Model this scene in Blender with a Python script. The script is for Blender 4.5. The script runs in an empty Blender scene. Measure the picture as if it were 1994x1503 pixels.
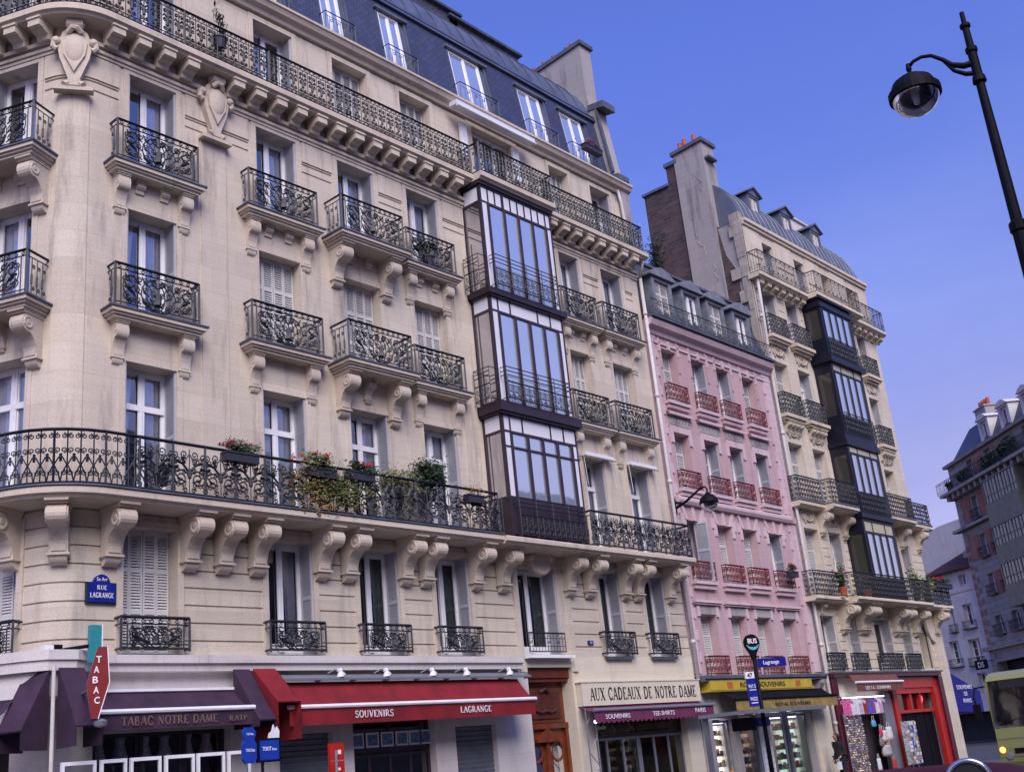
import bpy, math, random
from math import sin, cos, pi, radians, sqrt, atan2, tan
from mathutils import Vector, Matrix
random.seed(7)
SC=bpy.context.scene
COL=SC.collection
# ------------------------------------------------------------------ mesh helper
class MB:
    def __init__(s): s.v=[]; s.f=[]; s.m=[]
    def quad(s,a,b,c,d,m=0):
        n=len(s.v); s.v+= [a,b,c,d]; s.f.append((n,n+1,n+2,n+3)); s.m.append(m)
    def poly(s,pts,m=0):
        n=len(s.v); s.v+=list(pts); s.f.append(tuple(range(n,n+len(pts)))); s.m.append(m)
    def box(s,x0,x1,y0,y1,z0,z1,m=0,f=None):
        P=[(x,y,z) for z in(z0,z1) for y in(y0,y1) for x in(x0,x1)]
        if f: P=[f(*p) for p in P]
        n=len(s.v); s.v+=P
        for q in((0,1,5,4),(1,3,7,5),(3,2,6,7),(2,0,4,6),(4,5,7,6),(2,3,1,0)):
            s.f.append(tuple(n+i for i in q)); s.m.append(m)
    def prism(s,pts,a0,a1,ax='x',m=0,f=None):
        def P(p,a):
            r=(a,p[0],p[1]) if ax=='x' else ((p[0],a,p[1]) if ax=='y' else (p[0],p[1],a))
            return f(*r) if f else r
        k=len(pts); n=len(s.v)
        s.v+=[P(p,a0) for p in pts]+[P(p,a1) for p in pts]
        for i in range(k):
            j=(i+1)%k; s.f.append((n+i,n+j,n+k+j,n+k+i)); s.m.append(m)
        s.f.append(tuple(n+i for i in range(k))[::-1]); s.m.append(m)
        s.f.append(tuple(n+k+i for i in range(k))); s.m.append(m)
    def sweep(s,us,prof,mp,caps=True,m=0):
        k=len(prof); n=len(s.v)
        for u in us:
            for o,z in prof:
                x,y=mp(u,o); s.v.append((x,y,z))
        for i in range(len(us)-1):
            for j in range(k):
                a=n+i*k+j; b=n+i*k+(j+1)%k
                s.f.append((a,b,b+k,a+k)); s.m.append(m)
        if caps:
            s.f.append(tuple(n+j for j in range(k))[::-1]); s.m.append(m)
            e=n+(len(us)-1)*k
            s.f.append(tuple(e+j for j in range(k))); s.m.append(m)
    def tube(s,pts,r,n=8,m=0,cap=True):
        pts=[Vector(p) for p in pts]; rs=r if isinstance(r,(list,tuple)) else [r]*len(pts)
        b=len(s.v); prev=None
        for i,p in enumerate(pts):
            t=(pts[min(i+1,len(pts)-1)]-pts[max(i-1,0)])
            if t.length<1e-9: t=Vector((0,0,1))
            t.normalize()
            if prev is None:
                a=Vector((0,0,1)) if abs(t.z)<.9 else Vector((1,0,0)); x=t.cross(a).normalized()
            else:
                x=prev-t*prev.dot(t); x=x.normalized() if x.length>1e-6 else t.orthogonal().normalized()
            prev=x; y=t.cross(x)
            for k in range(n):
                a=2*pi*k/n; q=p+(x*cos(a)+y*sin(a))*rs[i]; s.v.append(tuple(q))
        for i in range(len(pts)-1):
            for k in range(n):
                a=b+i*n+k; c=b+i*n+(k+1)%n; s.f.append((a,c,c+n,a+n)); s.m.append(m)
        if cap:
            s.f.append(tuple(b+k for k in range(n))[::-1]); s.m.append(m)
            e=b+(len(pts)-1)*n; s.f.append(tuple(e+k for k in range(n))); s.m.append(m)
    def lathe(s,prof,n=20,c=(0,0,0),m=0,axis='z'):
        b=len(s.v)
        for r,z in prof:
            for k in range(n):
                a=2*pi*k/n
                if axis=='z': s.v.append((c[0]+r*cos(a),c[1]+r*sin(a),c[2]+z))
                elif axis=='y': s.v.append((c[0]+r*cos(a),c[1]+z,c[2]+r*sin(a)))
                else: s.v.append((c[0]+z,c[1]+r*cos(a),c[2]+r*sin(a)))
        for i in range(len(prof)-1):
            for k in range(n):
                a=b+i*n+k; d=b+i*n+(k+1)%n; s.f.append((a,d,d+n,a+n)); s.m.append(m)
    def iron(s,pats,f,kd=1.0):
        for pl,r in pats:
            k=len(pl)
            if k<2: continue
            b=len(s.v)
            for i,(u,v) in enumerate(pl):
                p0=pl[max(i-1,0)]; p1=pl[min(i+1,k-1)]
                tx,ty=p1[0]-p0[0],p1[1]-p0[1]; L=sqrt(tx*tx+ty*ty) or 1
                nx,ny=-ty/L*r,tx/L*r
                s.v+=[f(u+nx,v+ny,0),f(u,v,r*kd),f(u-nx,v-ny,0),f(u,v,-r*kd)]
            for i in range(k-1):
                for j in range(4):
                    a=b+i*4+j; c=b+i*4+(j+1)%4; s.f.append((a,c,c+4,a+4)); s.m.append(0)
    def mesh(s,name,mats,smooth=False):
        me=bpy.data.meshes.new(name); me.from_pydata(s.v,[],s.f); 
        for m in mats: me.materials.append(m)
        if any(s.m): me.polygons.foreach_set('material_index',s.m)
        if smooth:
            me.polygons.foreach_set('use_smooth',[True]*len(s.f))
        me.update(); return me
def cleanm(me):
    import bmesh
    bm=bmesh.new(); bm.from_mesh(me); bmesh.ops.remove_doubles(bm,verts=bm.verts,dist=1e-5)
    bmesh.ops.recalc_face_normals(bm,faces=bm.faces); bm.to_mesh(me); bm.free(); return me
# ------------------------------------------------------------------ object helpers
def tag(o,label=None,cat=None,group=None,kind=None):
    if label: o['label']=label
    if cat: o['category']=cat
    if group: o['group']=group
    if kind: o['kind']=kind
    return o
def empty(name,loc,label,cat,group=None,rz=0):
    o=bpy.data.objects.new(name,None); COL.objects.link(o); o.location=loc; o.rotation_euler=(0,0,rz)
    return tag(o,label,cat,group)
def inst(name,me,parent=None,loc=(0,0,0),rz=0):
    o=bpy.data.objects.new(name,me); COL.objects.link(o); o.location=loc; o.rotation_euler=(0,0,rz)
    if parent: o.parent=parent
    return o
def part(name,mb,mats,parent=None,loc=(0,0,0),rz=0,smooth=False,clean=False):
    if not isinstance(mats,(list,tuple)): mats=[mats]
    me=mb.mesh(name,mats,smooth)
    if clean: cleanm(me)
    return inst(name,me,parent,loc,rz)
def rel(root,x,y,z): return (x-root.location.x,y-root.location.y,z-root.location.z)
# ------------------------------------------------------------------ materials
def nm(name):
    m=bpy.data.materials.new(name); m.use_nodes=True; nt=m.node_tree
    return m,nt,nt.nodes['Principled BSDF']
def N(nt,t,**k):
    n=nt.nodes.new(t)
    for a,b in k.items(): setattr(n,a,b)
    return n
def mixc(nt,fac,a,b,mode='MIX'):
    n=N(nt,'ShaderNodeMix',data_type='RGBA',blend_type=mode)
    for i,x in((0,fac),(6,a),(7,b)):
        if hasattr(x,'is_output'): nt.links.new(x,n.inputs[i])
        elif i==0: n.inputs[0].default_value=x
        else: n.inputs[i].default_value=(*x,1)
    return n.outputs[2]
def ramp(nt,src,a,b,ca=(0,0,0),cb=(1,1,1)):
    r=N(nt,'ShaderNodeValToRGB'); r.color_ramp.elements[0].position=a; r.color_ramp.elements[1].position=b
    r.color_ramp.elements[0].color=(*ca,1); r.color_ramp.elements[1].color=(*cb,1)
    nt.links.new(src,r.inputs[0]); return r.outputs[0]
def noise(nt,scale,detail=4,vec=None,rough=.55):
    n=N(nt,'ShaderNodeTexNoise'); n.inputs['Scale'].default_value=scale; n.inputs['Detail'].default_value=detail; n.inputs['Roughness'].default_value=rough
    if vec: nt.links.new(vec,n.inputs['Vector'])
    return n.outputs[0]
def worldpos(nt,sx=1,sy=1,sz=1,wall=False):
    g=N(nt,'ShaderNodeNewGeometry')
    if wall:
        sp=N(nt,'ShaderNodeSeparateXYZ'); nt.links.new(g.outputs['Position'],sp.inputs[0])
        ml=N(nt,'ShaderNodeMath',operation='MULTIPLY'); nt.links.new(sp.outputs[1],ml.inputs[0]); ml.inputs[1].default_value=-.95
        ad=N(nt,'ShaderNodeMath',operation='ADD'); nt.links.new(sp.outputs[0],ad.inputs[0]); nt.links.new(ml.outputs[0],ad.inputs[1])
        cb=N(nt,'ShaderNodeCombineXYZ'); nt.links.new(ad.outputs[0],cb.inputs[0]); nt.links.new(sp.outputs[2],cb.inputs[1])
        src=cb.outputs[0]
    else: src=g.outputs['Position']
    mp=N(nt,'ShaderNodeMapping'); mp.inputs['Scale'].default_value=(sx,sy,sz); nt.links.new(src,mp.inputs[0])
    return mp.outputs[0]
def bumpn(nt,p,h,strength=.3,dist=.02):
    b=N(nt,'ShaderNodeBump'); b.inputs['Strength'].default_value=strength; b.inputs['Distance'].default_value=dist
    nt.links.new(h,b.inputs['Height']); nt.links.new(b.outputs[0],p.inputs['Normal'])
def simple(name,c,rough=.6,var=.12,scale=3,metal=0,bump=0,spec=.5):
    m,nt,p=nm(name)
    p.inputs['Roughness'].default_value=rough; p.inputs['Metallic'].default_value=metal
    p.inputs['Specular IOR Level'].default_value=spec
    w=worldpos(nt); n=noise(nt,scale,5,w)
    f=ramp(nt,n,.3,.7)
    col=mixc(nt,f,tuple(x*(1-var) for x in c),tuple(min(1,x*(1+var)) for x in c))
    nt.links.new(col,p.inputs['Base Color'])
    if bump: bumpn(nt,p,noise(nt,scale*12,3,w),bump)
    return m
def stone(name,c1,c2,bw=1.1,bh=.5,mortar=.006,dirt=(.14,.12,.12),dk=.35,msz=1):
    m,nt,p=nm(name); p.inputs['Roughness'].default_value=.85; p.inputs['Specular IOR Level'].default_value=.25
    wv=worldpos(nt,wall=True)
    b=N(nt,'ShaderNodeTexBrick'); nt.links.new(wv,b.inputs['Vector'])
    b.inputs['Scale'].default_value=1; b.inputs['Brick Width'].default_value=bw; b.inputs['Row Height'].default_value=bh
    b.inputs['Mortar Size'].default_value=mortar; b.inputs['Mortar Smooth'].default_value=.3
    b.inputs['Color1'].default_value=(*c1,1); b.inputs['Color2'].default_value=(*c2,1)
    b.inputs['Mortar'].default_value=(*[x*.72 for x in c1],1)
    w=worldpos(nt)
    big=ramp(nt,noise(nt,.5,6,w,.6),.35,.7)
    col=mixc(nt,big,b.outputs['Color'],(c1[0]*1.08,c1[1]*1.0,c1[2]*.95),'MIX')
    col=mixc(nt,.40,b.outputs['Color'],col)
    b2=N(nt,'ShaderNodeTexBrick'); nt.links.new(wv,b2.inputs['Vector']); b2.inputs['Scale'].default_value=1; b2.inputs['Brick Width'].default_value=bw*.93; b2.inputs['Row Height'].default_value=bh; b2.inputs['Mortar Size'].default_value=0
    b2.inputs['Color1'].default_value=(.945,.925,.925,1); b2.inputs['Color2'].default_value=(1.04,1.035,1.03,1)
    col=mixc(nt,.9,col,b2.outputs['Color'],'MULTIPLY')
    grain=ramp(nt,noise(nt,1,5,worldpos(nt,.8,.8,9),.6),.3,.75,(.90,.89,.90),(1.04,1.03,1.02)); col=mixc(nt,.8,col,grain,'MULTIPLY')
    # weathering: soot streaks running down, stretched noise
    st=ramp(nt,noise(nt,1,6,worldpos(nt,2.2,2.2,.35),.65),.52,.78)
    k=N(nt,'ShaderNodeMath',operation='MULTIPLY'); nt.links.new(st,k.inputs[0]); k.inputs[1].default_value=dk
    col=mixc(nt,k.outputs[0],col,dirt)
    fine=noise(nt,28,4,w); col=mixc(nt,.14,col,ramp(nt,fine,.3,.7,(.1,.1,.1),(.9,.9,.9)),'OVERLAY')
    nt.links.new(col,p.inputs['Base Color'])
    bumpn(nt,p,fine,.25,.01)
    return m
def bricks(name,c1,c2,mo,bw,bh,ms,rough=.9,off=.5,bump=.4):
    m,nt,p=nm(name); p.inputs['Roughness'].default_value=rough
    wv=worldpos(nt,wall=True)
    b=N(nt,'ShaderNodeTexBrick'); nt.links.new(wv,b.inputs['Vector'])
    b.inputs['Scale'].default_value=1; b.inputs['Brick Width'].default_value=bw; b.inputs['Row Height'].default_value=bh
    b.inputs['Mortar Size'].default_value=ms
    b.inputs['Color1'].default_value=(*c1,1); b.inputs['Color2'].default_value=(*c2,1); b.inputs['Mortar'].default_value=(*mo,1)
    f=ramp(nt,noise(nt,1.3,6,worldpos(nt)),.35,.7)
    col=mixc(nt,f,b.outputs['Color'],mixc(nt,.5,b.outputs['Color'],tuple(x*.5 for x in c1)))
    nt.links.new(col,p.inputs['Base Color']); bumpn(nt,p,b.outputs['Fac'],-bump,.01)
    return m
def emis(name,c,s,c2=None,scale=4):
    m,nt,p=nm(name)
    p.inputs['Emission Strength'].default_value=s
    if c2:
        v=N(nt,'ShaderNodeTexVoronoi'); v.inputs['Scale'].default_value=scale; nt.links.new(worldpos(nt),v.inputs['Vector'])
        col=mixc(nt,ramp(nt,v.outputs['Color'],.3,.7),c,c2)
        nt.links.new(col,p.inputs['Emission Color']); nt.links.new(col,p.inputs['Base Color'])
    else:
        p.inputs['Base Color'].default_value=(*c,1); p.inputs['Emission Color'].default_value=(*c,1)
    return m
def glass(name,tint,k=.3,dark=(.02,.025,.04),trans=True):
    m,nt,p=nm(name); nt.nodes.remove(p); out=nt.nodes['Material Output']
    g=N(nt,'ShaderNodeBsdfGlossy'); g.inputs['Roughness'].default_value=.03; g.inputs['Color'].default_value=(*tint,1)
    b=N(nt,'ShaderNodeBump'); b.inputs['Strength'].default_value=.06; b.inputs['Distance'].default_value=.02
    nt.links.new(noise(nt,2.5,1,worldpos(nt)),b.inputs['Height']); nt.links.new(b.outputs[0],g.inputs['Normal'])
    if trans:
        t=N(nt,'ShaderNodeBsdfTransparent'); t.inputs['Color'].default_value=(*dark,1)
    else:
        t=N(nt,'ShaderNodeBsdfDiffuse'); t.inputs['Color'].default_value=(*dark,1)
    fr=N(nt,'ShaderNodeFresnel'); fr.inputs[0].default_value=1.5
    ad=N(nt,'ShaderNodeMath',operation='ADD',use_clamp=True); nt.links.new(fr.outputs[0],ad.inputs[0]); ad.inputs[1].default_value=k
    mx=N(nt,'ShaderNodeMixShader'); nt.links.new(ad.outputs[0],mx.inputs[0]); nt.links.new(t.outputs[0],mx.inputs[1]); nt.links.new(g.outputs[0],mx.inputs[2])
    nt.links.new(mx.outputs[0],out.inputs[0]); return m
M={}
M['stoneA']=stone('limestone_warm',(.585,.52,.43),(.645,.575,.48),1.3,.62,.004,dk=.75)
M['stoneRust']=stone('limestone_rusticated',(.54,.485,.405),(.61,.55,.46),1.4,.352,.002,dk=.6)
M['trimA']=stone('limestone_trim',(.575,.505,.415),(.615,.545,.45),3,1.5,.0,dirt=(.10,.09,.09),dk=.45)
M['stoneC']=stone('limestone_pale',(.60,.54,.44),(.66,.595,.49),1.2,.5,.005)
M['trimC']=stone('limestone_trim_pale',(.61,.54,.42),(.65,.575,.455),3,2,.0,dirt=(.12,.1,.09),dk=.5)
M['plaster']=stone('cream_plaster',(.64,.59,.47),(.66,.61,.50),4,4,.0,dk=.2)
M['whitestone']=stone('white_painted_stone',(.60,.57,.56),(.64,.61,.60),1.0,.5,.004,dk=.3)
M['partywall']=stone('grey_render',(.34,.325,.33),(.39,.37,.37),5,5,.0,dirt=(.08,.075,.075),dk=.9)
M['oldstone']=stone('rough_stone',(.36,.33,.29),(.44,.41,.36),.5,.3,.01,dirt=(.07,.065,.06),dk=.8)
M['pink']=stone('pink_render',(.50,.355,.37),(.55,.395,.41),6,6,.0,dirt=(.28,.17,.19),dk=.7)
M['palepink']=stone('pale_pink_stone',(.60,.46,.49),(.64,.50,.53),3,1,.0,dirt=(.3,.2,.21),dk=.6)
M['brick']=bricks('dark_brick',(.050,.032,.040),(.13,.075,.075),(.09,.08,.085),.42,.15,.022)
M['slate']=bricks('slate',(.045,.055,.115),(.065,.078,.15),(.02,.024,.05),.22,.13,.012,rough=.55)
M['slateg']=bricks('slate_grey',(.055,.062,.09),(.09,.10,.135),(.015,.018,.03),.22,.14,.012,rough=.6)
M['redbrick']=bricks('red_brick',(.33,.09,.06),(.40,.13,.08),(.30,.24,.2),.24,.09,.014)
M['banded']=bricks('banded_stone',(.30,.275,.25),(.37,.34,.31),(.18,.16,.15),.8,.45,.02)
M['tile']=bricks('clay_tiles',(.09,.03,.025),(.13,.045,.035),(.05,.02,.02),.25,.3,.02)
M['zinc']=simple('zinc',(.11,.13,.19),.45,.25,1.5,metal=.3)
M['zincC']=simple('zinc_weathered',(.125,.14,.185),.5,.2,1.5,metal=.2)
M['lead']=simple('lead_sheet',(.085,.095,.125),.6,.3,3)
M['iron']=simple('wrought_iron',(.012,.014,.024),.5,.3,6)
M['ironC']=simple('wrought_iron_black',(.012,.013,.02),.5,.3,6)
M['redrail']=simple('red_painted_iron',(.14,.012,.020),.5,.2,6)
M['white']=simple('white_paint',(.80,.79,.82),.5,.08,4)
M['offwhite']=simple('shutter_white',(.58,.56,.55),.6,.1,4)
M['greysh']=simple('shutter_grey',(.42,.42,.46),.6,.08,4)
M['brownfr']=simple('brown_painted_steel',(.035,.022,.032),.45,.2,4)
M['bluefr']=simple('midnight_blue_steel',(.005,.006,.015),.4,.3,4)
M['panelw']=simple('white_panel',(.72,.71,.76),.45,.05,2)
M['greenp']=simple('olive_panel',(.12,.12,.085),.5,.3,2)
M['panely']=simple('yellowed_panel',(.45,.42,.30),.5,.15,2)
M['glass']=glass('window_glass',(.97,.95,.92),.24,(.9,.93,1.0))
M['glassd']=glass('dark_window_glass',(.85,.85,.85),.10,(.6,.6,.65))
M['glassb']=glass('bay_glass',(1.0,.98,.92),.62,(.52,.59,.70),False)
M['glasss']=glass('side_glass',(.6,.6,.65),.04,(.050,.048,.040),False)
M['dark']=simple('dark_interior',(.018,.016,.022),.9,.3,2)
M['room']=simple('room_interior',(.07,.06,.07),.9,.5,.8)
M['curtain']=simple('curtain',(.80,.80,.88),.9,.1,5)
M['curtg']=simple('green_curtain',(.13,.20,.18),.9,.4,9)
M['purple']=simple('purple_canvas',(.038,.016,.040),.85,.35,2.5,bump=.1)
M['purple2']=simple('plum_canvas',(.14,.022,.075),.8,.12,5,bump=.1)
M['red']=simple('red_canvas',(.19,.006,.012),.8,.32,2,bump=.1)
M['redp']=simple('red_paint',(.42,.018,.015),.35,.15,3)
M['darkred']=simple('dark_red_marble',(.07,.008,.02),.3,.5,8)
M['wood']=simple('varnished_door_wood',(.15,.032,.012),.35,.3,5)
M['woodd']=simple('dark_door_wood',(.08,.018,.012),.4,.3,5)
M['gold']=simple('gold_lettering',(.20,.12,.10),.5,.1,5)
M['black']=simple('black_paint',(.004,.004,.008),.6,.2,5,spec=.15)
M['ink']=simple('black_lettering',(.015,.015,.018),.6,.1,5)
M['blue']=simple('blue_enamel',(.010,.018,.22),.3,.15,5)
M['bluec']=simple('blue_canvas',(.006,.010,.19),.8,.15,5)
M['bluebox']=simple('blue_sign_film',(.01,.045,.36),.4,.1,5)
M['teal']=simple('teal_sign_face',(.03,.26,.28),.4,.15,12)
M['yellow']=simple('yellow_signboard',(.50,.36,.03),.5,.15,3)
M['yellowd']=simple('yellow_canvas',(.28,.20,.06),.8,.3,4)
M['clear']=glass('display_glass',(.8,.85,.9),.0,(.92,.93,.95))
M['terr']=simple('terracotta',(.42,.10,.045),.8,.2,6)
M['steel']=simple('grey_steel',(.28,.29,.34),.4,.1,5,metal=.5)
M['shutterm']=simple('roller_shutter_steel',(.14,.15,.19),.5,.15,3,metal=.2)
M['asphalt']=simple('asphalt',(.045,.045,.055),.85,.25,4,bump=.3)
M['paving']=bricks('paving',(.16,.15,.16),(.19,.18,.18),(.08,.08,.08),.9,.6,.01)
M['kerb']=simple('granite_kerb',(.25,.24,.24),.8,.15,8)
M['leaf']=simple('leaf_green',(.045,.085,.025),.6,.5,14)
M['leafd']=simple('leaf_dark',(.012,.032,.014),.6,.5,14)
M['leafy']=simple('leaf_olive',(.16,.17,.045),.6,.4,14)
M['leafo']=simple('leaf_autumn',(.30,.14,.035),.6,.4,14)
M['flr']=simple('red_petals',(.50,.012,.03),.6,.3,14)
M['flp']=simple('pink_petals',(.48,.10,.18),.6,.3,14)
M['potd']=simple('dark_planter',(.03,.028,.045),.6,.2,5)
M['concrete']=simple('cream_shop_pier',(.44,.40,.34),.85,.12,3)
M['gold2']=simple('gilt_frame',(.35,.20,.06),.4,.2,5)
M['pvase']=simple('printed_ceramic',(.75,.73,.78),.4,.6,30)
M['coach']=simple('coach_paint',(.24,.25,.10),.3,.06,2)
M['coachg']=simple('coach_green_mark',(.03,.22,.15),.3,.1,3)
M['carred']=simple('car_paint_maroon',(.055,.006,.012),.6,.2,3,spec=.12)
M['chrome']=simple('chrome',(.5,.5,.58),.2,.05,5,metal=.9)
M['cloth']=simple('black_clothing',(.012,.011,.016),.9,.3,9)
M['skin']=simple('skin',(.38,.21,.15),.6,.08,9)
M['hair']=simple('dark_hair',(.012,.008,.009),.6,.3,20)
M['lampw']=emis('white_lamp',(.75,.75,1),4.5)
M['warmglow']=emis('glowing_shop_interior',(1,.80,.42),2.2,(.25,.18,.10),5)  # display panels below emit by themselves, shop lighting put into the material
M['whiteglow']=emis('glowing_display',(1,.95,.80),3.0,(.8,.75,.6),3)
M['greenglow']=emis('glowing_glass_shelf',(.60,.78,.62),1.5,(.32,.42,.28),2.5)
M['goods']=emis('glowing_souvenirs',(.75,.52,.26),.8,(.16,.12,.14),17)  # goods are no lamps, their glow stands in for shop light falling on them
M['postc']=emis('glowing_postcards',(.40,.42,.50),.16,(.22,.2,.2),14)  # faint emission brightens the cards as if shop light fell on them
M['orange']=emis('orange_lamp',(1,.32,.05),3)
M['redneon']=emis('red_neon',(1,.08,.10),1.5)
M['globe']=glass('lamp_globe',(.8,.8,.9),.08,(.75,.75,.85))
# ------------------------------------------------------------------ facade relief
def relief(mb,rect,rects,mp,arc=None,hole=.52,base=0.0,m=0):
    x0,x1,z0,z1=rect
    xs={x0,x1}; zs={z0,z1}
    for r in rects:
        for v in r[:2]:
            if x0<v<x1: xs.add(round(v,4))
        for v in r[2:4]:
            if z0<v<z1: zs.add(round(v,4))
    if arc:
        for i in range(11):
            v=arc[0]+(arc[1]-arc[0])*i/10
            if x0<v<x1: xs.add(round(v,4))
    xs=sorted(xs); zs=sorted(zs); nx,nz=len(xs)-1,len(zs)-1
    D=[[base]*nx for _ in range(nz)]
    for r in rects:
        for i in range(nx):
            cx=(xs[i]+xs[i+1])/2
            if r[0]<cx<r[1]:
                for j in range(nz):
                    if r[2]<(zs[j]+zs[j+1])/2<r[3]: D[j][i]=r[4]
    P=lambda u,o,z:(*mp(u,o),z)
    for j in range(nz):
        i=0
        while i<nx:
            k=i
            inarc=arc and arc[0]-1e-3<(xs[i]+xs[i+1])/2<arc[1]+1e-3
            if not inarc:
                while k+1<nx and D[j][k+1]==D[j][i] and not(arc and arc[0]-1e-3<(xs[k+1]+xs[k+2])/2<arc[1]+1e-3): k+=1
            d=D[j][i]
            if d is not None: mb.quad(P(xs[i],d,zs[j]),P(xs[k+1],d,zs[j]),P(xs[k+1],d,zs[j+1]),P(xs[i],d,zs[j+1]),m)
            i=k+1
        for i in range(nx+1):
            a=D[j][i-1] if i>0 else base-.3
            b=D[j][i] if i<nx else base-.3
            if a!=b:
                a=-hole if a is None else a; b=-hole if b is None else b
                mb.quad(P(xs[i],a,zs[j]),P(xs[i],b,zs[j]),P(xs[i],b,zs[j+1]),P(xs[i],a,zs[j+1]),m)
    for j in range(nz+1):
        for i in range(nx):
            a=D[j-1][i] if j>0 else base-.3
            b=D[j][i] if j<nz else base-.3
            if a!=b:
                a=-hole if a is None else a; b=-hole if b is None else b
                mb.quad(P(xs[i],a,zs[j]),P(xs[i+1],a,zs[j]),P(xs[i+1],b,zs[j]),P(xs[i],b,zs[j]),m)
flat=lambda u,o:(u,-o)
UA1,RA,ANG=10.75,.85,radians(66)
UA0=UA1-RA*ANG
def mapA(u,o):
    if u>=UA1: return (u,-o)
    a=min((UA1-u)/RA,ANG); x=UA1-RA*sin(a)-o*sin(a); y=RA-RA*cos(a)-o*cos(a)
    if u<UA0: t=UA0-u; x-=cos(ANG)*t; y+=sin(ANG)*t
    return (x,y)
def rotA(u):
    return 0 if u>=UA1 else -min((UA1-u)/RA,ANG)
def usA(a,b):
    s=[a]
    for i in range(13):
        v=UA0+(UA1-UA0)*i/12
        if a<v<b: s.append(v)
    return s+[b]
# ------------------------------------------------------------------ ironwork patterns (u,v)
def sp(cx,cy,R,a0,turns=1.4,d=1,k=.18,n=12):
    return [(cx+R*(1-(1-k)*i/n)*cos(a0+d*2*pi*turns*i/n),cy+R*(1-(1-k)*i/n)*sin(a0+d*2*pi*turns*i/n)) for i in range(n+1)]
def el(cx,cy,rx,ry,a0,a1,n=14): return [(cx+rx*cos(a0+(a1-a0)*i/n),cy+ry*sin(a0+(a1-a0)*i/n)) for i in range(n+1)]
def lyre(w,h,t=1):
    c=w/2; P=[([(0,h),(w,h)],.022*t),([(0,h-.13),(w,h-.13)],.010*t),([(0,.05),(w,.05)],.016*t),([(0,.13),(w,.13)],.009*t)]
    for x in(0,w): P.append(([(x,0),(x,h)],.020*t))
    for x in(.13,w-.13): P.append(([(x,.05),(x,h-.13)],.012*t))
    n=int(w/.17)
    for i in range(n):
        x=(i+.5)*w/n; P.append((sp(x,h-.065,.05,pi*(i%2),1.1,1 if i%2 else -1,.3,8),.008*t))
    k=(h-.18)/.82
    rs=random.Random(int(w*37)); nx=max(3,int((w-.3)/.21)); ny=max(2,int((h-.25)/.22))
    for i in range(nx):
        for j in range(ny):
            x=.2+(i+.5)*(w/2-.22)*2/nx; y=.16+(j+.5)*(h-.34)/ny; s_=1 if x>c else -1
            P.append((sp(x,y,.085,rs.uniform(0,6),1.25,s_,.25,9),.009*t))
            P.append(([(x-s_*.10,y-.09),(x,y-.03),(x+s_*.08,y+.10)],.012*t))
    P.append(([(c,.14),(c,.22)],.02)); P.append(([(c-.02,.24*k),(c,.34*k),(c,.5*k)],.05*t)); P.append(([(c,.5*k),(c,.62*k)],.022))
    for s in(-1,1):
        q=lambda pl:[(c+s*(x),y) for x,y in pl]
        for rx,ry,cy,a1 in((.15,.30,.42,70),(.27,.34,.42,78),(.40,.38,.44,82)):
            P.append((q(el(0,cy*k,rx,ry*k,radians(-88),radians(a1),14)),.011*t))
        P.append((q(sp(.10,.72*k,.07,0,1.4,1)),.010*t)); P.append((q(sp(.22,.20*k,.06,pi,1.3,-1)),.010*t))
        if w>1.1:
            o=w/2-.13
            P.append((q(el(o-.22,.52*k,.17,.26*k,radians(200),radians(-60),12)),.011*t))
            P.append((q(sp(o-.14,.30*k,.10,pi/2,1.5,-1)),.011*t)); P.append((q(sp(o-.12,.68*k,.09,-pi/2,1.5,1)),.011*t))
            P.append((q([(o-.38,.16),(o-.33,.35*k),(o-.26,.45*k)]),.016*t)); P.append((q([(o-.3,.6*k),(o-.22,.5*k),(o-.1,.5*k)]),.018*t))
            P.append((q([(o-.28,.40*k),(o-.18,.47*k)]),.028*t)); P.append((q(sp(o-.42,.72*k,.07,0,1.3,1)),.010*t))
            P.append((q(sp(o-.30,.18*k+.04,.06,0,1.3,1)),.009*t))
    return P
def sidep(w,h,t=1):
    P=[([(0,h),(w,h)],.022*t),([(0,h-.13),(w,h-.13)],.010*t),([(0,.05),(w,.05)],.016*t)]
    n=max(1,round(w/.16))
    for i in range(1,n):
        x=i*w/n; P.append(([(x,.05),(x,h-.13)],.010*t)); P.append(([(x,.3*h),(x,.5*h)],.020*t))
        P.append((sp(x-.05,.68*h,.05,0,1.2,1,.3,8),.009*t)); P.append((sp(x-.05,.22*h,.05,0,1.2,-1,.3,8),.009*t))
    return P
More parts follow.
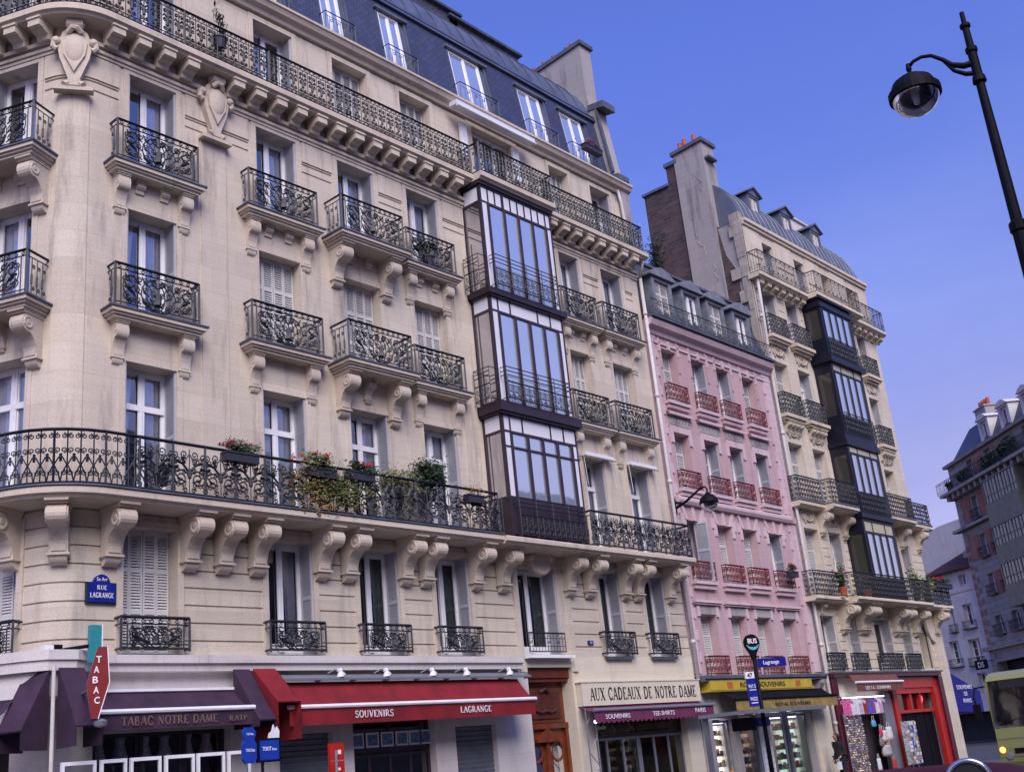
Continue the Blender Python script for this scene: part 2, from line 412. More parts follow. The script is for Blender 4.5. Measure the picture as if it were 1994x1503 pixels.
def longpat(L,h,style,t=1):
    P=[([(L*i/max(1,int(L/.35)),h) for i in range(max(1,int(L/.35))+1)],.024*t),([(L*i/max(1,int(L/.35)),.06) for i in range(max(1,int(L/.35))+1)],.016*t)]
    if style=='scroll':     # mirrored spirals between bars
        n=round(L/.235)
        for i in range(n+1):
            x=i*L/n; P.append(([(x,.0),(x,h)],(.017 if i%4==0 else .010)*t))
        for i in range(n):
            a=i*L/n; w=L/n; c=a+w/2
            for s in(-1,1):
                P.append((sp(c+s*.055,h-.13,.055,pi/2,1.3,-s,.3,8),.009*t)); P.append((sp(c+s*.055,.62*h,.06,-pi/2,1.3,s,.3,8),.009*t))
                P.append((sp(c+s*.055,.22*h,.06,pi/2,1.3,-s,.3,8),.009*t))
                P.append(([(c,.06),(c+s*.03,.2*h),(c+s*.11,.36*h),(c+s*.03,.5*h)],.010*t))
            P.append(([(c,.42*h),(c,.56*h)],.02*t))
    elif style=='leaf':     # large leafy circle panels
        n=max(1,round(L/.74))
        for i in range(n):
            a=i*L/n; w=L/n; c=a+w/2
            P.append(([(a,0),(a,h)],.019*t))
            for s in(-1,1):
                q=lambda pl:[(c+s*x,y) for x,y in pl]
                P.append((q(sp(.20,.34*h,.19,pi,2.0,-1,.15,20)),.012*t))
                P.append((q(el(.0,.60*h,.40,.33*h,radians(-80),radians(30),10)),.012*t))
                P.append((q(sp(.12,.80*h,.10,pi,1.5,1)),.010*t)); P.append((q(sp(.32,.78*h,.08,0,1.5,-1)),.010*t))
                P.append((q([(.04,.50*h),(.16,.62*h),(.30,.66*h)]),.020*t)); P.append((q([(.10,.62*h),(.18,.74*h)]),.024*t))
                P.append((q([(.26,.56*h),(.38,.52*h)]),.022*t)); P.append((q(sp(.36,.12*h,.06,0,1.3,1)),.010*t)); P.append((q([(.30,.60*h),(.34,.72*h)]),.018*t))
                P.append((q(sp(.10,.12*h,.06,0,1.3,1,.3,8)),.010*t))
            for q_ in(.14,.30,.44):
                for y_ in(.22,.48,.70):
                    for s in(-1,1): P.append((sp(c+s*q_*w/.86,y_*h,.065,q_*20+y_*9,1.3,s,.25,8),.009*t))
            P.append(([(c,.06),(c,.34*h)],.012)); P.append(([(c,.36*h),(c,.52*h)],.034*t)); P.append(([(c,.52*h),(c,.9*h)],.010*t))
        P.append(([(L,0),(L,h)],.019*t))
    elif style=='dense':    # baluster like columns of scrolls
        n=round(L/.30)
        P.append(([(L*i/n,h-.12) for i in range(n+1)],.009*t)); P.append(([(L*i/n,.16) for i in range(n+1)],.009*t))
        for i in range(n+1):
            x=i*L/n
            if i%8==0: P.append(([(x,0),(x,h+.0)],.022*t))
            else: P.append(([(x,.06),(x,h)],.009*t))
        for i in range(n):
            a=i*L/n; w=L/n; c=a+w/2
            P.append(([(c,.18),(c,.34*h)],.012*t)); P.append(([(c,.36*h),(c,.56*h)],.027*t)); P.append(([(c,.56*h),(c,.86*h)],.011*t))
            for s in(-1,1):
                P.append((sp(c+s*.06,.76*h,.055,-pi/2,1.4,s,.3,9),.010*t)); P.append((sp(c+s*.065,.50*h,.05,pi/2,1.2,-s,.3,8),.010*t))
                P.append((sp(c+s*.055,.26*h,.05,pi/2,1.3,-s,.3,8),.010*t)); P.append(([(c+s*.02,.58*h),(c+s*.09,.66*h),(c+s*.11,.60*h)],.015*t))
                P.append((sp(c+s*.07,.10,.035,0,1.0,1,.5,6),.008*t)); P.append((sp(c+s*.07,h-.06,.035,0,1.0,1,.5,6),.008*t))
    elif style=='mesh':     # fine dark scroll panels (pale building at the end, pink building)
        n=max(2,round(L/.21)); hh=max(2,round(h/.25))
        for i in range(n+1): P.append(([(i*L/n,0),(i*L/n,h)],(.014 if i in(0,n) else .008)*t))
        for i in range(n):
            c=(i+.5)*L/n
            for j in range(hh):
                y=.10+(j+.5)*(h-.14)/hh; s=1 if (i+j)%2 else -1
                P.append((sp(c,y,.075,pi/2*s,1.5,s,.2,9),.013*t)); P.append(([(c-.07,y-.09),(c+.07,y+.07)],.010*t))
        P.append(([(0,h-.08),(L,h-.08)],.009*t))
    elif style=='bars':
        n=max(2,round(L/.13)); P.append(([(0,h-.14),(L,h-.14)],.009*t)); P.append(([(0,.2),(L,.2)],.009*t))
        for i in range(n+1): P.append(([(i*L/n,.06),(i*L/n,h)],(.016 if i%6==0 else .009)*t))
        for i in range(0,n,3): P.append((sp((i+.5)*L/n,.3,.05,0,1.2,1,.3,8),.010*t)); P.append((sp((i+.5)*L/n,h-.07,.04,0,1,1,.5,6),.008*t))
    return P
def railbox(mb,w,h,dep,front,side,t=1,kd=1.0):
    """three sided railing; local: centre x, wall at y=0, outward -y"""
    mb.iron(front,lambda u,v,d:(u-w/2,-dep-d,v),kd)
    if dep>.05:
        for s in(-1,1): mb.iron(side,lambda u,v,d,s=s:(s*w/2+d,-u,v),kd)
# ------------------------------------------------------------------ corbels etc. local: x centred, y 0 wall outward -y, z down from 0
def corbel_mesh(name,w,p,h,mat):
    mb=MB(); a=p/.75; b=h/1.15
    pr=[(0,0),(.60,0),(.60,-.1)]+[(.53+.19*cos(t),-.28+.19*sin(t)) for t in [radians(60-i*20) for i in range(9)]]
    pr+=[(.40,-.50),(.30,-.60),(.23,-.72),(.19,-.86),(.19,-.95),(0,-.95)]
    mb.prism([(-x*a,z*b) for x,z in pr],-w/2,w/2,'x')
    mb.box(-w/2-.04*a,w/2+.04*a,-.76*a,0,-.05*b,.0)
    mb.box(-w/2-.025*a,w/2+.025*a,-.69*a,0,-.09*b,-.05*b)
    for s in(-1,1):
        mb.lathe([(0,s*.03*a),(.05*a,s*.03*a),(.06*a,s*.015*a),(.10*a,s*.015*a),(.115*a,s*.03*a),(.15*a,s*.03*a),(.165*a,0)],12,(s*w/2,-.53*a,-.28*b),axis='x')
    mb.box(-w/2-.03*a,w/2+.03*a,-.23*a,0,-.98*b,-.94*b)
    mb.box(-w/2+.04,w/2-.04,-.215*a,-.19*a,-.90*b,-.62*b)
    # foot
    n=8; q=[(-.18*a*cos(pi/2*i/n),-.98*b-.17*b*sin(pi/2*i/n)) for i in range(n+1)]+[(0,-1.15*b)]+[(0,-.98*b)]
    mb.prism(q,-w/2+.02,w/2-.02,'x')
    return cleanm(mb.mesh(name,[mat]))
def modillion_mesh(name,w,p,h,mat):
    mb=MB()
    mb.box(-w/2-.02,w/2+.02,-p,0,-.05,0)
    mb.prism([(0,-.05),(-p+.03,-.05),(-p+.03,-h*.56),(-p*.72,-h*.56),(-p*.62,-h*.66),(-p*.34,-h*.74),(-p*.26,-h),(0,-h)],-w/2,w/2,'x')
    return cleanm(mb.mesh(name,[mat]))
# ------------------------------------------------------------------ windows. local: x centred, wall face y=0 (into building +y), z from sill
CACHE={}
def shutter_closed(w,h,leaves,mat):
    k=('sc',w,h,leaves,mat.name)
    if k in CACHE: return CACHE[k]
    mb=MB(); lw=w/leaves
    for i in range(leaves):
        a=-w/2+i*lw+.006; b=a+lw-.012; y=.012*(i%2)
        for x0,x1 in((a,a+.035),(b-.035,b)): mb.box(x0,x1,y,y+.035,0,h)
        for z0 in(0,h*.33,h*.66,h-.09): mb.box(a+.035,b-.035,y,y+.035,z0,z0+.09)
        n=int(h/.062)
        for j in range(n):
            z=.09+j*(h-.18)/n
            mb.quad((a+.035,y+.004,z),(b-.035,y+.004,z),(b-.035,y+.03,z+.045),(a+.035,y+.03,z+.045))
    CACHE[k]=mb.mesh('shutter',[mat]); return CACHE[k]
def shutter_open(h,d,mat):
    k=('so',h,d,mat.name)
    if k in CACHE: return CACHE[k]
    mb=MB()
    mb.box(0,.02,-d,0,0,h)
    mb.box(-.018,.0,-d,-d+.04,0,h); mb.box(-.018,0,-.04,0,0,h)
    for z0 in(0,h*.5,h-.08): mb.box(-.018,0,-d+.04,-.04,z0,z0+.08)
    n=int(h/.062)
    for j in range(n):
        z=.08+j*(h-.16)/n
        mb.quad((-.004,-d+.04,z),(-.004,-.04,z),(-.020,-.04,z+.038),(-.020,-d+.04,z+.038))
    CACHE[k]=mb.mesh('shutter',[mat]); return CACHE[k]
def win_meshes(w,h,style,mat,gm,side):
    k=('w',round(w,2),round(h,2),style,mat.name,gm.name)
    if k in CACHE: return CACHE[k]
    mb=MB(); y0,y1=.40,.47; t=.07
    mb.box(-w/2,-w/2+t,y0,y1,0,h); mb.box(w/2-t,w/2,y0,y1,0,h); mb.box(-w/2+t,w/2-t,y0,y1,h-t,h); mb.box(-w/2+t,w/2-t,y0,y1,0,.12)
    mb.box(-.075,.075,y0-.02,y1,.12,h-t); mb.box(-.02,.02,y0-.035,y0-.02,.12,h-t)
    for s in(-1,1):   # leaf stiles
        a=s*(w/2-t); b=s*.075
        mb.box(min(a,a-s*.05),max(a,a-s*.05),y0+.012,y1-.01,.12,h-t)
        mb.box(min(b,b+s*.0),max(b,b+s*.02),y0+.012,y1-.01,.12,h-t)
        x0,x1=min(a-s*.05,b+s*.02),max(a-s*.05,b+s*.02)
        mb.box(x0,x1,y0+.012,y1-.01,.12,.30 if h>1.9 else .2); mb.box(x0,x1,y0+.012,y1-.01,h-t-.05,h-t)
        if style=='transom': mb.box(x0,x1,y0,y1-.01,h*.70,h*.70+.11)
        if style=='six':
            for q in(.33,.63): mb.box(x0,x1,y0+.014,y1-.014,h*q,h*q+.035)
    if style=='transom': mb.box(-w/2+t,w/2-t,y0-.03,y0-.021,h*.70-.01,h*.70+.12)
    fr=mb.mesh('window',[mat])
    g=MB(); g.quad((-w/2+t,.44,.12),(w/2-t,.44,.12),(w/2-t,.44,h-t),(-w/2+t,.44,h-t))
    CACHE[k]=(fr,g.mesh('pane',[gm])); return CACHE[k]
def curtain_mesh(w,h,kind,mat):
    k=('c',round(w,2),round(h,2),kind,mat.name)
    if k in CACHE: return CACHE[k]
    mb=MB(); t=.08
    def sheet(x0,x1,flare):
        n=14; prev=None
        for i in range(n+1):
            f=i/n; xa=x0+(x1-x0)*f; y=.54+.025*sin(i*1.9)
            xb=x0+(x1-x0)*f*flare if x0<0 else x1-(x1-x0)*(1-f)*flare
            cur=((xb,y,.05),(xa,y,h-t))
            if prev: mb.quad(prev[0],cur[0],cur[1],prev[1])
            prev=cur
    if kind=='full': sheet(-w/2+t,w/2-t,1)
    elif kind=='left': sheet(-w/2+t,-.02,1)
    elif kind=='right': sheet(.02,w/2-t,1)
    else: sheet(-w/2+t,-w*.10,.55); sheet(w*.10,w/2-t,.55)
    CACHE[k]=mb.mesh('curtain',[mat]); return CACHE[k]
def window(root,loc,rz,w,h,style='plain',closed=False,fm='white',gm='glass',curt='part',cm='curtain',sh='greysh',op=True,opd=.37,leaves=4,name='window'):
    fr,pn=win_meshes(w,h,style,M[fm],M[gm],0)
    o=inst(name,fr,root,rel(root,*loc),rz)
    inst('pane',pn,o)
    if curt: inst('curtain',curtain_mesh(w,h,curt,M[cm]),o)
    if closed: inst('shutter',shutter_closed(round(w-.02,2),round(h,2),leaves,M['offwhite']),o,(0,.27,0))
    elif op:
        me=shutter_open(round(h,2),opd,M[sh]); me2=me
        inst('shutter',me,o,(w/2-.022,.385,0)); s=inst('shutter',me2,o,(-w/2+.022,.01,0),pi)
    return o
# ------------------------------------------------------------------ lettering
THK,THN=.17,.07
def Ls(x0,y0,x1,y1,t): return ([(x0,y0),(x1,y1)],t)
def Es(cx,cy,rx,ry,a0,a1,t): return (el(cx,cy,rx,ry,radians(a0),radians(a1),12),t)
K,H_=THK,THN
GL={'A':(.78,[Ls(.08,0,.38,1,H_),Ls(.40,1,.70,0,K),Ls(.18,.33,.58,.33,H_)],[(.08,0),(.70,0)]),
'U':(.80,[Ls(.14,1,.14,.3,K),Es(.39,.3,.25,.28,180,360,H_*1.2),Ls(.64,.3,.64,1,H_)],[(.14,1),(.64,1)]),
'X':(.76,[Ls(.10,1,.64,0,K),Ls(.62,1,.12,0,H_)],[(.10,1),(.64,0),(.62,1),(.12,0)]),
'C':(.76,[Es(.44,.5,.34,.48,50,310,K*.85),Ls(.66,.98,.66,.72,H_),Ls(.66,.28,.66,.10,H_)],[]),
'D':(.82,[Ls(.16,0,.16,1,K),Es(.28,.5,.42,.48,-90,90,K*.8),Ls(.1,.98,.3,.98,H_),Ls(.1,.02,.3,.02,H_)],[]),
'E':(.66,[Ls(.16,0,.16,1,K),Ls(.1,.97,.56,.97,H_),Ls(.1,.03,.58,.03,H_),Ls(.2,.52,.44,.52,H_),Ls(.56,1,.56,.80,H_),Ls(.58,0,.58,.22,H_)],[]),
'N':(.84,[Ls(.14,0,.14,1,H_),Ls(.14,1,.68,0,K),Ls(.68,0,.68,1,H_)],[(.14,0),(.68,1),(.10,1)]),
'O':(.84,[Es(.42,.5,.32,.48,0,360,K*.75)],[]),
'T':(.70,[Ls(.35,0,.35,1,K),Ls(.06,.97,.64,.97,H_),Ls(.07,1,.07,.78,H_),Ls(.63,1,.63,.78,H_)],[(.35,0)]),
'R':(.80,[Ls(.16,0,.16,1,K),Es(.26,.74,.28,.24,-90,90,K*.7),Ls(.1,.98,.28,.98,H_),Ls(.16,.5,.3,.5,H_),Ls(.34,.5,.68,0,K*.9)],[(.16,0),(.70,0)]),
'M':(.98,[Ls(.14,0,.14,1,H_),Ls(.14,1,.46,.05,K),Ls(.46,.05,.80,1,H_),Ls(.80,1,.80,0,K)],[(.14,0),(.80,0),(.1,1),(.84,1)]),
'S':(.62,[Es(.31,.74,.21,.23,20,270,K*.7),Es(.31,.27,.22,.25,90,-160,K*.7),Ls(.52,.96,.52,.76,H_),Ls(.09,.04,.09,.26,H_)],[]),
'V':(.76,[Ls(.08,1,.38,0,K),Ls(.38,0,.68,1,H_)],[(.08,1),(.68,1)]),
'I':(.36,[Ls(.18,0,.18,1,K)],[(.18,0),(.18,1)]),
'L':(.64,[Ls(.16,0,.16,1,K),Ls(.1,.03,.56,.03,H_),Ls(.57,0,.57,.24,H_)],[(.16,1)]),
'G':(.82,[Es(.44,.5,.34,.48,50,310,K*.85),Ls(.66,.98,.66,.74,H_),Ls(.66,.05,.66,.42,K*.8),Ls(.5,.42,.78,.42,H_)],[]),
'B':(.74,[Ls(.16,0,.16,1,K),Es(.26,.76,.24,.22,-90,90,K*.65),Es(.28,.27,.30,.25,-90,90,K*.7),Ls(.1,.98,.28,.98,H_),Ls(.1,.02,.28,.02,H_)],[]),
'P':(.72,[Ls(.16,0,.16,1,K),Es(.26,.74,.28,.24,-90,90,K*.7),Ls(.1,.98,.28,.98,H_)],[(.16,0)]),
' ':(.45,[],[])}
def serif(text,width,height,pos,xd,up,mat,parent,track=.06,th=.006):
    tot=sum(GL[c][0]+track for c in text)-track; sx=width/tot
    xd=Vector(xd).normalized(); up=Vector(up).normalized(); nd=xd.cross(up); pos=Vector(pos)
    mb=MB(); x=0
    def strip(pl,t):
        k=len(pl)
        for i in range(k-1):
            (ax,ay),(bx,by)=pl[i],pl[i+1]; dx,dy=bx-ax,by-ay; L=sqrt(dx*dx+dy*dy) or 1
            nx,ny=-dy/L*t/2,dx/L*t/2
            f=lambda u,v,o:tuple(pos+xd*(u*sx)+up*(v*height)+nd*o)
            P=[(ax+nx,ay+ny),(ax-nx,ay-ny),(bx-nx,by-ny),(bx+nx,by+ny)]
            mb.poly([f(u,v,th) for u,v in P])
            for q in range(4):
                a,b=P[q],P[(q+1)%4]; mb.quad(f(*a,0),f(*b,0),f(*b,th),f(*a,th))
    for c in text:
        w,st,se=GL[c]
        for pl,t in st: strip([(x+a,b) for a,b in pl],t)
        for a,b in se: strip([(x+a-.12,b+(.03 if b<.5 else -.03)),(x+a+.12,b+(.03 if b<.5 else -.03))],.06)
        x+=w+track
    return part('lettering',mb,mat,parent)
def sans(text,width,height,pos,xd,up,mat,parent,bold=.0):
    cu=bpy.data.curves.new('t','FONT'); cu.body=text; cu.size=1; cu.extrude=.004; cu.offset=bold; cu.resolution_u=3
    ob=bpy.data.objects.new('t',cu); COL.objects.link(ob)
    dg=bpy.context.evaluated_depsgraph_get(); me=bpy.data.meshes.new_from_object(ob.evaluated_get(dg))
    bpy.data.objects.remove(ob)
    xs=[v.co.x for v in me.vertices]; ys=[v.co.y for v in me.vertices]
    x0,x1,y0,y1=min(xs),max(xs),min(ys),max(ys)
    xd=Vector(xd).normalized(); up=Vector(up).normalized(); nd=xd.cross(up); pos=Vector(pos)
    for v in me.vertices:
        u=(v.co.x-x0)/(x1-x0)*width; w=(v.co.y-y0)/(y1-y0)*height
        v.co=pos+xd*u+up*w+nd*(v.co.z*.8+.004)
    me.materials.clear(); me.materials.append(mat); me.name='lettering'
    return inst('lettering',me,parent)
# ------------------------------------------------------------------ foliage
def leaves(mb,c,r,n,size=.06,m=0,seedclumps=7):
    cl=[(random.gauss(0,.45),random.gauss(0,.45),random.gauss(0,.45)) for _ in range(seedclumps)]
    for i in range(n):
        k=random.choice(cl)
        p=Vector((c[0]+r[0]*(k[0]+random.gauss(0,.28)),c[1]+r[1]*(k[1]+random.gauss(0,.28)),c[2]+r[2]*(k[2]+random.gauss(0,.28))))
        a=Vector((random.gauss(0,1),random.gauss(0,1),random.gauss(0,1))).normalized(); b=a.orthogonal().normalized()
        s=size*random.uniform(.5,1.2); 
        mb.quad(tuple(p-a*s),tuple(p+b*s*.5),tuple(p+a*s),tuple(p-b*s*.5),m)


# ================================================================== BUILDING A (cream stone, rounded corner)
A=empty('apartment_building',(20.5,4,0),'large cream stone apartment building with rounded corner, wrought iron balconies and dark slate mansard','building')
cols=[(11.5,12.7),(14.92,16.15),(17.5,18.75),(19.98,21.2),(26.68,27.70),(28.9,30.05)]
LW=(8.2,9.42)
rows=[(4.40,6.88),(7.40,10.34),(11.38,13.85),(14.80,17.24),(18.22,20.40)]
R=[]
for k in range(8):
    z=4.66+.352*k; R.append((4,31.05,z,z+.035,-.035))
R.append((4,31.05,4.40,4.62,.02))
# pilasters, panels
for a,b in((13.34,14.02),(9.95,10.58),(21.55,22.1),(26.05,26.35)):
    R.append((a,b,7.4,16.25,.035)); 
for zz,g in((16.42,.05),(16.62,.0)):
    pass
edges=[9.55,11.3,12.9,14.75,16.3,17.35,18.9,19.83,21.35,26.5]
pan=[(9.55,11.3),(12.9,14.75),(16.3,17.35),(18.9,19.83),(21.35,22.3),(27.85,28.75),(30.2,30.7)]
for a,b in pan:
    R.append((a+.04,b-.04,16.44,16.49,-.03)); R.append((a+.04,b-.04,16.66,16.71,-.03)); R.append((a+.04,b-.04,16.76,17.32,.03))
    R.append((a+.06,b-.06,18.9,20.25,.03)); R.append((a+.06,b-.06,18.55,18.8,-.02))
allw=[LW]+cols
for a,b in allw:
    for i,(z0,z1) in enumerate(rows):
        if i==4 and a<8.5: pass
        R.append((a-.14,b+.14,z0,z1+.14,.04 if i in(0,4) else .025))
R.append((22.85,25.25,4.0,7.15,.06)); R.append((23.0,25.08,4.0,6.98,.02)); R.append((22.75,25.1,18.2,20.55,.04))
R.append((25.27,31.05,3.72,4.42,.03))
R.append((4,31.05,17.34,17.42,.05)); R.append((4,31.05,17.42,17.50,.09)); R.append((4,31.05,17.56,17.66,.13))
R.append((4,31.05,20.56,20.60,-.02))
for a,b in allw:
    for i,(z0,z1) in enumerate(rows): R.append((a,b,z0,z1,None))
R.append((23.1,24.7,4.40,6.80,None)); R.append((23.0,24.9,18.22,20.42,None)); R.append((22.45,25.4,7.5,17.8,None))
# ground floor
for a,b,z in((5,9.4,2.95),(10.95,13.92,2.98),(15.1,16.52,2.78),(17.1,19.62,2.98),(20.3,21.75,2.74),(23.15,25.0,4.12),(25.75,30.3,2.9)): R.append((a,b,0,z,None))
mb=MB()
relief(mb,(4,31.05,0,21.0),R,mapA,arc=(UA0,UA1),m=0)
# pick materials by height
for i,f in enumerate(mb.f):
    z=sum(mb.v[k][2] for k in f)/4; x=sum(mb.v[k][0] for k in f)/4
    if z<4.4: mb.m[i]=2 if x>22.8 else 3
    elif z<7.2: mb.m[i]=1
for i in range(len(mb.v)): mb.v[i]=(mb.v[i][0]-20.5,mb.v[i][1]-4,mb.v[i][2])
# inner dark room surface
us=usA(4,31.05)
for i in range(len(us)-1):
    a=mapA(us[i],-.78); b=mapA(us[i+1],-.78)
    if us[i+1]-us[i]<3 or us[i]>10: mb.quad((a[0]-20.5,a[1]-4,0),(b[0]-20.5,b[1]-4,0),(b[0]-20.5,b[1]-4,21),(a[0]-20.5,a[1]-4,21),4)
    else: mb.quad((a[0]-20.5,a[1]-4,0),(b[0]-20.5,b[1]-4,0),(b[0]-20.5,b[1]-4,21),(a[0]-20.5,a[1]-4,21),4)
# floors inside (stop light leaking), side and back walls
for z in(4.2,7.3,11.2,14.7,18.1,20.95): mb.quad((-10.2,-3.7,z),(10.55,-3.7,z),(10.55,-3.2,z),(-10.2,-3.2,z),4)
mb.box(10.25,10.545,-3.98,9,0,20.9,5)
e=mapA(4,0); mb.quad((10.54,9,0),(e[0]-20.5,9,0),(e[0]-20.5,9,20.9),(10.54,9,20.9),5)
part('wall',mb,[M['stoneA'],M['stoneRust'],M['plaster'],M['whitestone'],M['room'],M['partywall']],A)
def sweepA(name,u0,u1,prof,mat,root=A,parent=None,**k):
    m=MB(); m.sweep(usA(u0,u1),prof,lambda u,o:(mapA(u,o)[0]-20.5,mapA(u,o)[1]-4)); return part(name,m,mat,root,clean=True,**k)
# cornices and slabs
sweepA('cornice',4,31.15,[(-.1,20.62),(.10,20.62),(.14,20.72),(.26,20.78),(.32,20.90),(.36,20.92),(.36,20.99),(-.1,21.02)],M['trimA'])
sl=lambda o,z0,z1:[(-.05,z0),(o-.10,z0),(o-.06,z0+.05),(o,z0+.07),(o,z1-.03),(o-.02,z1),(-.05,z1)]
sweepA('balcony_slab',4,22.2,sl(.62,17.97,18.20),M['trimA']); sweepA('balcony_slab',25.6,31.1,sl(.62,17.97,18.20),M['trimA'])
sweepA('balcony_slab',22.2,25.6,sl(.95,17.97,18.20),M['trimA'])
sweepA('balcony_slab',4,21.72,sl(.92,7.16,7.36),M['trimA']); sweepA('balcony_slab',21.73,25.52,sl(1.0,7.14,7.34),M['trimA']); sweepA('balcony_slab',25.53,30.75,sl(.92,7.16,7.36),M['trimA'])
sweepA('lead_flashing',4,21.70,[(.60,7.363),(.95,7.363),(.95,7.395),(.60,7.395)],M['lead'])
sweepA('string_course',4,10.9-.35,[(-.1,4.06),(.30,4.06),(.30,4.2),(.36,4.22),(.36,4.36),(-.1,4.40)],M['whitestone'])
sweepA('string_course',10.56,22.72,[(-.1,4.06),(.24,4.06),(.24,4.19),(.31,4.21),(.31,4.36),(-.1,4.40)],M['whitestone'])
mb=MB() # corner block that carries the string course round the corner shop
q=[(9.0,-.05),(9.34,-.52),(9.66,-.80),(10.17,-.82),(10.85,-.42),(10.95,.2),(10.2,.6),(9.4,.8)]
for z0,z1,e in((4.02,4.2,0),(4.2,4.37,.05)):
    mb.prism([(9.9+(x-9.9)*(1+e)-20.5,y*(1+e)-4) for x,y in q],z0,z1,'z')
mb.prism([(9.9+(x-9.9)*.86-20.5,y*.86-4) for x,y in q],3.6,4.02,'z')
part('string_course',mb,M['whitestone'],A,clean=True)
sweepA('fascia_moulding',10.56,14.0,[(0,3.68),(.34,3.68),(.34,3.73),(0,3.75)],M['white'])
# modillions under the top balcony
mo=modillion_mesh('modillion',.30,.48,.38,M['trimA'])
u=5.9
while u<22.1:
    p=mapA(u,.10)
    if abs(u-13.68)>.30 and abs(u-10.27)>.28: inst('modillion',mo,A,rel(A,p[0],p[1],17.97),rotA(u))
    u+=.632
for i in range(8): inst('modillion',mo,A,rel(A,25.98+i*.632,-.10,17.97))
# big brackets
cb=corbel_mesh('bracket',.34,.78,1.12,M['trimA'])
for u in(7.9,9.32,10.26,11.19,12.92,13.73,14.58,16.33,17.13,18.9,19.6,21.37,22.42,25.2,26.12,27.84,28.5,30.22):
    p=mapA(u,.03); inst('bracket',cb,A,rel(A,p[0],p[1],7.16),rotA(u))
# medallion over the door
mb=MB(); mb.lathe([(0,-.20),(.30,-.20),(.34,-.22),(.40,-.22),(.44,-.16),(.44,0)],24,(0,0,0),axis='y')
for i in range(9):
    a=pi*i/8; mb.lathe([(0,-.3),(.07,-.28),(.10,-.2),(.10,0)],8,(.40*cos(a),0,.36*sin(a)+.05),axis='y')
part('medallion',mb,M['trimA'],A,rel(A,23.95,-.02,6.98))
# shields
def shield(u):
    p=mapA(u,.03); m=MB()
    m.prism([(-.30,.30),(-.36,.62),(-.26,.95),(-.10,1.12),(.10,1.12),(.26,.95),(.36,.62),(.30,.30),(.12,-.2),(.18,-.36),(-.18,-.36),(-.12,-.2)],-.16,0,'y')
    m.prism([(-.22,.38),(-.26,.68),(-.12,.90),(.12,.90),(.26,.68),(.22,.38),(0,-.05)],-.22,-.15,'y')
    b0=len(m.v); nn=14
    for i in range(nn+1):
        for k in range(nn):
            t=pi*i/nn; p_=2*pi*k/nn; m.v.append((.235*sin(t)*cos(p_),-.17-.11*sin(t)*sin(p_)*(-1 if sin(p_)<0 else 1),.56+.40*cos(t)))
    for i in range(nn):
        for k in range(nn): q_=b0+i*nn; m.f.append((q_+k,q_+(k+1)%nn,q_+nn+(k+1)%nn,q_+nn+k)); m.m.append(0)
    m.tube([(-.13,-.22,.92),(-.05,-.30,1.0),(.05,-.30,1.0),(.13,-.22,.92)],.07,8)
    m.tube([(-.17,-.20,1.14),(.17,-.20,1.14)],.13,12); m.tube([(-.20,-.20,1.14),(.20,-.20,1.14)],.06,10)
    for s in(-1,1):
        m.tube([(s*.34,-.16,.78),(s*.42,-.15,.70),(s*.44,-.14,.58),(s*.36,-.14,.52)],.07,8); m.lathe([(0,-.24),(.04,-.24),(.09,-.2),(.11,-.1),(.11,0)],10,(s*.38,0,.72),axis='y')
        m.tube([(s*.14,-.12,-.30),(s*.20,-.16,-.36)],.07,8)
    m.box(-.40,.40,-.20,0,-.50,-.42); m.box(-.34,.34,-.14,0,-.42,-.36)
    part('shield_ornament',m,M['trimA'],A,rel(A,p[0],p[1],16.75),rotA(u),clean=True)
shield(13.68); shield(10.27)
# windows
def winA(u0,u1,z0,z1,**k):
    u=(u0+u1)/2; 
    if u<UA0: p=mapA(u,0); rz=-ANG
    else: p=(u,0); rz=0
    return window(A,(p[0],p[1],z0),rz,round(u1-u0,2),z1-z0,**k)
W12=1.22
for i,(a,b) in enumerate(allw):
    winA(a,b,*rows[0],closed=(i<=1),curt=['part','part','part','right','right','full','full'][i],cm='curtg' if i in(3,4,5,6) else 'curtain',gm='glassd',name='window')
    winA(a,b,*rows[1],style='transom',curt='part' if i%2 else 'full')
    winA(a,b,*rows[2],closed=(i>=2),curt='part' if i==1 else 'left')
    winA(a,b,*rows[3],curt='right' if i not in(3,) else 'part')
    winA(a,b,*rows[4],closed=i in(3,4,5),curt='left')
window(A,(23.9,0,4.42),0,1.6,2.36,gm='glassd',curt='part',cm='curtg')
# row 5 three leaf doors
fr=MB(); y0,y1=.2,.28
fr.box(-.95,-.88,y0,y1,0,2.18); fr.box(.88,.95,y0,y1,0,2.18); fr.box(-.88,.88,y0,y1,2.08,2.18)
for x in(-.30,.30): fr.box(x-.06,x+.06,y0,y1,0,2.08)
fr.box(-.88,.88,y0+.01,y1-.01,0,.14)
o=part('window',fr,M['white'],A,rel(A,23.95,0,18.22)); g=MB(); g.quad((-.88,.25,.1),(.88,.25,.1),(.88,.25,2.08),(-.88,.25,2.08)); part('pane',g,M['glass'],o)
g=MB(); g.box(-1.55,-1.25,-.12,-.05,.9,2.1); g.box(.85,1.15,-.12,-.05,.9,2.1); part('shutter',g,M['white'],o)
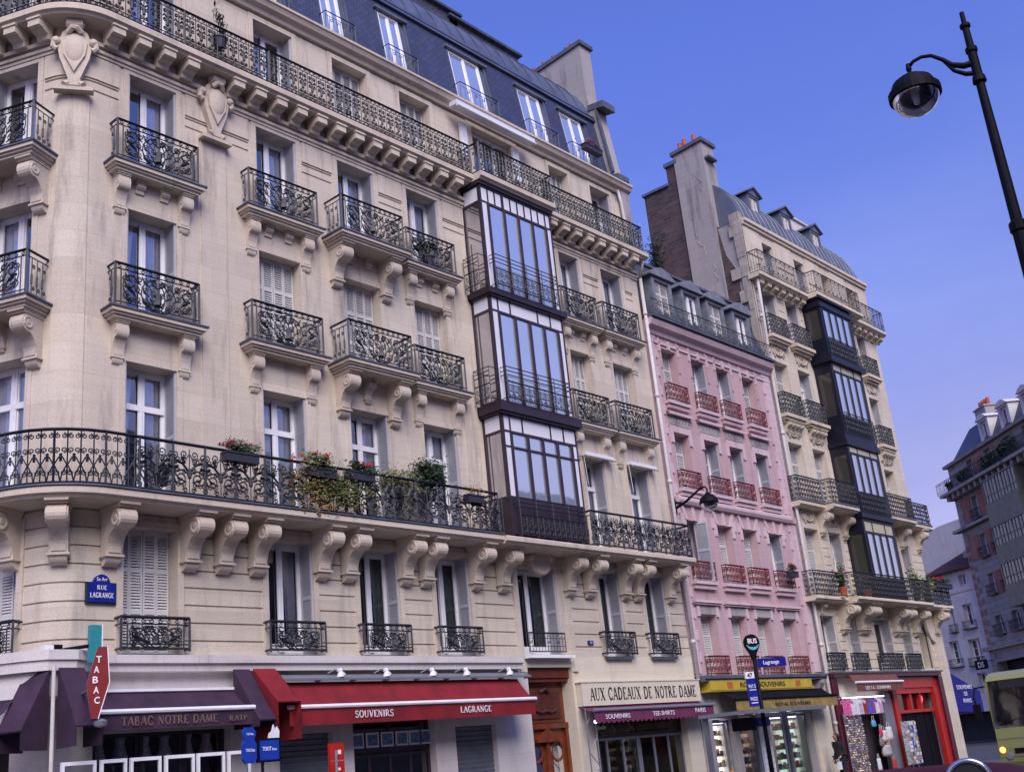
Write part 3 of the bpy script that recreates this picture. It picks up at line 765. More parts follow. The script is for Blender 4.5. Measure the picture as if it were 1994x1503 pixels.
# balconies rows 3 and 4
small=corbel_mesh('corbel',.27,.28,.92,M['trimA']); large=corbel_mesh('corbel',.32,.62,1.10,M['trimA']); tiny=corbel_mesh('corbel',.22,.3,.6,M['trimA'])
dent=modillion_mesh('dentil',.2,.16,.28,M['trimA'])
def slab_mesh(w,dep):
    k=('sl',w,dep)
    if k in CACHE: return CACHE[k]
    m=MB(); W=w/2
    for a,b,z0,z1 in((.10,.02,0,.06),(.05,.07,.06,.11),(.0,.12,.11,.19)):
        m.box(-W-b,W+b,-dep-b,0,z0-.23,z1-.23)
    CACHE[k]=cleanm(m.mesh('balcony',[M['trimA']])); return CACHE[k]
def cap_mesh(w,dep):
    k=('cap',w,dep)
    if k in CACHE: return CACHE[k]
    m=MB(); W=w/2; m.box(-W-.16,W+.16,-dep-.15,0,-.04,-.005); CACHE[k]=m.mesh('lead_cover',[M['lead']]); return CACHE[k]
def rail_mesh(w,h,dep,pat,mat,key,t=1):
    k=('r',w,h,dep,key,mat.name)
    if k in CACHE: return CACHE[k]
    m=MB(); fp=lyre(w,h,t) if pat=='lyre' else longpat(w,h,pat,t); sdp=sidep(dep,h,t) if pat in('lyre','leaf') else longpat(dep,h,'mesh' if pat=='mesh' else 'bars',t)
    railbox(m,w,h,dep,fp,sdp,t); CACHE[k]=m.mesh('railing',[mat]); return CACHE[k]
def balcony(u,z,w,dep,big=False,dentils=False):
    if u<UA0: p=mapA(u,0); rz=-ANG
    else: p=(u,0); rz=0
    o=inst('balcony',slab_mesh(w,dep),A,rel(A,p[0],p[1],z),rz)
    inst('lead_cover',cap_mesh(w,dep),o); inst('railing',rail_mesh(w,1.0,dep,'lyre',M['iron'],'ly',1.55),o)
    for s in(-1,1): inst('corbel',large if big else small,o,(s*(w/2-.22),0,-.23))
    if big and not dentils: inst('corbel',tiny,o,(0,0,-.23))
    if dentils:
        for s in(-1,1): inst('dentil',dent,o,(s*.30,0,-.23))
bc=[(8.80,2.1,.62,True),(12.08,2.0,.30,False),(15.50,2.05,.30,False),(18.08,2.1,.65,True),(20.52,1.86,.30,False),(27.10,1.80,.30,False),(29.35,2.0,.30,False)]
for u,w,d,bg in bc:
    balcony(u,11.36,w,d,bg,False); balcony(u,14.79,w,d,bg,True)
# first floor balconettes
for a,b in allw:
    u=(a+b)/2; p=mapA(u,0); w=1.48 if a<22 else 1.45
    m=MB(); m.box(-w/2+.1,w/2-.1,-.14,0,-.12,-.04)
    o=part('window_sill',m,M['lead'],A,rel(A,p[0],p[1],4.44),-ANG if u<UA0 else 0)
    inst('railing',rail_mesh(w,.64,.22,'lyre',M['iron'],'b1',1.45),o)
m=MB(); m.box(-.95,.95,-.2,0,-.12,-.04); o=part('window_sill',m,M['white'],A,rel(A,24.0,-.05,4.46)); 
m=MB(); m.iron(longpat(1.5,.55,'bars'),lambda u,v,d:(u-.78,-.08-d,v)); part('railing',m,M['iron'],o)
# long railings
def longrail(u0,u1,off,z,h,style,ends=(True,True),t=1):
    m=MB(); k=(RA+off)/RA; La=max(0,min(u1,UA0)-u0); Lb=max(0,min(u1,UA1)-max(u0,UA0))*k; Lc=max(0,u1-max(u0,UA1))
    def uu(l):
        if l<La: return u0+l
        if l<La+Lb: return max(u0,UA0)+(l-La)/k
        return max(u0,UA1)+(l-La-Lb)
    m.iron(longpat(La+Lb+Lc,h,style,t),lambda u,v,d:(*[c-q for c,q in zip(mapA(uu(u),off+d),(20.5,4))],z+v))
    for e,s in zip(ends,(u0,u1)):
        if e: m.iron(sidep(off-.05,h,t),lambda u,v,d:(*[c-q for c,q in zip(mapA(s+d,u+.05),(20.5,4))],z+v))
    return part('railing',m,M['iron'],A)
longrail(6.0,11.35,.84,7.38,1.08,'scroll',(False,False),1.4); longrail(11.35,21.68,.84,7.38,1.08,'leaf',(False,True),1.5)
longrail(25.62,30.68,.84,7.38,1.02,'leaf',(True,True),1.5)
longrail(6.0,22.22,.54,18.2,.98,'dense',(False,False),1.65); longrail(22.25,25.55,.88,18.2,.98,'dense',(True,True),1.65); longrail(25.58,30.95,.54,18.2,.98,'dense',(False,True),1.65)
# ---------------- glazed bay
BX0,BX1,BO=22.28,25.52,.74
bay=MB()
def fb(m,x0,x1,z0,z1,t=.05,o=BO): m.box(x0-20.5,x1-20.5,-o-4,-o+t-4,z0,z1)
tiers=[(14.52,17.92,17.36,17.80,None,0),(11.12,14.34,13.92,14.32,None,0),(7.36,10.80,10.36,10.78,9.86,0)]
for z0,z1,h0,h1,tr,_ in tiers:
    fb(bay,BX0,BX0+.07,z0,z1,.10); fb(bay,BX1-.07,BX1,z0,z1,.10)
    for zz in(h0-.07,h1): fb(bay,BX0+.07,BX1-.07,zz,zz+.07)
    gz0=z0+(1.12 if z0<8 else .0)
    for x in(22.60,23.30,23.94,24.59,25.24): fb(bay,x-.055,x+.055,z0,h0-.07,.08,BO+.012)
    hx=[22.60,23.12,24.34,24.92] if z0<14.4 else [22.63,22.93,23.24,23.30,23.62,23.94,24.26,24.59,24.9,25.24]
    for x in hx: fb(bay,x-.025,x+.025,h0,h1)
    if tr:
        fb(bay,BX0+.07,BX1-.07,tr,tr+.06)
        fb(bay,BX0+.07,BX1-.07,z0,z0+1.15,.06)
    fb(bay,BX0+.07,BX1-.07,z0,z0+.10)
    # left and right cheeks
    for X in(BX0,BX1-.06):
        a,b=X-20.5,X+.06-20.5
        bay.box(a,b,-4-.09,-4,z0,z1); bay.box(a,b,-4-BO+.10,-4-.09,h0-.07,h0); bay.box(a,b,-4-BO+.10,-4-.09,h1,h1+.07); bay.box(a,b,-4-BO+.10,-4-.09,z0,z0+(1.15 if z0<8 else .1))
for z0,z1,e in((14.36,14.53,.12),(10.86,11.13,.15),(17.86,17.97,.06)):
    bay.box(BX0-e-20.5,BX1+e-20.5,-4-BO-e,-4,z0,z1)
    bay.box(BX0-e+.05-20.5,BX1+e-.05-20.5,-4-BO-e+.05,-4,z0-.06,z0)
B=part('bay_window',bay,M['brownfr'],A)
wp=MB(); gp=MB(); gs=MB()
for z0,z1,h0,h1,tr,_ in tiers:
    wp.box(BX0+.07-20.5,BX1-.07-20.5,-4-BO+.02,-4-BO+.04,h0,h1)
    lo=z0+(1.15 if tr else .10)
    for x0,x1 in((22.35,22.56),(25.28,25.46)): wp.box(x0-20.5,x1-20.5,-4-BO+.005,-4-BO+.04,lo,h0-.07)
    wp.box(BX0+.01-20.5,BX0+.05-20.5,-4-BO+.10,-4-.09,h0,h1); wp.box(BX1-.05-20.5,BX1-.01-20.5,-4-BO+.10,-4-.09,h0,h1)
    gp.quad((22.56-20.5,-4-BO+.035,lo),(25.28-20.5,-4-BO+.035,lo),(25.28-20.5,-4-BO+.035,h0-.07),(22.56-20.5,-4-BO+.035,h0-.07))
    for X in(BX0+.03,BX1-.03): gs.quad((X-20.5,-4-BO+.1,lo),(X-20.5,-4-.09,lo),(X-20.5,-4-.09,h0-.07),(X-20.5,-4-BO+.1,h0-.07))
part('panel',wp,M['panelw'],B); part('pane',gp,M['glassb'],B); part('side_pane',gs,M['glasss'],B)
m=MB()   # blinds / curtains behind the glass
for z0,z1,h0,h1,tr,_ in tiers: m.box(22.75-20.5,25.3-20.5,-3.95,-3.93,z0,h0)
part('blind',m,M['room'],B)
for z,h in((14.56,.98),(11.16,.96),(7.40,1.0)):
    m=MB(); w=2.75
    def ff(u,v,d): return (22.38-20.5+u,-4-BO-.24-d,z+v)
    for q in(h,h-.12,h-.24,.55*h,.06): m.iron([([(0,q),(w,q)],.016)],ff)
    for i in range(5): m.iron([([(w*i/4,0),(w*i/4,h)],.016)],ff)
    m.iron(longpat(w,.55*h,'scroll',.85),ff)
    def fs(u,v,d): return (22.38-20.5+d,-4-BO-.24+u,z+v)
    for q in(h,h-.12,h-.24,.06): m.iron([([(0,q),(.22,q)],.014)],fs); m.iron([([(0,q),(.22,q)],.014)],lambda u,v,d:(25.13-20.5+d,-4-BO-.24+u,z+v))
    # cheek railing on the left side
    def fl(u,v,d): return (BX0-.30-20.5+d,-4-.12-u,z+v)
    for q in(h,h-.12,h-.24,.06): m.iron([([(0,q),(.58,q)],.015)],fl)
    for i in range(3): m.iron([([(.58*i/2,0),(.58*i/2,h)],.015)],fl)
    m.iron(longpat(.58,.5*h,'scroll',.85),fl)
    for q in(h,.06): m.iron([([(0,q),(.30,q)],.014)],lambda u,v,d:(BX0-.30-20.5+u,-4-.70-d,z+v)); m.iron([([(0,q),(.30,q)],.014)],lambda u,v,d:(BX0-.30-20.5+u,-4-.12-d,z+v))
    part('railing',m,M['iron'],B)
# white retracted awning case above row 5 doors
# ---------------- roof
mb=MB(); px=[(0.06,20.98),(.46,23.72)]
def rq(m,s0,s1,p0,p1,mi=0): m.quad((s0-20.5,p0[0]-4,p0[1]),(s1-20.5,p0[0]-4,p0[1]),(s1-20.5,p1[0]-4,p1[1]),(s0-20.5,p1[0]-4,p1[1]),mi)
prof=[(.46,23.72),(.52,23.80),(.62,24.22),(.80,24.66),(1.05,25.10),(1.38,25.50),(1.8,25.86),(2.4,26.2),(3.4,26.55),(5.5,26.7)]
dorm=[(12.1,13.2),(15.0,16.1),(17.35,18.42),(19.68,20.85),(22.65,24.40),(25.92,27.42),(28.18,29.72)]
segs=[]; x=3.0
for a,b in dorm: segs.append((x,a)); x=b
segs.append((x,30.5))
for a,b in segs: rq(mb,a,b,px[0],px[1])
lerp=lambda z:(.06+(z-20.98)/(23.72-20.98)*.40)
for a,b in dorm: rq(mb,a,b,(lerp(23.32),23.32),px[1])
# ends of the roof on the left, back slope
mb.poly([(3-20.5,.06-4,20.98),(3-20.5,.46-4,23.72)]+[(3-20.5,y-4,z) for y,z in prof]+[(3-20.5,8,26.7),(3-20.5,8,20.98)])
roof=part('roof',mb,M['slate'],A)
mb=MB()
for i in range(len(prof)-1): rq(mb,3,30.5,prof[i],prof[i+1])
rq(mb,3,30.5,(5.5,26.7),(12.9,25))
s=3.4
while s<30.4:   # standing seams
    for i in range(len(prof)-2):
        (y0,z0),(y1,z1)=prof[i],prof[i+1]
        P=[(s-.018-20.5,y0-4-.0,z0+.03),(s+.018-20.5,y0-4,z0+.03),(s+.018-20.5,y1-4,z1+.03),(s-.018-20.5,y1-4,z1+.03)]
        mb.quad(*[(p[0],p[1]-.02,p[2]+.015) for p in P]); mb.quad((P[0][0],P[0][1]+.03,P[0][2]-.04),(P[0][0],P[0][1]-.02,P[0][2]+.015),(P[3][0],P[3][1]-.02,P[3][2]+.015),(P[3][0],P[3][1]+.03,P[3][2]-.04))
        mb.quad((P[1][0],P[1][1]+.03,P[1][2]-.04),(P[1][0],P[1][1]-.02,P[1][2]+.015),(P[2][0],P[2][1]-.02,P[2][2]+.015),(P[2][0],P[2][1]+.03,P[2][2]-.04))
    s+=.66
mb.box(3-20.5,10,.36-4,.50-4,23.70,23.78); mb.box(3-20.5,10,.38-4,.5-4,23.84,23.90)
part('zinc_covering',mb,M['zinc'],roof)
mb=MB()
for a,b,h in((13,15.5,27.35),(15.6,18.4,27.0),(18.0,22.4,27.25),(22.6,25.4,26.95),(25.0,28.6,26.75)):
    mb.box(a-20.5,b-20.5,2.2-4,6-4,26.1,h-.10); mb.box(a-.12-20.5,b+.12-20.5,2.05-4,6.1-4,h-.10,h)
part('ridge_capping',mb,M['slateg'],roof)
for i,(a,b) in enumerate(dorm):
    w=b-a; L=sqrt(2.34**2+.34**2); an=math.atan2(.342,2.34)
    def sl_(x,y,z): return (x,y*cos(an)+z*sin(an),-y*sin(an)+z*cos(an))
    f=MB()
    for x0,x1,z0,z1 in((-w/2+.05,-w/2+.14,0,L),(w/2-.34,w/2-.25,0,L),(-w/2+.14,w/2-.34,L-.09,L),(-w/2+.14,w/2-.34,0,.1),(-.14,-.05,.1,L-.09)):
        f.box(x0,x1,.02,.09,z0,z1,0,sl_)
    f.box(w/2-.25,w/2-.02,.05,.3,0,L,1,sl_); f.box(-w/2,-w/2+.05,-.02,.3,0,L,1,sl_); f.box(w/2-.04,w/2,-.03,.3,0,L+.02,2,sl_)
    f.box(-w/2-.08,w/2+.08,-.10,.35,L,L+.07,2,sl_)
    d=part('window',f,[M['white'],M['zinc'],M['zincC']],A,rel(A,(a+b)/2,.06,20.99))
    g=MB(); P=[sl_(-w/2+.14,.05,.1),sl_(w/2-.34,.05,.1),sl_(w/2-.34,.05,L-.09),sl_(-w/2+.14,.05,L-.09)]; g.quad(*P); part('pane',g,M['glassb'],d)
    g=MB(); wr=w+.0
    g.iron([([(0,.86),(wr,.86)],.020),([(0,.10),(wr,.10)],.015),([(0,.72),(wr,.72)],.010),([(0,0),(0,.86)],.016),([(wr,0),(wr,.86)],.016)]+[([(q*wr/8,.1),(q*wr/8,.72)],.010) for q in range(1,8)]+[(sp(wr*q,.6,.07,0,1.2,1),.010) for q in(.2,.4,.6,.8)],lambda u,v,dd:(u-wr/2,-.12-dd,v))
    for s in(-1,1): g.iron([([(0,.86),(.26,.86)],.016)],lambda u,v,dd,s=s:(s*wr/2+dd,-.12+u,v))
    part('railing',g,M['iron'],d)
# chimney and party wall on the right
mb=MB()
def slabYZ(m,pts,x0,x1,mi=0): m.prism([(y-4,z) for y,z in pts],x0-20.5,x1-20.5,'x',mi)
slabYZ(mb,[(-.02,18.2),(-.02,21.3),(.02,21.55),(.30,23.8),(.30,24.2),(.62,24.3),(.62,27.2),(3.6,27.0),(3.6,18.2)],30.42,31.08)
slabYZ(mb,[(-.16,18.2),(-.16,21.15),(.05,21.15),(.05,18.2)],30.62,31.10)
ch=part('chimney',mb,M['partywall'],A)
mb=MB()
slabYZ(mb,[(.52,27.2),(.52,27.36),(3.7,27.14),(3.7,26.98)],30.34,31.16); slabYZ(mb,[(-.10,24.14),(-.10,24.4),(.60,24.5),(.60,24.28)],30.38,31.12); slabYZ(mb,[(-.24,21.15),(-.24,21.36),(.1,21.42),(.1,21.15)],30.52,31.16)
slabYZ(mb,[(-.06,21.4),(.30,24.2),(.24,24.2),(-.12,21.45)],30.36,30.5)
part('coping',mb,M['lead'],ch)
mb=MB()
for y in(1.2,1.45,2.1,2.6,3.1): mb.lathe([(0,.42),(.10,.42),(.09,.38),(.11,0),(.12,-.05)],12,(10.25,y-4,27.25-(y-1)*.05))
part('chimney_pot',mb,M['terr'],ch)
mb=MB(); mb.tube([(x-20.5,y-4,z) for x,y,z in((30.50,-.12,20.7),(30.55,-.16,20.2),(30.62,-.16,18.9),(30.85,-.45,18.3),(30.98,-.42,17.9),(31.05,-.16,17.4))],.055,8)
mb.tube([(31.07-20.5,-.16-4,17.4),(31.07-20.5,-.16-4,3.7)],.06,8)
for z in(16,13,10,7,4.8): mb.tube([(31.07-20.5,-4.16,z),(31.07-20.5,-4.16,z+.12)],.075,8)
part('drainpipe',mb,M['whitestone'],A,smooth=True)
# entrance door
mb=MB()
mb.box(-.93,.93,.40,.45,0,4.1); mb.box(-.98,.98,.10,.45,3.86,4.12); mb.box(-.94,.94,.16,.45,3.76,3.86)
mb.box(-.80,.80,.34,.41,2.72,3.62); 
for x in(-.93,-.06,.80): mb.box(x,x+.13,.32,.41,0,2.62)
mb.box(-.93,.93,.30,.41,2.56,2.70); mb.prism([(-.45,2.30),(.45,2.30),(0,2.56)],.26,.40,'y'); mb.box(-.5,.5,.24,.4,2.22,2.30)
for s in(-1,1):
    mb.box(s*.44-.30,s*.44+.30,.33,.40,.1,.75); mb.lathe([(.20,-.02),(.26,-.04),(.30,0)],16,(s*.43,.40,1.98),axis='y')
dr=part('door',mb,M['wood'],A,rel(A,24.08,0,0))
mb=MB(); mb.box(-.66,.66,.30,.335,2.82,3.52)
mb.tube([(-.45,.28,3.05),(-.2,.26,2.98),(0,.26,3.02),(.2,.26,2.98),(.45,.28,3.05)],.035,6); mb.tube([(-.2,.28,3.50),(0,.24,3.58),(.2,.28,3.50)],.045,6)
part('carved_panel',mb,M['woodd'],dr)
mb=MB()
for s in(-1,1):
    mb.prism([(s*.43-.20,.85),(s*.43+.20,.85),(s*.43+.20,1.9)]+[(s*.43+.20*cos(t),1.9+.22*sin(t)) for t in [i*pi/8 for i in range(9)]],.385,.395,'y')
part('pane',mb,M['glassd'],dr)
# ground floor shop fronts of A
def shopwin(root,x0,x1,z0,z1,mat,n=2,y=.22,gm='glassd',ox=20.5,oy=4,t=.07,bars=0):
    m=MB(); a,b=x0-ox,x1-ox
    m.box(a,a+t,y-oy,y+.06-oy,z0,z1); m.box(b-t,b,y-oy,y+.06-oy,z0,z1); m.box(a+t,b-t,y-oy,y+.06-oy,z1-t,z1); m.box(a+t,b-t,y-oy,y+.06-oy,z0,z0+t)
    for i in range(1,n): x=a+(b-a)*i/n; m.box(x-t/2,x+t/2,y-oy,y+.06-oy,z0+t,z1-t)
    for i in range(bars): z=z0+(z1-z0)*(i+1)/(bars+1); m.box(a+t,b-t,y+.01-oy,y+.05-oy,z-.02,z+.02)
    o=part('shop_window',m,mat,root); g=MB(); g.quad((a+t,y+.03-oy,z0+t),(b-t,y+.03-oy,z0+t),(b-t,y+.03-oy,z1-t),(a+t,y+.03-oy,z1-t)); part('pane',g,M[gm],o); return o
for a,b in((11.05,12.0),(12.02,12.94),(12.96,13.90)): shopwin(A,a,b,1.5,2.98,M['brownfr'],1,gm='clear')
shopwin(A,10.95,13.92,.1,1.48,M['brownfr'],3)
def roller(x0,x1,z1,root=A):
    m=MB(); z=0; n=int(z1/.11)
    for i in range(n):
        z=i*z1/n; h=z1/n; m.quad((x0-20.5,-3.82,z),(x1-20.5,-3.82,z),(x1-20.5,-3.855,z+h*.8),(x0-20.5,-3.855,z+h*.8)); m.quad((x0-20.5,-3.855,z+h*.8),(x1-20.5,-3.855,z+h*.8),(x1-20.5,-3.82,z+h),(x0-20.5,-3.82,z+h))
    return part('roller_shutter',m,M['shutterm'],root)
roller(15.1,16.52,2.78); roller(20.3,21.75,2.74)
shopwin(A,17.1,19.62,2.28,2.98,M['brownfr'],2); shopwin(A,17.1,19.62,.1,2.26,M['brownfr'],4,bars=0)
shopwin(A,25.75,28.02,.1,2.20,M['steel'],3); shopwin(A,28.04,30.3,.1,2.20,M['steel'],3); shopwin(A,25.75,30.3,2.22,2.88,M['brownfr'],2)
shopwin(A,5,9.4,.5,2.9,M['brownfr'],3) if False else None


M['dormg']=simple('painted_dormer_grey',(.17,.18,.21),.6,.3,4)
# ================================================================== PINK BUILDING
PK=empty('townhouse',(35.4,4,0),'narrow pink rendered townhouse with dark red window railings and grey slate dormers','building')
def lc(x,y,z): return (x-35.4,y-4,z)
pc=[(31.94,32.90),(33.83,34.81),(35.53,36.50),(37.38,38.35)]
pr=[(3.80,5.76),(6.86,8.90),(9.96,11.95),(13.06,15.03)]
R=[]
for i,(z0,z1) in enumerate(pr):
    for a,b in pc:
        if i==3:
            R+= [(a-.28,b+.28,z1-.35,z1+.5,.0),(a-.12,a-.02,z0+1.2,z1+.55,.03),(b+.02,b+.14,z0+1.2,z1+.55,.03)]
        R.append((a,b,z0,z1,None))
R+= [(31.1,39.6,9.42,9.62,.10)]
mb=MB(); relief(mb,(31.1,39.62,0,15.9),R+[(31.6,33.0,0,2.5,None),(33.3,38.2,0,2.55,None)],flat,hole=.52)
mb.quad((31.1,.8,0),(39.6,.8,0),(39.6,.8,15.9),(31.1,.8,15.9),1)
mb.quad((39.6,8,0),(31.1,8,0),(31.1,8,15.9),(39.6,8,15.9),1)
mb.v=[lc(*v) for v in mb.v]
for i,f in enumerate(mb.f):
    if sum(mb.v[k][2] for k in f)/4<3.6 and mb.m[i]==0: mb.m[i]=2
part('wall',mb,[M['pink'],M['room'],M['partywall']],PK)
mb=MB()
bx=lambda m,x0,x1,o,z0,z1,y1=0: m.box(x0-35.4,x1-35.4,-o-4,y1-4,z0,z1)
# quoins both sides
z=3.9; k=0
while z<15.4:
    e=.14 if k%2 else 0
    bx(mb,31.12,31.52+e,.035,z,z+.34); bx(mb,39.12-e,39.6,.035,z,z+.34); z+=.345; k+=1
part('quoins',mb,M['palepink'],PK)
mb=MB()
mb.sweep([31.1-35.4,39.62-35.4],[(0,15.45),(.08,15.45),(.12,15.6),(.30,15.68),(.36,15.82),(.36,15.90),(0,15.92)],lambda u,o:(u,-o-4)); mb.sweep([31.1-35.4,39.62-35.4],[(0,15.15),(.05,15.15),(.05,15.25),(0,15.25)],lambda u,o:(u,-o-4))
mb.sweep([31.5-35.4,39.2-35.4],[(0,9.40),(.12,9.40),(.18,9.5),(.18,9.60),(.1,9.66),(0,9.7)],lambda u,o:(u,-o-4))
part('cornice',mb,M['palepink'],PK,clean=True)
for i,(z0,z1) in enumerate(pr):
    for j,(a,b) in enumerate(pc):
        c=(a+b)/2; m=MB()
        if i==3:
            for x in(a-.16,b+.04): m.box(x-c,x+.12-c,-.05,0,z1-.15-z0,z1+.32-z0)
            m.box(-.08,.08,-.06,0,z1-z0+.0,z1-z0+.32)
        if i==2:
            m.prism([(a-.22-c,z1-z0+.60),(b+.22-c,z1-z0+.60),(b+.30-c,z1-z0+.70),(a-.30-c,z1-z0+.70)],-.16,0,'y')
            m.box(a-.16-c,a-c,-.05,0,z1-z0-.38,z1-z0+.20); m.box(b-c,b+.16-c,-.05,0,z1-z0-.38,z1-z0+.20); m.box(a-c,b-c,-.05,0,z1-z0+.003,z1-z0+.20); m.box(a-.2-c,b+.2-c,-.035,0,z1-z0+.20,z1-z0+.24)
        if i==1:
            for q in(-.52,-.08,.36):
                o_=(q+.08)*.5; m.prism([(q,z1-z0-.0),(q+.17,z1-z0-.0),(q+.17+o_,z1-z0+.50),(q+o_,z1-z0+.50)],-.05,-.002,'y')
            for s in(-1,1): m.box(min(s*.50,s*.66),max(s*.50,s*.66),-.04,0,z1-z0-.42,z1-z0-.02); m.box(min(s*.56,s*.80),max(s*.56,s*.80),-.035,-.001,z1-z0-.16,z1-z0+.2)
        if i==0:
            m.box(a-.16-c,a-.02-c,-.06,0,z1-z0-.05,z1-z0+.28); m.box(b+.02-c,b+.16-c,-.06,0,z1-z0-.05,z1-z0+.28); m.box(a-.35-c,b+.35-c,-.16,0,z1-z0+.38,z1-z0+.46); m.box(a-.3-c,b+.3-c,-.11,0,z1-z0+.32,z1-z0+.38)
        m.box(a-.2-c,b+.2-c,-.20,0,-.12,-.02); m.box(a-.15-c,b+.15-c,-.13,0,-.26,-.12)
        o=part('window_surround',m,M['palepink'],PK,rel(PK,c,0,z0))
        if i in(0,2):
            m=MB(); m.box(a-c-.02*(i==0)-.13*(i==2),b-c+.02*(i==0)+.13*(i==2),-.03,0,z1-z0+(.02 if i==0 else .27),z1-z0+(.27 if i==0 else .56)); 
            if i==2:
                for q in range(6): m.tube([(-.48+q*.19,-.035,z1-z0+.34),(-.42+q*.19,-.045,z1-z0+.48),(-.36+q*.19,-.035,z1-z0+.36)],.018,5)
            part('carved_frieze',m,M['partywall'],o)
        closed=(i==0) or (i==3 and j in(0,3)) or (i==2 and j==0) or (i==1 and j in(1,2))
        window(PK,(c,.02,z0),0,round(b-a,2),z1-z0,style='six',closed=closed,leaves=2,curt='part' if j%2 else None,gm='glassd' if (i,j)==(1,0) else 'glass',op=not((i,j)==(1,0)),name='window')
        if (i,j)==(1,0):
            inst('shutter',shutter_open(round(z1-z0,2),.45,M['greysh']),PK,rel(PK,c+.22,.16,z0),radians(25))
        m=MB(); railbox(m,1.22,.60,.16,longpat(1.22,.60,'mesh',1.35),longpat(.16,.60,'mesh',.8)); part('railing',m,M['redrail'],PK,rel(PK,c+.05,0,z0+.02))
# mansard roof
mb=MB(); P0,P1=(-.20,15.93),(.75,18.75)
mb.quad(lc(31.1,*P0),lc(39.6,*P0),lc(39.6,*P1),lc(31.1,*P1)); 
mb.poly([lc(31.1,*P0),lc(31.1,*P1),lc(31.1,7,18.75),lc(31.1,7,15.93)])
rf=part('roof',mb,M['slateg'],PK)
mb=MB(); mb.quad(lc(31.1,*P1),lc(39.6,*P1),lc(39.6,2.6,19.35),lc(31.1,2.6,19.35)); mb.quad(lc(31.1,2.6,19.35),lc(39.6,2.6,19.35),lc(39.6,8,18),lc(31.1,8,18)); mb.box(-4.3,4.2,.66-4,.80-4,18.72,18.82)
mb.box(-4.3,4.22,-.46-4,-.2-4,15.93,16.0)
part('zinc_covering',mb,M['lead'],rf)
for j,(c,cl) in enumerate(((32.42,1),(34.30,0),(36.0,1),(37.88,0))):
    m=MB(); w=.47
    for x0,x1 in((-.62,-w),(w,.62)): m.box(x0,x1,-.05,.9,0,1.72)
    m.box(-w,w,-.05,.9,1.62,1.72); m.box(-w,w,.75,.8,0,1.6,1)
    m.prism([(-.80,1.74),(-.80,1.80),(-.40,2.04),(0,2.14),(.40,2.04),(.80,1.80),(.80,1.74)],-.16,1.1,'y')
    d=part('dormer',m,[M['dormg'],M['dark']],rf,(c-35.4,-4-.10,16.0))
    fr,pn=win_meshes(.94,1.60,'plain',M['white'],M['glass'],0); inst('window_frame',fr,d,(0,-.3,.02)); inst('pane',pn,d,(0,-.3,.02)); 
    if cl: inst('shutter',shutter_closed(.92,1.60,2,M['offwhite']),d,(0,.05,.02))
mb=MB(); mb.iron(longpat(8.3,.62,'bars',.9),lambda u,v,d:(31.2+u-35.4,-.36-4-d,16.02+v)); part('railing',mb,M['ironC'],rf)
for x,t in((33.36,.8),(35.15,.8),(36.94,.8),(38.8,.8)):   # dark zinc bands between dormers
    m=MB(); m.quad(lc(x-.12,-.215,15.95),lc(x+.12,-.215,15.95),lc(x+.12,.70,18.65),lc(x-.12,.70,18.65)); part('ridge_band',m,M['zinc'],rf)
mb=MB(); mb.tube([(x-35.4,y-4,z) for x,y,z in((39.75,-.25,20.0),(39.74,-.22,18),(39.72,-.14,15.5),(39.72,-.14,3.6),(39.72,-.14,.2))],.062,8)
for z in(18,16,13,10,7,4.8,2): mb.tube([(39.72-35.4,-4.15,z),(39.72-35.4,-4.15,z+.12)],.08,8)
part('drainpipe',mb,M['whitestone'],PK,smooth=True)
# shop front of the pink house
shopwin(PK,31.6,33.0,.1,2.45,M['steel'],1,ox=35.4); shopwin(PK,33.3,38.2,.1,2.5,M['steel'],3,ox=35.4)
mb=MB(); mb.box(31.12-35.4,39.3-35.4,-4.42,-4,3.70,3.80); mb.box(31.12-35.4,39.3-35.4,-4.36,-4,3.62,3.70); part('shop_cornice',mb,M['lead'],PK)
mb=MB()
for x in(38.95,): mb.prism([(-.02,0),(-.34,0),(-.34,-.12),(-.22,-.3),(-.1,-.5),(-.02,-.55)],x-35.4-.16,x-35.4+.16,'x')
for i in range(len(mb.v)): mb.v[i]=(mb.v[i][0],mb.v[i][1]-4,mb.v[i][2]+3.6)
part('bracket',mb,M['partywall'],PK)
mb=MB(); mb.box(38.3-35.4,39.6-35.4,-4.06,-4,0,3.6); mb.box(38.45-35.4,38.85-35.4,-4.09,-4.06,.3,2.2); mb.box(39.05-35.4,39.3-35.4,-4.09,-4.06,.3,2.9); part('pilaster',mb,M['plaster'],PK)
mb=MB(); mb.box(31.3-35.4,31.58-35.4,-4.10,-4,0,2.9); part('pilaster',mb,M['partywall'],PK)

# ================================================================== PALE BUILDING C with the black glazed bay
CB=empty('apartment_building',(45.5,5,0),'pale stone apartment building with black glazed bay, red shopfront and tall brick gable chimney','building')
OC=45.5; lc=lambda x,y,z:(x-OC,y-5,z)
cc=[(40.25,41.43),(42.30,43.42)]; rc=[(49.15,50.2)]
crow=[(3.98,5.98),(6.88,9.36),(10.42,12.82),(13.95,16.28),(17.35,19.48)]
R=[]
for k in range(8): R.append((39.6,51.5,4.0+.34*k,4.03+.34*k,-.035))
for k in range(7): R.append((39.6,51.5,6.95+.34*k,6.98+.34*k,-.035))
for a,b in cc+rc:
    for i,(z0,z1) in enumerate(crow):
        R.append((a-.13,b+.13,z0,z1+.13,.03)); R.append((a,b,z0,z1,None))
for zz in(17.9,18.35,18.8,19.2):
    for a,b in((39.8,40.1),(41.55,42.15),(43.55,43.8)): R.append((a,b,zz,zz+.04,-.03))
for zz in(14.2,): R.append((41.56,41.62,10.4,17,.05)); R.append((42.1,42.16,10.4,17,.05))
R+= [(44.9,46.5,3.98,5.98,None),(47.5,48.5,4.0,6.0,None)]
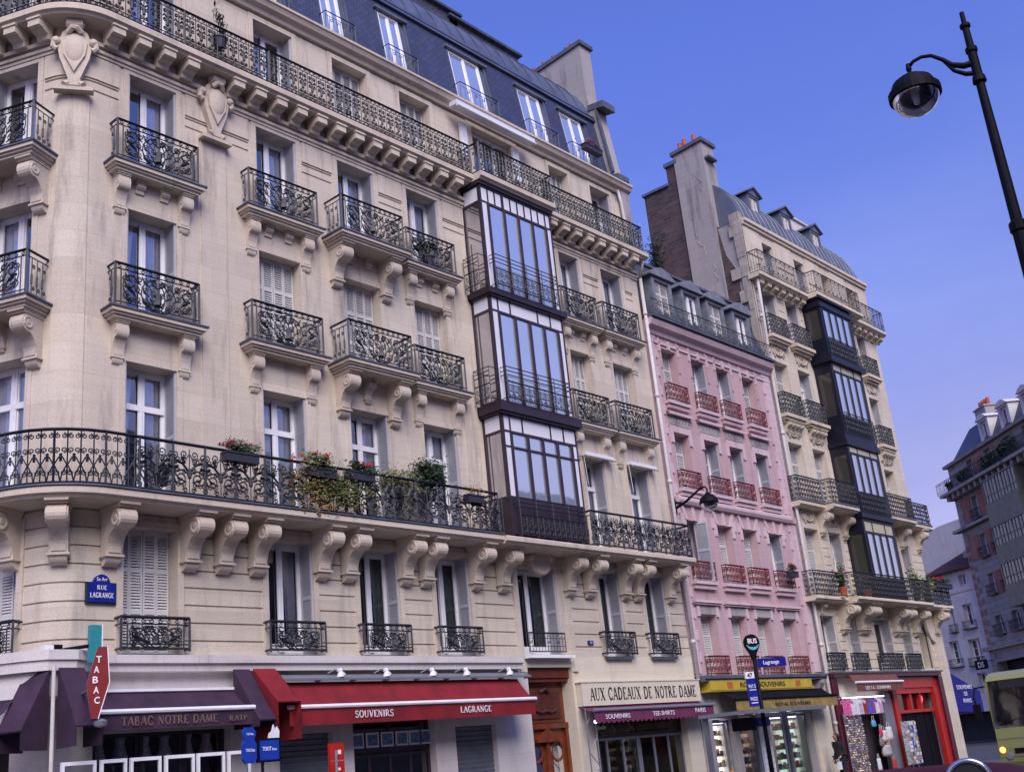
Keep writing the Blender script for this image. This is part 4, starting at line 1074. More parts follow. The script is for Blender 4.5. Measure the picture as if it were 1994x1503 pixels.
for a,b in((41.2,42.1),(44.0,44.95),(46.6,47.4),(49.2,50.0)): R.append((a,b,19.9,21.88,None))
for a,b in((39.75,41.0),(42.3,43.8),(45.1,46.4),(47.5,49.0)): R+= [(a,b,21.0,22.2,.04)]
R+= [(39.6,51.5,22.28,22.42,.10),(39.6,51.5,22.42,22.56,.18)]
R+= [(40.4,44.9,0,2.98,None),(45.3,49.4,0,3.2,None)]
mb=MB(); relief(mb,(39.7,51.45,0,22.56),R,flat,hole=.52)
mb.quad((39.7,.85,0),(51.4,.85,0),(51.4,.85,22.5),(39.7,.85,22.5),1)
mb.quad((51.45,0,0),(51.45,4.4,0),(51.45,4.4,22.5),(51.45,0,22.5),0)
mb.quad((51.45,4.4,0),(39.7,4.4,0),(39.7,4.4,22.5),(51.45,4.4,22.5),1)
mb.quad((39.7,4.4,0),(39.7,0,0),(39.7,0,22.5),(39.7,4.4,22.5),2)
mb.v=[lc(*v) for v in mb.v]
part('wall',mb,[M['stoneC'],M['room'],M['partywall']],CB)
# arch pier at the right of the shop
mb=MB(); mb.box(49.5-OC,51.5-OC,-5.14,-5.0,0,3.75); 
mb.prism([(50.668-.62*sin(t),5.1+.75*(1-cos(t))) for t in [i*pi/2/8 for i in range(9)]]+[(50.048,6.2),(50.668,6.2)],-.135,-.002,'y')
for i in range(8,len(mb.v)): mb.v[i]=(mb.v[i][0]-OC,mb.v[i][1]-5,mb.v[i][2])
mb.box(50.67-OC,51.5-OC,-5.14,-5.0,3.75,6.2)
part('pier',mb,M['stoneC'],CB)
def sweepC(name,u0,u1,prof,mat,root=CB):
    m=MB(); m.sweep([u0-OC,u1-OC],prof,lambda u,o:(u,-o-5)); return part(name,m,mat,root,clean=True)
for u0,u1,o in((39.55,43.75,.50),(43.75,48.3,.92),(48.3,51.75,.5)): sweepC('balcony_slab',u0,u1,sl(o,19.72,19.93),M['trimC'])
for u0,u1,o in((39.3,41.9,.55),(41.9,49.2,1.0),(49.2,52.0,.75)): sweepC('balcony_slab',u0,u1,sl(o,6.45,6.62),M['trimC'])
for u0,u1,o in((39.6,41.6,.45),(41.6,43.85,.85),(46.95,49.6,.85),(49.6,52.1,.55)): sweepC('balcony_slab',u0,u1,sl(o,10.1,10.30),M['trimC']); sweepC('lead_flashing',u0,u1,[(.0,10.303),(o+.02,10.303),(o+.02,10.36),(0,10.36)],M['lead'])
mo=modillion_mesh('modillion',.3,.34,.34,M['trimC'])
for i in range(7): inst('modillion',mo,CB,lc(40.0+i*.60,-.02,19.72))
for i in range(6): inst('modillion',mo,CB,lc(48.5+i*.60,-.02,19.72))
cbr=corbel_mesh('bracket',.34,.62,1.0,M['trimC']); cbb=corbel_mesh('bracket',.42,.85,1.15,M['trimC']); cbs=corbel_mesh('corbel',.2,.3,.5,M['trimC'])
inst('bracket',cbs,CB,lc(40.5,0,6.45))
for u in(42.05,43.55,43.98,46.85,47.45,48.9,51.0): inst('bracket',cbb,CB,lc(u,0,6.45))
inst('bracket',cbs,CB,lc(45.7,0,6.45))
for u in(41.75,43.7,47.1,49.3,51.2): inst('bracket',cbr,CB,lc(u,0,10.1))
def carving(m,w,h):
    random.seed(int(w*100+h*10))
    for i in range(11):
        x=random.uniform(-w/2,w/2); z=random.uniform(.05,h-.05)
        m.tube([(x+.10*cos(t),-.03-.01*cos(t*2),z+.10*sin(t)) for t in (0,1,2,3,4,5)],.035,5)
    m.tube([(-w/2,-.03,h*.7),(-w/4,-.04,h*.3),(0,-.05,h*.2),(w/4,-.04,h*.3),(w/2,-.03,h*.7)],.04,5)
for a,b in cc+rc:
    u=(a+b)/2
    for i,(z0,z1) in enumerate(crow):
        if not(a>49 and i in(0,)):
            window(CB,(u,0,z0),0,round(b-a,2),z1-z0,style='transom' if i in(2,3) else 'plain',closed=(a<42 and i in(1,2,3)) or (i==2),curt='part' if i!=0 else None,gm='glassd',leaves=2,sh='offwhite')
        if i in(2,3,4) and not (i==2):
            m=MB(); W=1.5 if a<45 else 1.35
            m.box(-W/2-.1,W/2+.1,-.36,0,-.16,-.02); m.box(-W/2-.03,W/2+.03,-.28,0,-.26,-.16); m.box(-W/2+.05,W/2-.05,-.16,0,-.36,-.26)
            o=part('balcony',m,M['trimC'],CB,lc(u,0,z0))
            m=MB(); railbox(m,W,.88,.28,longpat(W,.88,'mesh',1.6),longpat(.28,.88,'mesh',1)); part('railing',m,M['ironC'],o)
            if i==3:
                for q in range(4): inst('corbel',cbs,o,(-.50+q*.33,-.0,-.30))
        if i in(2,3) or (i==1):
            m=MB(); carving(m,.95,.55); part('carved_frieze',m,M['trimC'],CB,lc(u,0,z1+.18))
for u,w in((40.84,1.28),(42.86,1.28),(45.7,2.1),(48.0,1.25)):
    if u>45: window(CB,(u,0,3.98),0,1.6 if u<47 else 1.0,1.98,gm='glassd',curt=None,sh='offwhite')
    m=MB(); railbox(m,w,.64,.18,longpat(w,.64,'mesh',1.6),longpat(.18,.64,'mesh',1)); part('railing',m,M['ironC'],CB,lc(u,0,3.92))
for u in(41.65,44.47,47.0,49.6): window(CB,(u,0,19.93),0,.9 if u!=44.47 else .94,1.94,gm='glassd',curt=None,fm='offwhite',opd=.3)
def railC(u0,u1,off,z,h,style,ends,t=1):
    m=MB(); m.iron(longpat(u1-u0,h,style,t*1.2),lambda u,v,d:(u0+u-OC,-off-5-d,z+v))
    for e,s in zip(ends,(u0,u1)):
        if e: m.iron(longpat(e,h,style,t),lambda u,v,d:(s-OC+d,-off+u-5,z+v))
    return part('railing',m,M['ironC'],CB)
railC(39.7,43.8,.46,19.95,1.0,'bars',(.46,0)); railC(43.85,48.2,.88,19.95,1.0,'bars',(.5,.5)); railC(48.35,51.7,.46,19.95,1.0,'bars',(0,.46))
railC(39.4,41.85,.5,6.64,.93,'mesh',(.5,0)); railC(41.95,49.15,.95,6.64,.93,'mesh',(.45,.2)); railC(49.2,51.95,.70,6.64,.93,'mesh',(0,.7))
railC(39.65,41.55,.40,10.37,.93,'mesh',(.4,0),1.05); railC(41.65,43.85,.80,10.37,.93,'mesh',(.4,0),1.05); railC(47.0,49.55,.80,10.37,.93,'mesh',(0,.3),1.05); railC(49.65,52.05,.50,10.37,.93,'mesh',(0,.5),1.05)
# black glazed bay
bay=MB(); gp=MB(); wp=MB(); gs=MB()
X0,X1,O=43.92,46.95,.82
f=lambda m,x0,x1,z0,z1,o=O,t=.06: m.box(x0-OC,x1-OC,-o-5,-o+t-5,z0,z1)
for z0,z1,h0,h1,p0 in((16.95,19.70,19.22,19.6,17.0),(13.45,16.75,16.30,16.70,13.6),(10.1,13.05,12.66,12.98,10.2),(6.6,9.95,9.30,9.80,6.7)):
    f(bay,X0,X0+.12,z0,z1,O,.12); f(bay,X1-.12,X1,z0,z1,O,.12)
    lo=z0+(.95 if z0<17 else .1)
    f(bay,X0+.12,X1-.12,z0,lo)
    hb=h1 if z0<16 else h0
    f(bay,X0+.12,X1-.12,h0,h0+.08); f(bay,X0+.12,X1-.12,h1,z1)
    if z0>16.9: f(bay,X0+.12,X1-.12,h0+.08,h1)
    for q in range(5):
        x=X0+.20+q*(X1-X0-.40)/4; f(bay,x-.05,x+.05,lo,h0,O+.015,.08)
    for q in(.0,.28,.72,1.0):
        x=X0+.14+q*(X1-X0-.28); f(bay,x-.03,x+.03,h0+.08,h1)
    gp.quad(lc(X0+.12,-O+.03,lo),lc(X1-.12,-O+.03,lo),lc(X1-.12,-O+.03,h0),lc(X0+.12,-O+.03,h0))
    if z0<16.9: wp.box(X0+.14-OC,X1-.14-OC,-O+.02-5,-O+.04-5,h0+.1,h1)
    for X in(X0,X1-.06):
        bay.box(X-OC,X+.06-OC,-5.12,-5,z0,z1); bay.box(X-OC,X+.06-OC,-5-O+.12,-5.12,z0,z0+.9); bay.box(X-OC,X+.06-OC,-5-O+.12,-5.12,h0,z1)
        gs.quad((X+.03-OC,-5-O+.12,z0+.9),(X+.03-OC,-5.12,z0+.9),(X+.03-OC,-5.12,h0),(X+.03-OC,-5-O+.12,h0))
for z0,z1,e in((16.72,16.98,.16),(13.02,13.22,.08),(9.93,10.12,.10),(19.66,19.72,.1),(13.22,13.48,.02),(19.3,19.5,.05)):
    bay.box(X0-e-OC,X1+e-OC,-5-O-e,-5,z0,z1)
bb=part('bay_window',bay,M['bluefr'],CB); part('pane',gp,M['glassb'],bb); part('panel',wp,M['panely'],bb); part('side_pane',gs,M['glasss'],bb)
m=MB()
for z in(17.0,13.6,10.15): m.iron(longpat(2.75,.85,'mesh',1.0),lambda u,v,d:(44.05+u-OC,-5-O-.10-d,z+v))
part('railing',m,M['ironC'],bb)
# roof of C
prof=[(.10,22.56),(.16,23.0),(.34,23.6),(.62,24.15),(1.0,24.6),(1.5,25.0),(2.2,25.3),(3.2,25.38),(4.4,25.4)]
mb=MB()
def hipx(i): return 51.3-[0,.06,.2,.42,.75,1.15,1.7,2.6,4][i]
for i in range(len(prof)-1):
    (y0,z0),(y1,z1)=prof[i],prof[i+1]
    mb.quad(lc(39.9,y0,z0),lc(hipx(i),y0,z0),lc(hipx(i+1),y1,z1),lc(39.9,y1,z1))
    mb.quad(lc(hipx(i),y0,z0),lc(hipx(i),4.4,z0),lc(hipx(i+1),4.4,z1),lc(hipx(i+1),y1,z1))
    s=40.3
    while s<50.9:
        if s<hipx(i+1): mb.tube([lc(s,y0-.01,z0+.01),lc(s,y1-.01,z1+.01)],.026,4)
        s+=.48
mb.quad(lc(39.9,4.4,25.4),lc(47.3,4.4,25.4),lc(51.3,4.4,22.6),lc(39.9,4.4,22.6))
mb.poly([lc(39.9,y,z) for y,z in prof]+[lc(39.9,4.4,22.6),lc(39.9,.1,22.5)])
rf=part('roof',mb,M['zincC'],CB)
for u in(42.05,44.95,47.85):
    m=MB(); m.box(-.50,-.36,0,1.6,-.6,1.02); m.box(.36,.50,0,1.6,-.6,1.02); m.box(-.36,.36,0,1.6,.92,1.02); m.box(-.36,.36,.2,.3,-.6,.92,1)
    m.prism([(-.66,1.02),(0,1.38),(.66,1.02),(.66,1.08),(0,1.46),(-.66,1.08)],-.14,1.7,'y'); m.prism([(-.55,1.02),(.55,1.02),(0,1.36)],-.04,.0,'y'); m.box(-.5,.5,-.06,0,-.05,.0); m.box(-.55,.55,-.05,0,-.62,-.52)
    d=part('dormer',m,[M['zincC'],M['dark']],rf,lc(u,.42,23.55)); fr,pn=win_meshes(.72,1.42,'plain',M['offwhite'],M['glass'],0); inst('window_frame',fr,d,(0,-.34,-.5)); inst('pane',pn,d,(0,-.34,-.5))
mb=MB(); mb.box(48.2-OC,50.0-OC,1.7-5,2.5-5,24.2,26.0); mb.box(48.1-OC,50.1-OC,1.6-5,2.6-5,26.0,26.1); ch=part('chimney',mb,M['whitestone'],rf)
for x in(48.6,49.1,49.6): m=MB(); m.lathe([(0,.45),(.12,.45),(.11,.4),(.14,0)],12,lc(x,2.1,26.1)); part('chimney_pot',m,M['terr'],ch)
# gable: brick wall, plaster chimney breast, toothed stones
mb=MB()
def sy(m,pts,x0,x1): m.prism([(y-5,z) for y,z in pts],x0-OC,x1-OC,'x')
sy(mb,[(2.6,14),(2.6,26.35),(3.12,26.35),(3.12,25.42),(4.45,25.42),(4.45,14)],39.60,40.6)
sy(mb,[(.55,14),(.55,20.3),(.95,21.2),(1.2,23.0),(1.2,14)],39.66,40.3)
gb=part('brick_gable',mb,M['brick'],CB)
mb=MB(); random.seed(9)
for (y,z,n_) in ((1.7,25.5,7),(2.1,23.5,9),(1.6,21.2,8),(2.2,22.3,6)):
    pts=[]
    for k in range(n_): y=min(2.55,max(1.2,y+random.uniform(-.16,.16))); z-=random.uniform(.08,.3); pts.append((39.515-OC,y-5,z))
    mb.tube(pts,.014,4)
part('crack',mb,M['oldstone'],CB)
mb=MB(); sy(mb,[(2.5,26.3),(2.5,26.48),(3.18,26.48),(3.18,26.3)],39.5,40.7); sy(mb,[(3.1,25.4),(3.1,25.52),(4.52,25.52),(4.52,25.4)],39.5,40.7); part('coping',mb,M['zinc'],gb)
mb=MB(); sy(mb,[(1.15,14),(1.15,26.75),(2.62,26.75),(2.62,14)],39.52,40.5); ch=part('chimney',mb,M['partywall'],CB)
mb=MB(); sy(mb,[(1.05,26.75),(1.05,26.92),(2.72,26.82),(2.72,26.65)],39.42,40.62); sy(mb,[(.9,25.9),(.9,26.0),(1.15,26.0),(1.15,25.9)],39.6,40.3); part('coping',mb,M['lead'],ch)
for y,h in((2.1,.5),(2.35,.42),(1.6,.5),(1.75,.35)): m=MB(); m.lathe([(0,h),(.10,h),(.09,h-.05),(.12,0)],12,lc(39.8 if y!=1.75 else 40.2,y,26.85)); part('chimney_pot',m,M['terr'],ch)
mb=MB(); random.seed(3)
z=14.2
for k in range(17):
    e=random.uniform(.25,.95) if k%2 else random.uniform(.15,.45)
    if z>20: e=e*.8+.1*max(0,z-20)
    h=random.uniform(.40,.58); mb.box(39.62-OC-random.uniform(0,.05),39.9-OC,-5+.02,-5+e,z,z+h); z+=h
part('toothing_stones',mb,M['oldstone'],CB)
# red shop front on C
mb=MB()
bx=lambda m,x0,x1,o0,o1,z0,z1: m.box(x0-OC,x1-OC,-5-o1,-5-o0,z0,z1)
bx(mb,45.0,49.75,.02,.16,3.2,3.62); bx(mb,45.0,45.35,.02,.2,0,3.2); bx(mb,49.2,49.7,.02,.2,0,3.2); bx(mb,45.35,49.2,.0,.1,2.98,3.2); bx(mb,46.9,47.05,-.2,.05,2.3,2.98); bx(mb,47.9,48.05,-.2,.05,2.3,2.98); bx(mb,45.35,45.5,-.2,.05,0,2.98); bx(mb,45.35,49.2,-.2,.04,2.22,2.34)
sf=part('shopfront',mb,M['redp'],CB)
m=MB(); bx(m,39.9,50.0,.0,.34,3.66,3.80); bx(m,49.7,50.1,.0,.30,0,3.64); bx(m,39.95,40.4,.0,.18,0,3.64); part('shop_cornice',m,M['darkred'],sf)
m=MB(); bx(m,39.9,50.1,.0,.40,3.803,3.86); part('lead_flashing',m,M['lead'],sf)
m=MB(); m.quad(lc(45.5,.12,2.34),lc(49.2,.12,2.34),lc(49.2,.12,2.98),lc(45.5,.12,2.98)); part('pane',m,M['glassd'],sf)
m=MB(); bx(m,45.5,49.2,-.14,-.08,0,2.22); 
for q in range(1,4): bx(m,45.5+q*.92,45.52+q*.92,-.08,-.06,0,2.22)
part('roller_shutter',m,M['black'],sf)
m=MB(); m.lathe([(0,0),(.12,0),(.15,.04)],10,lc(48.3,.05,2.75),axis='y'); m.tube([lc(48.25,.08,2.6),lc(48.32,.08,2.85)],.06,8); part('neon_heart',m,M['redneon'],sf)
m=MB(); bx(m,44.1,44.9,.0,.12,0,3.0); part('side_panel',m,M['steel'],sf)
m=MB(); bx(m,50.2,50.9,-.1,-.05,3.8,5.9); part('door_panel',m,M['darkred'],CB)

# ================================================================== LIGHT STRIPS INSIDE LIT SHOPS
m=MB(); m.box(31.8-35.4,32.9-35.4,.35-4,.42-4,2.36,2.42); part('strip_light',m,M['lampw'],PK)
m=MB(); m.box(33.6-35.4,38.0-35.4,.45-4,.52-4,2.40,2.45); part('strip_light',m,M['lampw'],PK)
m=MB(); m.box(40.5-OC,44.0-OC,-.26-5,-.20-5,2.90,2.94); part('strip_light',m,M['lampw'],CB)
# ================================================================== AWNINGS (each a thing)
def awning(name,label,s0,s1,top,bar,drop,mat,barmat,group=None,scallop=0,arms=True,texts=()):
    (o0,z0),(o1,z1)=top,bar; c=(s0+s1)/2; e=empty(name,(c,-o0,z0),label,'awning',group)
    m=MB(); n=12; a,b=s0-c,s1-c
    for i in range(n):
        x0=a+(b-a)*i/n; x1=a+(b-a)*(i+1)/n; sg=lambda x:.012*sin(x*3.1)
        for k in range(3):
            f0,f1=k/3,(k+1)/3; y=lambda f:-(o1-o0)*f; zz=lambda f,x:(z1-z0)*f-.05*sin(pi*f)+sg(x)*sin(pi*f)
            m.quad((x0,y(f0),zz(f0,x0)),(x1,y(f0),zz(f0,x1)),(x1,y(f1),zz(f1,x1)),(x0,y(f1),zz(f1,x0)))
            m.quad((x0,y(f0),zz(f0,x0)-.012),(x0,y(f1),zz(f1,x0)-.012),(x1,y(f1),zz(f1,x1)-.012),(x1,y(f0),zz(f0,x1)-.012))
    part('canopy',m,mat,e,smooth=True)
    m=MB(); n=max(24,int((s1-s0)/.11))
    for i in range(n):
        x0=a+(b-a)*i/n; x1=a+(b-a)*(i+1)/n; w0=.010*sin(x0*7); w1=.010*sin(x1*7); Y=-(o1-o0); Z=z1-z0
        k=.035*abs(sin(pi*(i+.5)/2)) if scallop else 0
        d0=drop+(.04 if scallop and i%2 else 0); 
        m.quad((x0,Y-.01,Z),(x0,Y-.01+w0,Z-d0),(x1,Y-.01+w1,Z-d0),(x1,Y-.01,Z)); m.quad((x0,Y,Z),(x1,Y,Z),(x1,Y+w1+.004,Z-d0),(x0,Y+w0+.004,Z-d0))
    va=part('valance',m,mat,e)
    m=MB(); m.tube([(a-.04,-(o1-o0)-.02,z1-z0+.01),(b+.04,-(o1-o0)-.02,z1-z0+.01)],.045,8); part('front_bar',m,barmat,e)
    if arms:
        for x in(a+.35,b-.35):
            m=MB(); m.tube([(x,0,-.12),(x+.18,-(o1-o0)*.5,(z1-z0)*.5-.14),(x,-(o1-o0)+.03,z1-z0-.02)],.022,6); part('folding_arm',m,M['steel'],e)
    for kind,t,x0,x1,zb,h,mt in texts:
        fn=serif if kind=='s' else sans
        fn(t,x1-x0,h,(x0-c,-(o1-o0)-.032,zb-z0),(1,0,0),(0,0,1),mt,va)
    return e
awning('awning','purple awning lettered TABAC NOTRE DAME above the corner shop windows',10.55,13.80,(.30,3.66),(.90,3.27),.31,M['purple'],M['white'],texts=(('s','TABAC NOTRE DAME',10.98,12.98,3.03,.155,M['gold']),('s','RATP',13.24,13.66,3.04,.10,M['gold'])))
awning('awning','bright red awning lettered SOUVENIRS and LAGRANGE with a white front bar',14.72,22.33,(.34,3.80),(.86,3.24),.36,M['red'],M['white'],texts=(('s','SOUVENIRS',16.42,17.52,2.99,.145,M['white']),('s','LAGRANGE',19.62,20.68,2.99,.14,M['white'])))
awning('awning','plum scalloped awning lettered SOUVENIRS TEE-SHIRTS PARIS under the cream signboard',25.05,31.0,(.12,3.04),(.58,2.90),.30,M['purple2'],M['steel'],scallop=1,texts=(('t','SOUVENIRS',25.5,26.62,2.67,.12,M['white']),('t','TEE-SHIRTS',27.72,28.82,2.68,.12,M['white']),('t','PARIS',29.94,30.5,2.70,.13,M['white'])))
awning('awning','dark brown awning with tattered yellow valance lettered ROYAL SOUVENIRS below the pink house',32.0,38.85,(.30,3.30),(.80,3.0),.32,M['yellowd'],M['black'],scallop=1,texts=(('t','ROYAL SOUVENIRS',34.4,36.85,2.74,.12,M['ink']),))
bpy.data.objects['canopy.003'].data.materials[0]=M['black']
awning('awning','small brown awning lettered LES 7-6 SOUVENIRS on the left of the red shopfront',41.0,45.15,(.40,3.72),(.62,3.42),.32,simple('brown_canvas',(.16,.055,.045),.85,.2,5),M['white'],texts=(('t','LES 7-6 - SOUVENIRS',41.7,43.9,3.16,.12,M['white']),))
# zinc hood over the red awning
e=empty('awning_hood',(18.8,-.30,3.84),'long grey metal hood above the red awning','awning hood')
m=MB(); m.prism([(0.02,.12),(-.22,.02),(-.22,-.02),(0.02,0)],-4.0,3.9,'x'); part('hood',m,M['steel'],e); 
m=MB(); 
for q in range(9): m.box(-3.9+q*.97,-3.86+q*.97,-.15,.02,-.04,.0)
part('hood_brackets',m,M['steel'],e)
# end wings
def wing(label,x,y,z,rz,flip,mat,mat2,w=.42,proj=.82,dz=1.02,ch=.34):
    e=empty('awning_end_flap',(x,y,z),label,'awning flap','canvas end flaps of the awnings',rz); s=-1 if flip else 1
    m=MB(); n=6
    for i in range(n):
        f0,f1=i/n,(i+1)/n; b=lambda f:-.03*sin(pi*f)
        P=[(0,-proj*f0,-dz*f0+b(f0)),(s*w,-proj*f0,-dz*f0+b(f0)),(s*w,-proj*f1,-dz*f1+b(f1)),(0,-proj*f1,-dz*f1+b(f1))]
        m.quad(*P); m.quad(*[(p[0],p[1]+.01,p[2]-.02) for p in P[::-1]])
    part('sloping_panel',m,mat,e)
    m=MB(); 
    for x0 in(0,s*w): m.poly([(x0,0,0),(x0,-proj,-dz),(x0,-proj,-dz-ch),(x0,0,-dz-ch)]); m.poly([(x0+s*.012,0,-.02),(x0+s*.012,-proj,-dz-.02),(x0+s*.012,-proj,-dz-ch),(x0+s*.012,0,-dz-ch)][::-1])
    part('side_cheek',m,mat2,e); return e
wing('purple canvas end flap left of the red one, between the two long awnings',13.78,-.31,4.08,0,False,M['purple'],M['purple'],.40,.84,1.06,.12)
wing('red canvas end flap at the left end of the red awning',14.26,-.31,4.09,0,False,M['red'],M['red'],.56,.80,.74,.72)
wing('purple canvas flap just right of the white corner seam',9.83,-.84,4.06,0,False,M['purple'],M['purple'],.48,.66,1.03,.32)
wing('purple canvas flap just left of the white corner seam',9.70,-.80,4.05,-ANG,True,M['purple'],M['purple'],.50,.66,1.03,.32)
awn=awning('awning','purple awning at the far left edge, round the corner from the tabac sign',-1.6,1.6,(.0,3.55),(.55,3.2),.3,M['purple'],M['white']); awn.location=(8.55,.95,3.55); awn.rotation_euler=(0,0,-ANG)
e=empty('corner_pole',(9.74,-.86,1.5),'thin white pole at the seam of the purple corner flaps','pole'); m=MB(); m.tube([(0,0,0),(0,0,2.6)],.035,8); part('pole',m,M['whitestone'],e)
m=MB(); m.lathe([(.06,0),(.06,.05),(.035,.07)],8,(0,0,0)); part('foot',m,M['whitestone'],e)
# blue awning on the far side
e=empty('awning',(51.6,1,3.9),'dark blue side awning lettered SOUVENIRS DE PARIS beyond the stone pier','awning')
m=MB(); m.prism([(0,.7),(0,-1.72),(6.0,-1.86),(6.0,-.9)],-.05,2.2,'y'); part('canopy',m,M['bluec'],e)
sans('SOUVENIRS',1.9,.19,(3.1,-.07,-.78),(1,0,0),(0,0,1),M['white'],e); sans('DE',.42,.18,(3.85,-.07,-1.08),(1,0,0),(0,0,1),M['white'],e); sans('PARIS',1.0,.19,(3.6,-.07,-1.40),(1,0,0),(0,0,1),M['white'],e)
# ================================================================== SIGNS
def thing(name,loc,label,cat,group=None,rz=0): return empty(name,loc,label,cat,group,rz)
e=thing('street_name_plaque',(11.04,-.05,5.36),'blue enamel street plaque reading RUE LAGRANGE with a rounded top','street plaque')
m=MB(); m.box(-.28,.28,-.02,.06,0,.36); m.prism([(-.17,.36)]+[(.17*cos(t),.36+.17*sin(t)) for t in [pi-i*pi/10 for i in range(11)]],-.02,.05,'y'); pl=part('plate',m,M['blue'],e,clean=True)
m=MB(); m.box(-.31,.31,.0,.06,-.03,-.0); m.box(-.31,.31,.0,.06,.362,.38); m.box(-.31,-.281,.0,.06,0,.36); m.box(.281,.31,.0,.06,0,.36); part('frame',m,M['leafd'],e)
serif('RUE',.20,.085,(-.10,-.022,.235),(1,0,0),(0,0,1),M['white'],pl); serif('LAGRANGE',.48,.095,(-.24,-.022,.085),(1,0,0),(0,0,1),M['white'],pl); sans('5e Arr',.22,.07,(-.11,-.022,.40),(1,0,0),(0,0,1),M['white'],pl)
e=thing('house_number_plate',(25.98,-.02,4.74),'tiny blue house number plate beside a first floor window','number plate'); m=MB(); m.box(-.12,.12,-.02,.02,0,.11); pl=part('plate',m,M['blue'],e); sans('21',.09,.06,(-.045,-.022,.025),(1,0,0),(0,0,1),M['white'],pl)
e=thing('shop_sign',(28.1,-.02,3.06),'long cream signboard lettered AUX CADEAUX DE NOTRE DAME','shop sign')
m=MB(); m.box(-2.98,2.9,-.18,.0,0,.62); m.box(-3.02,2.94,-.20,.02,.62,.65); pl=part('board',m,M['plaster'],e); serif('AUX CADEAUX DE NOTRE DAME',5.3,.33,(-2.65,-.184,.14),(1,0,0),(0,0,1),M['ink'],pl)
e=thing('shop_sign',(34.9,-.33,3.34),'long yellow signboard lettered ROYAL SOUVENIRS under the pink house','shop sign')
m=MB(); m.box(-3.55,3.15,-.04,.3,.0,.30); m.box(-3.62,3.3,-.02,.3,-.04,-.003); m.box(-3.62,3.3,-.02,.3,.303,.33); pl=part('board',m,M['yellow'],e); sans('ROYAL SOUVENIRS',2.95,.16,(-1.75,-.044,.07),(1,0,0),(0,0,1),M['ink'],pl,.01)
m=MB(); m.box(-2.55,-2.2,-.046,-.04,.05,.25); m.box(1.95,2.3,-.046,-.04,.05,.25); part('red_emblem',m,simple('faded_red',(.45,.12,.03),.6),pl)
e=thing('tabac_sign',(9.93,-2.0,3.08),'tall red lozenge sign lettered TABAC projecting over the corner','tabac sign')
rot=radians(-25)
e.rotation_euler=(0,0,rot)
m=MB(); hx=.13; lz=[(0,0),(.17,.58),(.13,1.16),(-.02,1.16),(-.18,.55),(-.10,0)]
m.prism(lz,-.09,.09,'y'); pl=part('face',m,M['redp'],e,clean=True); pl.data.materials[0]=simple('tabac_red',(.20,.006,.010),.4)
m=MB(); 
for a,b in zip(lz,lz[1:]+lz[:1]):
    m.box(0,1,-.095,.095,0,1,0,lambda x,y,z,a=a,b=b:(a[0]+(b[0]-a[0])*x+(.014 if a[0]>-.01 and b[0]>-.03 else 0)*(z),y,a[1]+(b[1]-a[1])*x+.0*z))
part('white_edge',m,M['white'],e)
for i,ch_ in enumerate('TABAC'): sans(ch_,.085,.11,(-.06-.015*(2-abs(2-i))+.02*(i==0),-.10,.90-i*.165),(1,0,0),(0,0,1),M['white'],pl,.02)
m=MB(); m.tube([(-.05,0,.5),(-.15,.5,.5),(-.2,1.0,.5)],.025,6); m.lathe([(0,0),(.1,.03),(.12,.1),(.05,.14)],10,(.05,0,-.14)); part('bracket',m,M['steel'],e)
e=thing('box_sign',(10.44,-.95,4.12),'tall teal box sign with white edge on a wall bracket','box sign')
m=MB(); m.box(-.11,.09,-.06,.06,0,.66); part('face',m,M['teal'],e); m=MB(); m.box(.092,.115,-.065,.065,-.0,.67); part('white_edge',m,M['white'],e)
m=MB(); m.tube([(-.11,.02,.30),(-.30,.45,.30),(-.34,.9,.30)],.035,6); m.box(-.42,-.24,.70,.76,.20,.42); part('bracket',m,M['black'],e)
e=thing('alarm_box',(9.92,-.18,4.30),'small white alarm box on the rounded stone corner','alarm box'); m=MB(); m.box(-.10,.08,-.14,0,0,.22); part('housing',m,M['panelw'],e); m=MB(); m.box(.085,.16,-.05,0,.0,.24); part('back_plate',m,M['plaster'],e)
for i,(x,lab) in enumerate(((16.37,'clamp spotlight leftmost on the hood over the red awning'),(17.71,'clamp spotlight second from the left over the red awning'),(19.16,'clamp spotlight in the middle of the row over the red awning'),(20.3,'clamp spotlight second from the right over the red awning'),(21.86,'clamp spotlight rightmost on the hood over the red awning'))):
    e=thing('spotlight',(x,-.42,3.93),lab,'spotlight','spotlights on the hood over the red awning'); m=MB(); m.tube([(-.16,.12,.05),(-.05,.0,.12),(.03,-.05,.08)],.018,6); part('arm',m,M['steel'],e)
    m=MB(); m.lathe([(0,.14),(.035,.14),(.05,.06),(.085,-.04),(.08,-.05),(0,-.02)],10,(.06,-.05,.0)); m.tube([(.0,-.05,.1),(.16,-.05,.0)],.04,8); part('head',m,M['white'],e)
# blue sightseeing flag signs
e=thing('bus_stop_flag',(13.12,-2.0,0),'blue sightseeing bus flag sign with two panels on a thin pole','bus flag')
m=MB(); m.tube([(.08,0,0),(.08,0,2.60)],.028,8); part('pole',m,M['black'],e)
m=MB(); m.box(0,.44,-.03,.03,2.24,2.59,0); pl=part('square_panel',m,M['bluebox'],e); sans('TOOT',.20,.07,(.06,-.034,2.40),(1,0,0),(0,0,1),M['white'],pl,.02); sans('bus',.10,.05,(.28,-.034,2.40),(1,0,0),(0,0,1),M['white'],pl)
m=MB(); m.box(-.035,-.002,-.04,.04,2.20,2.62); m.box(.442,.47,-.04,.04,2.20,2.62); m.box(-.002,.442,-.04,.04,2.20,2.238); m.box(-.002,.442,-.04,.04,2.592,2.62); part('panel_frame',m,M['black'],e)
m=MB(); rr=lambda a,b,c,d:[(a,c+.08),(a+.06,c),(b-.06,c),(b,c+.08),(b,d-.08),(b-.06,d),(a+.06,d),(a,d-.08)]
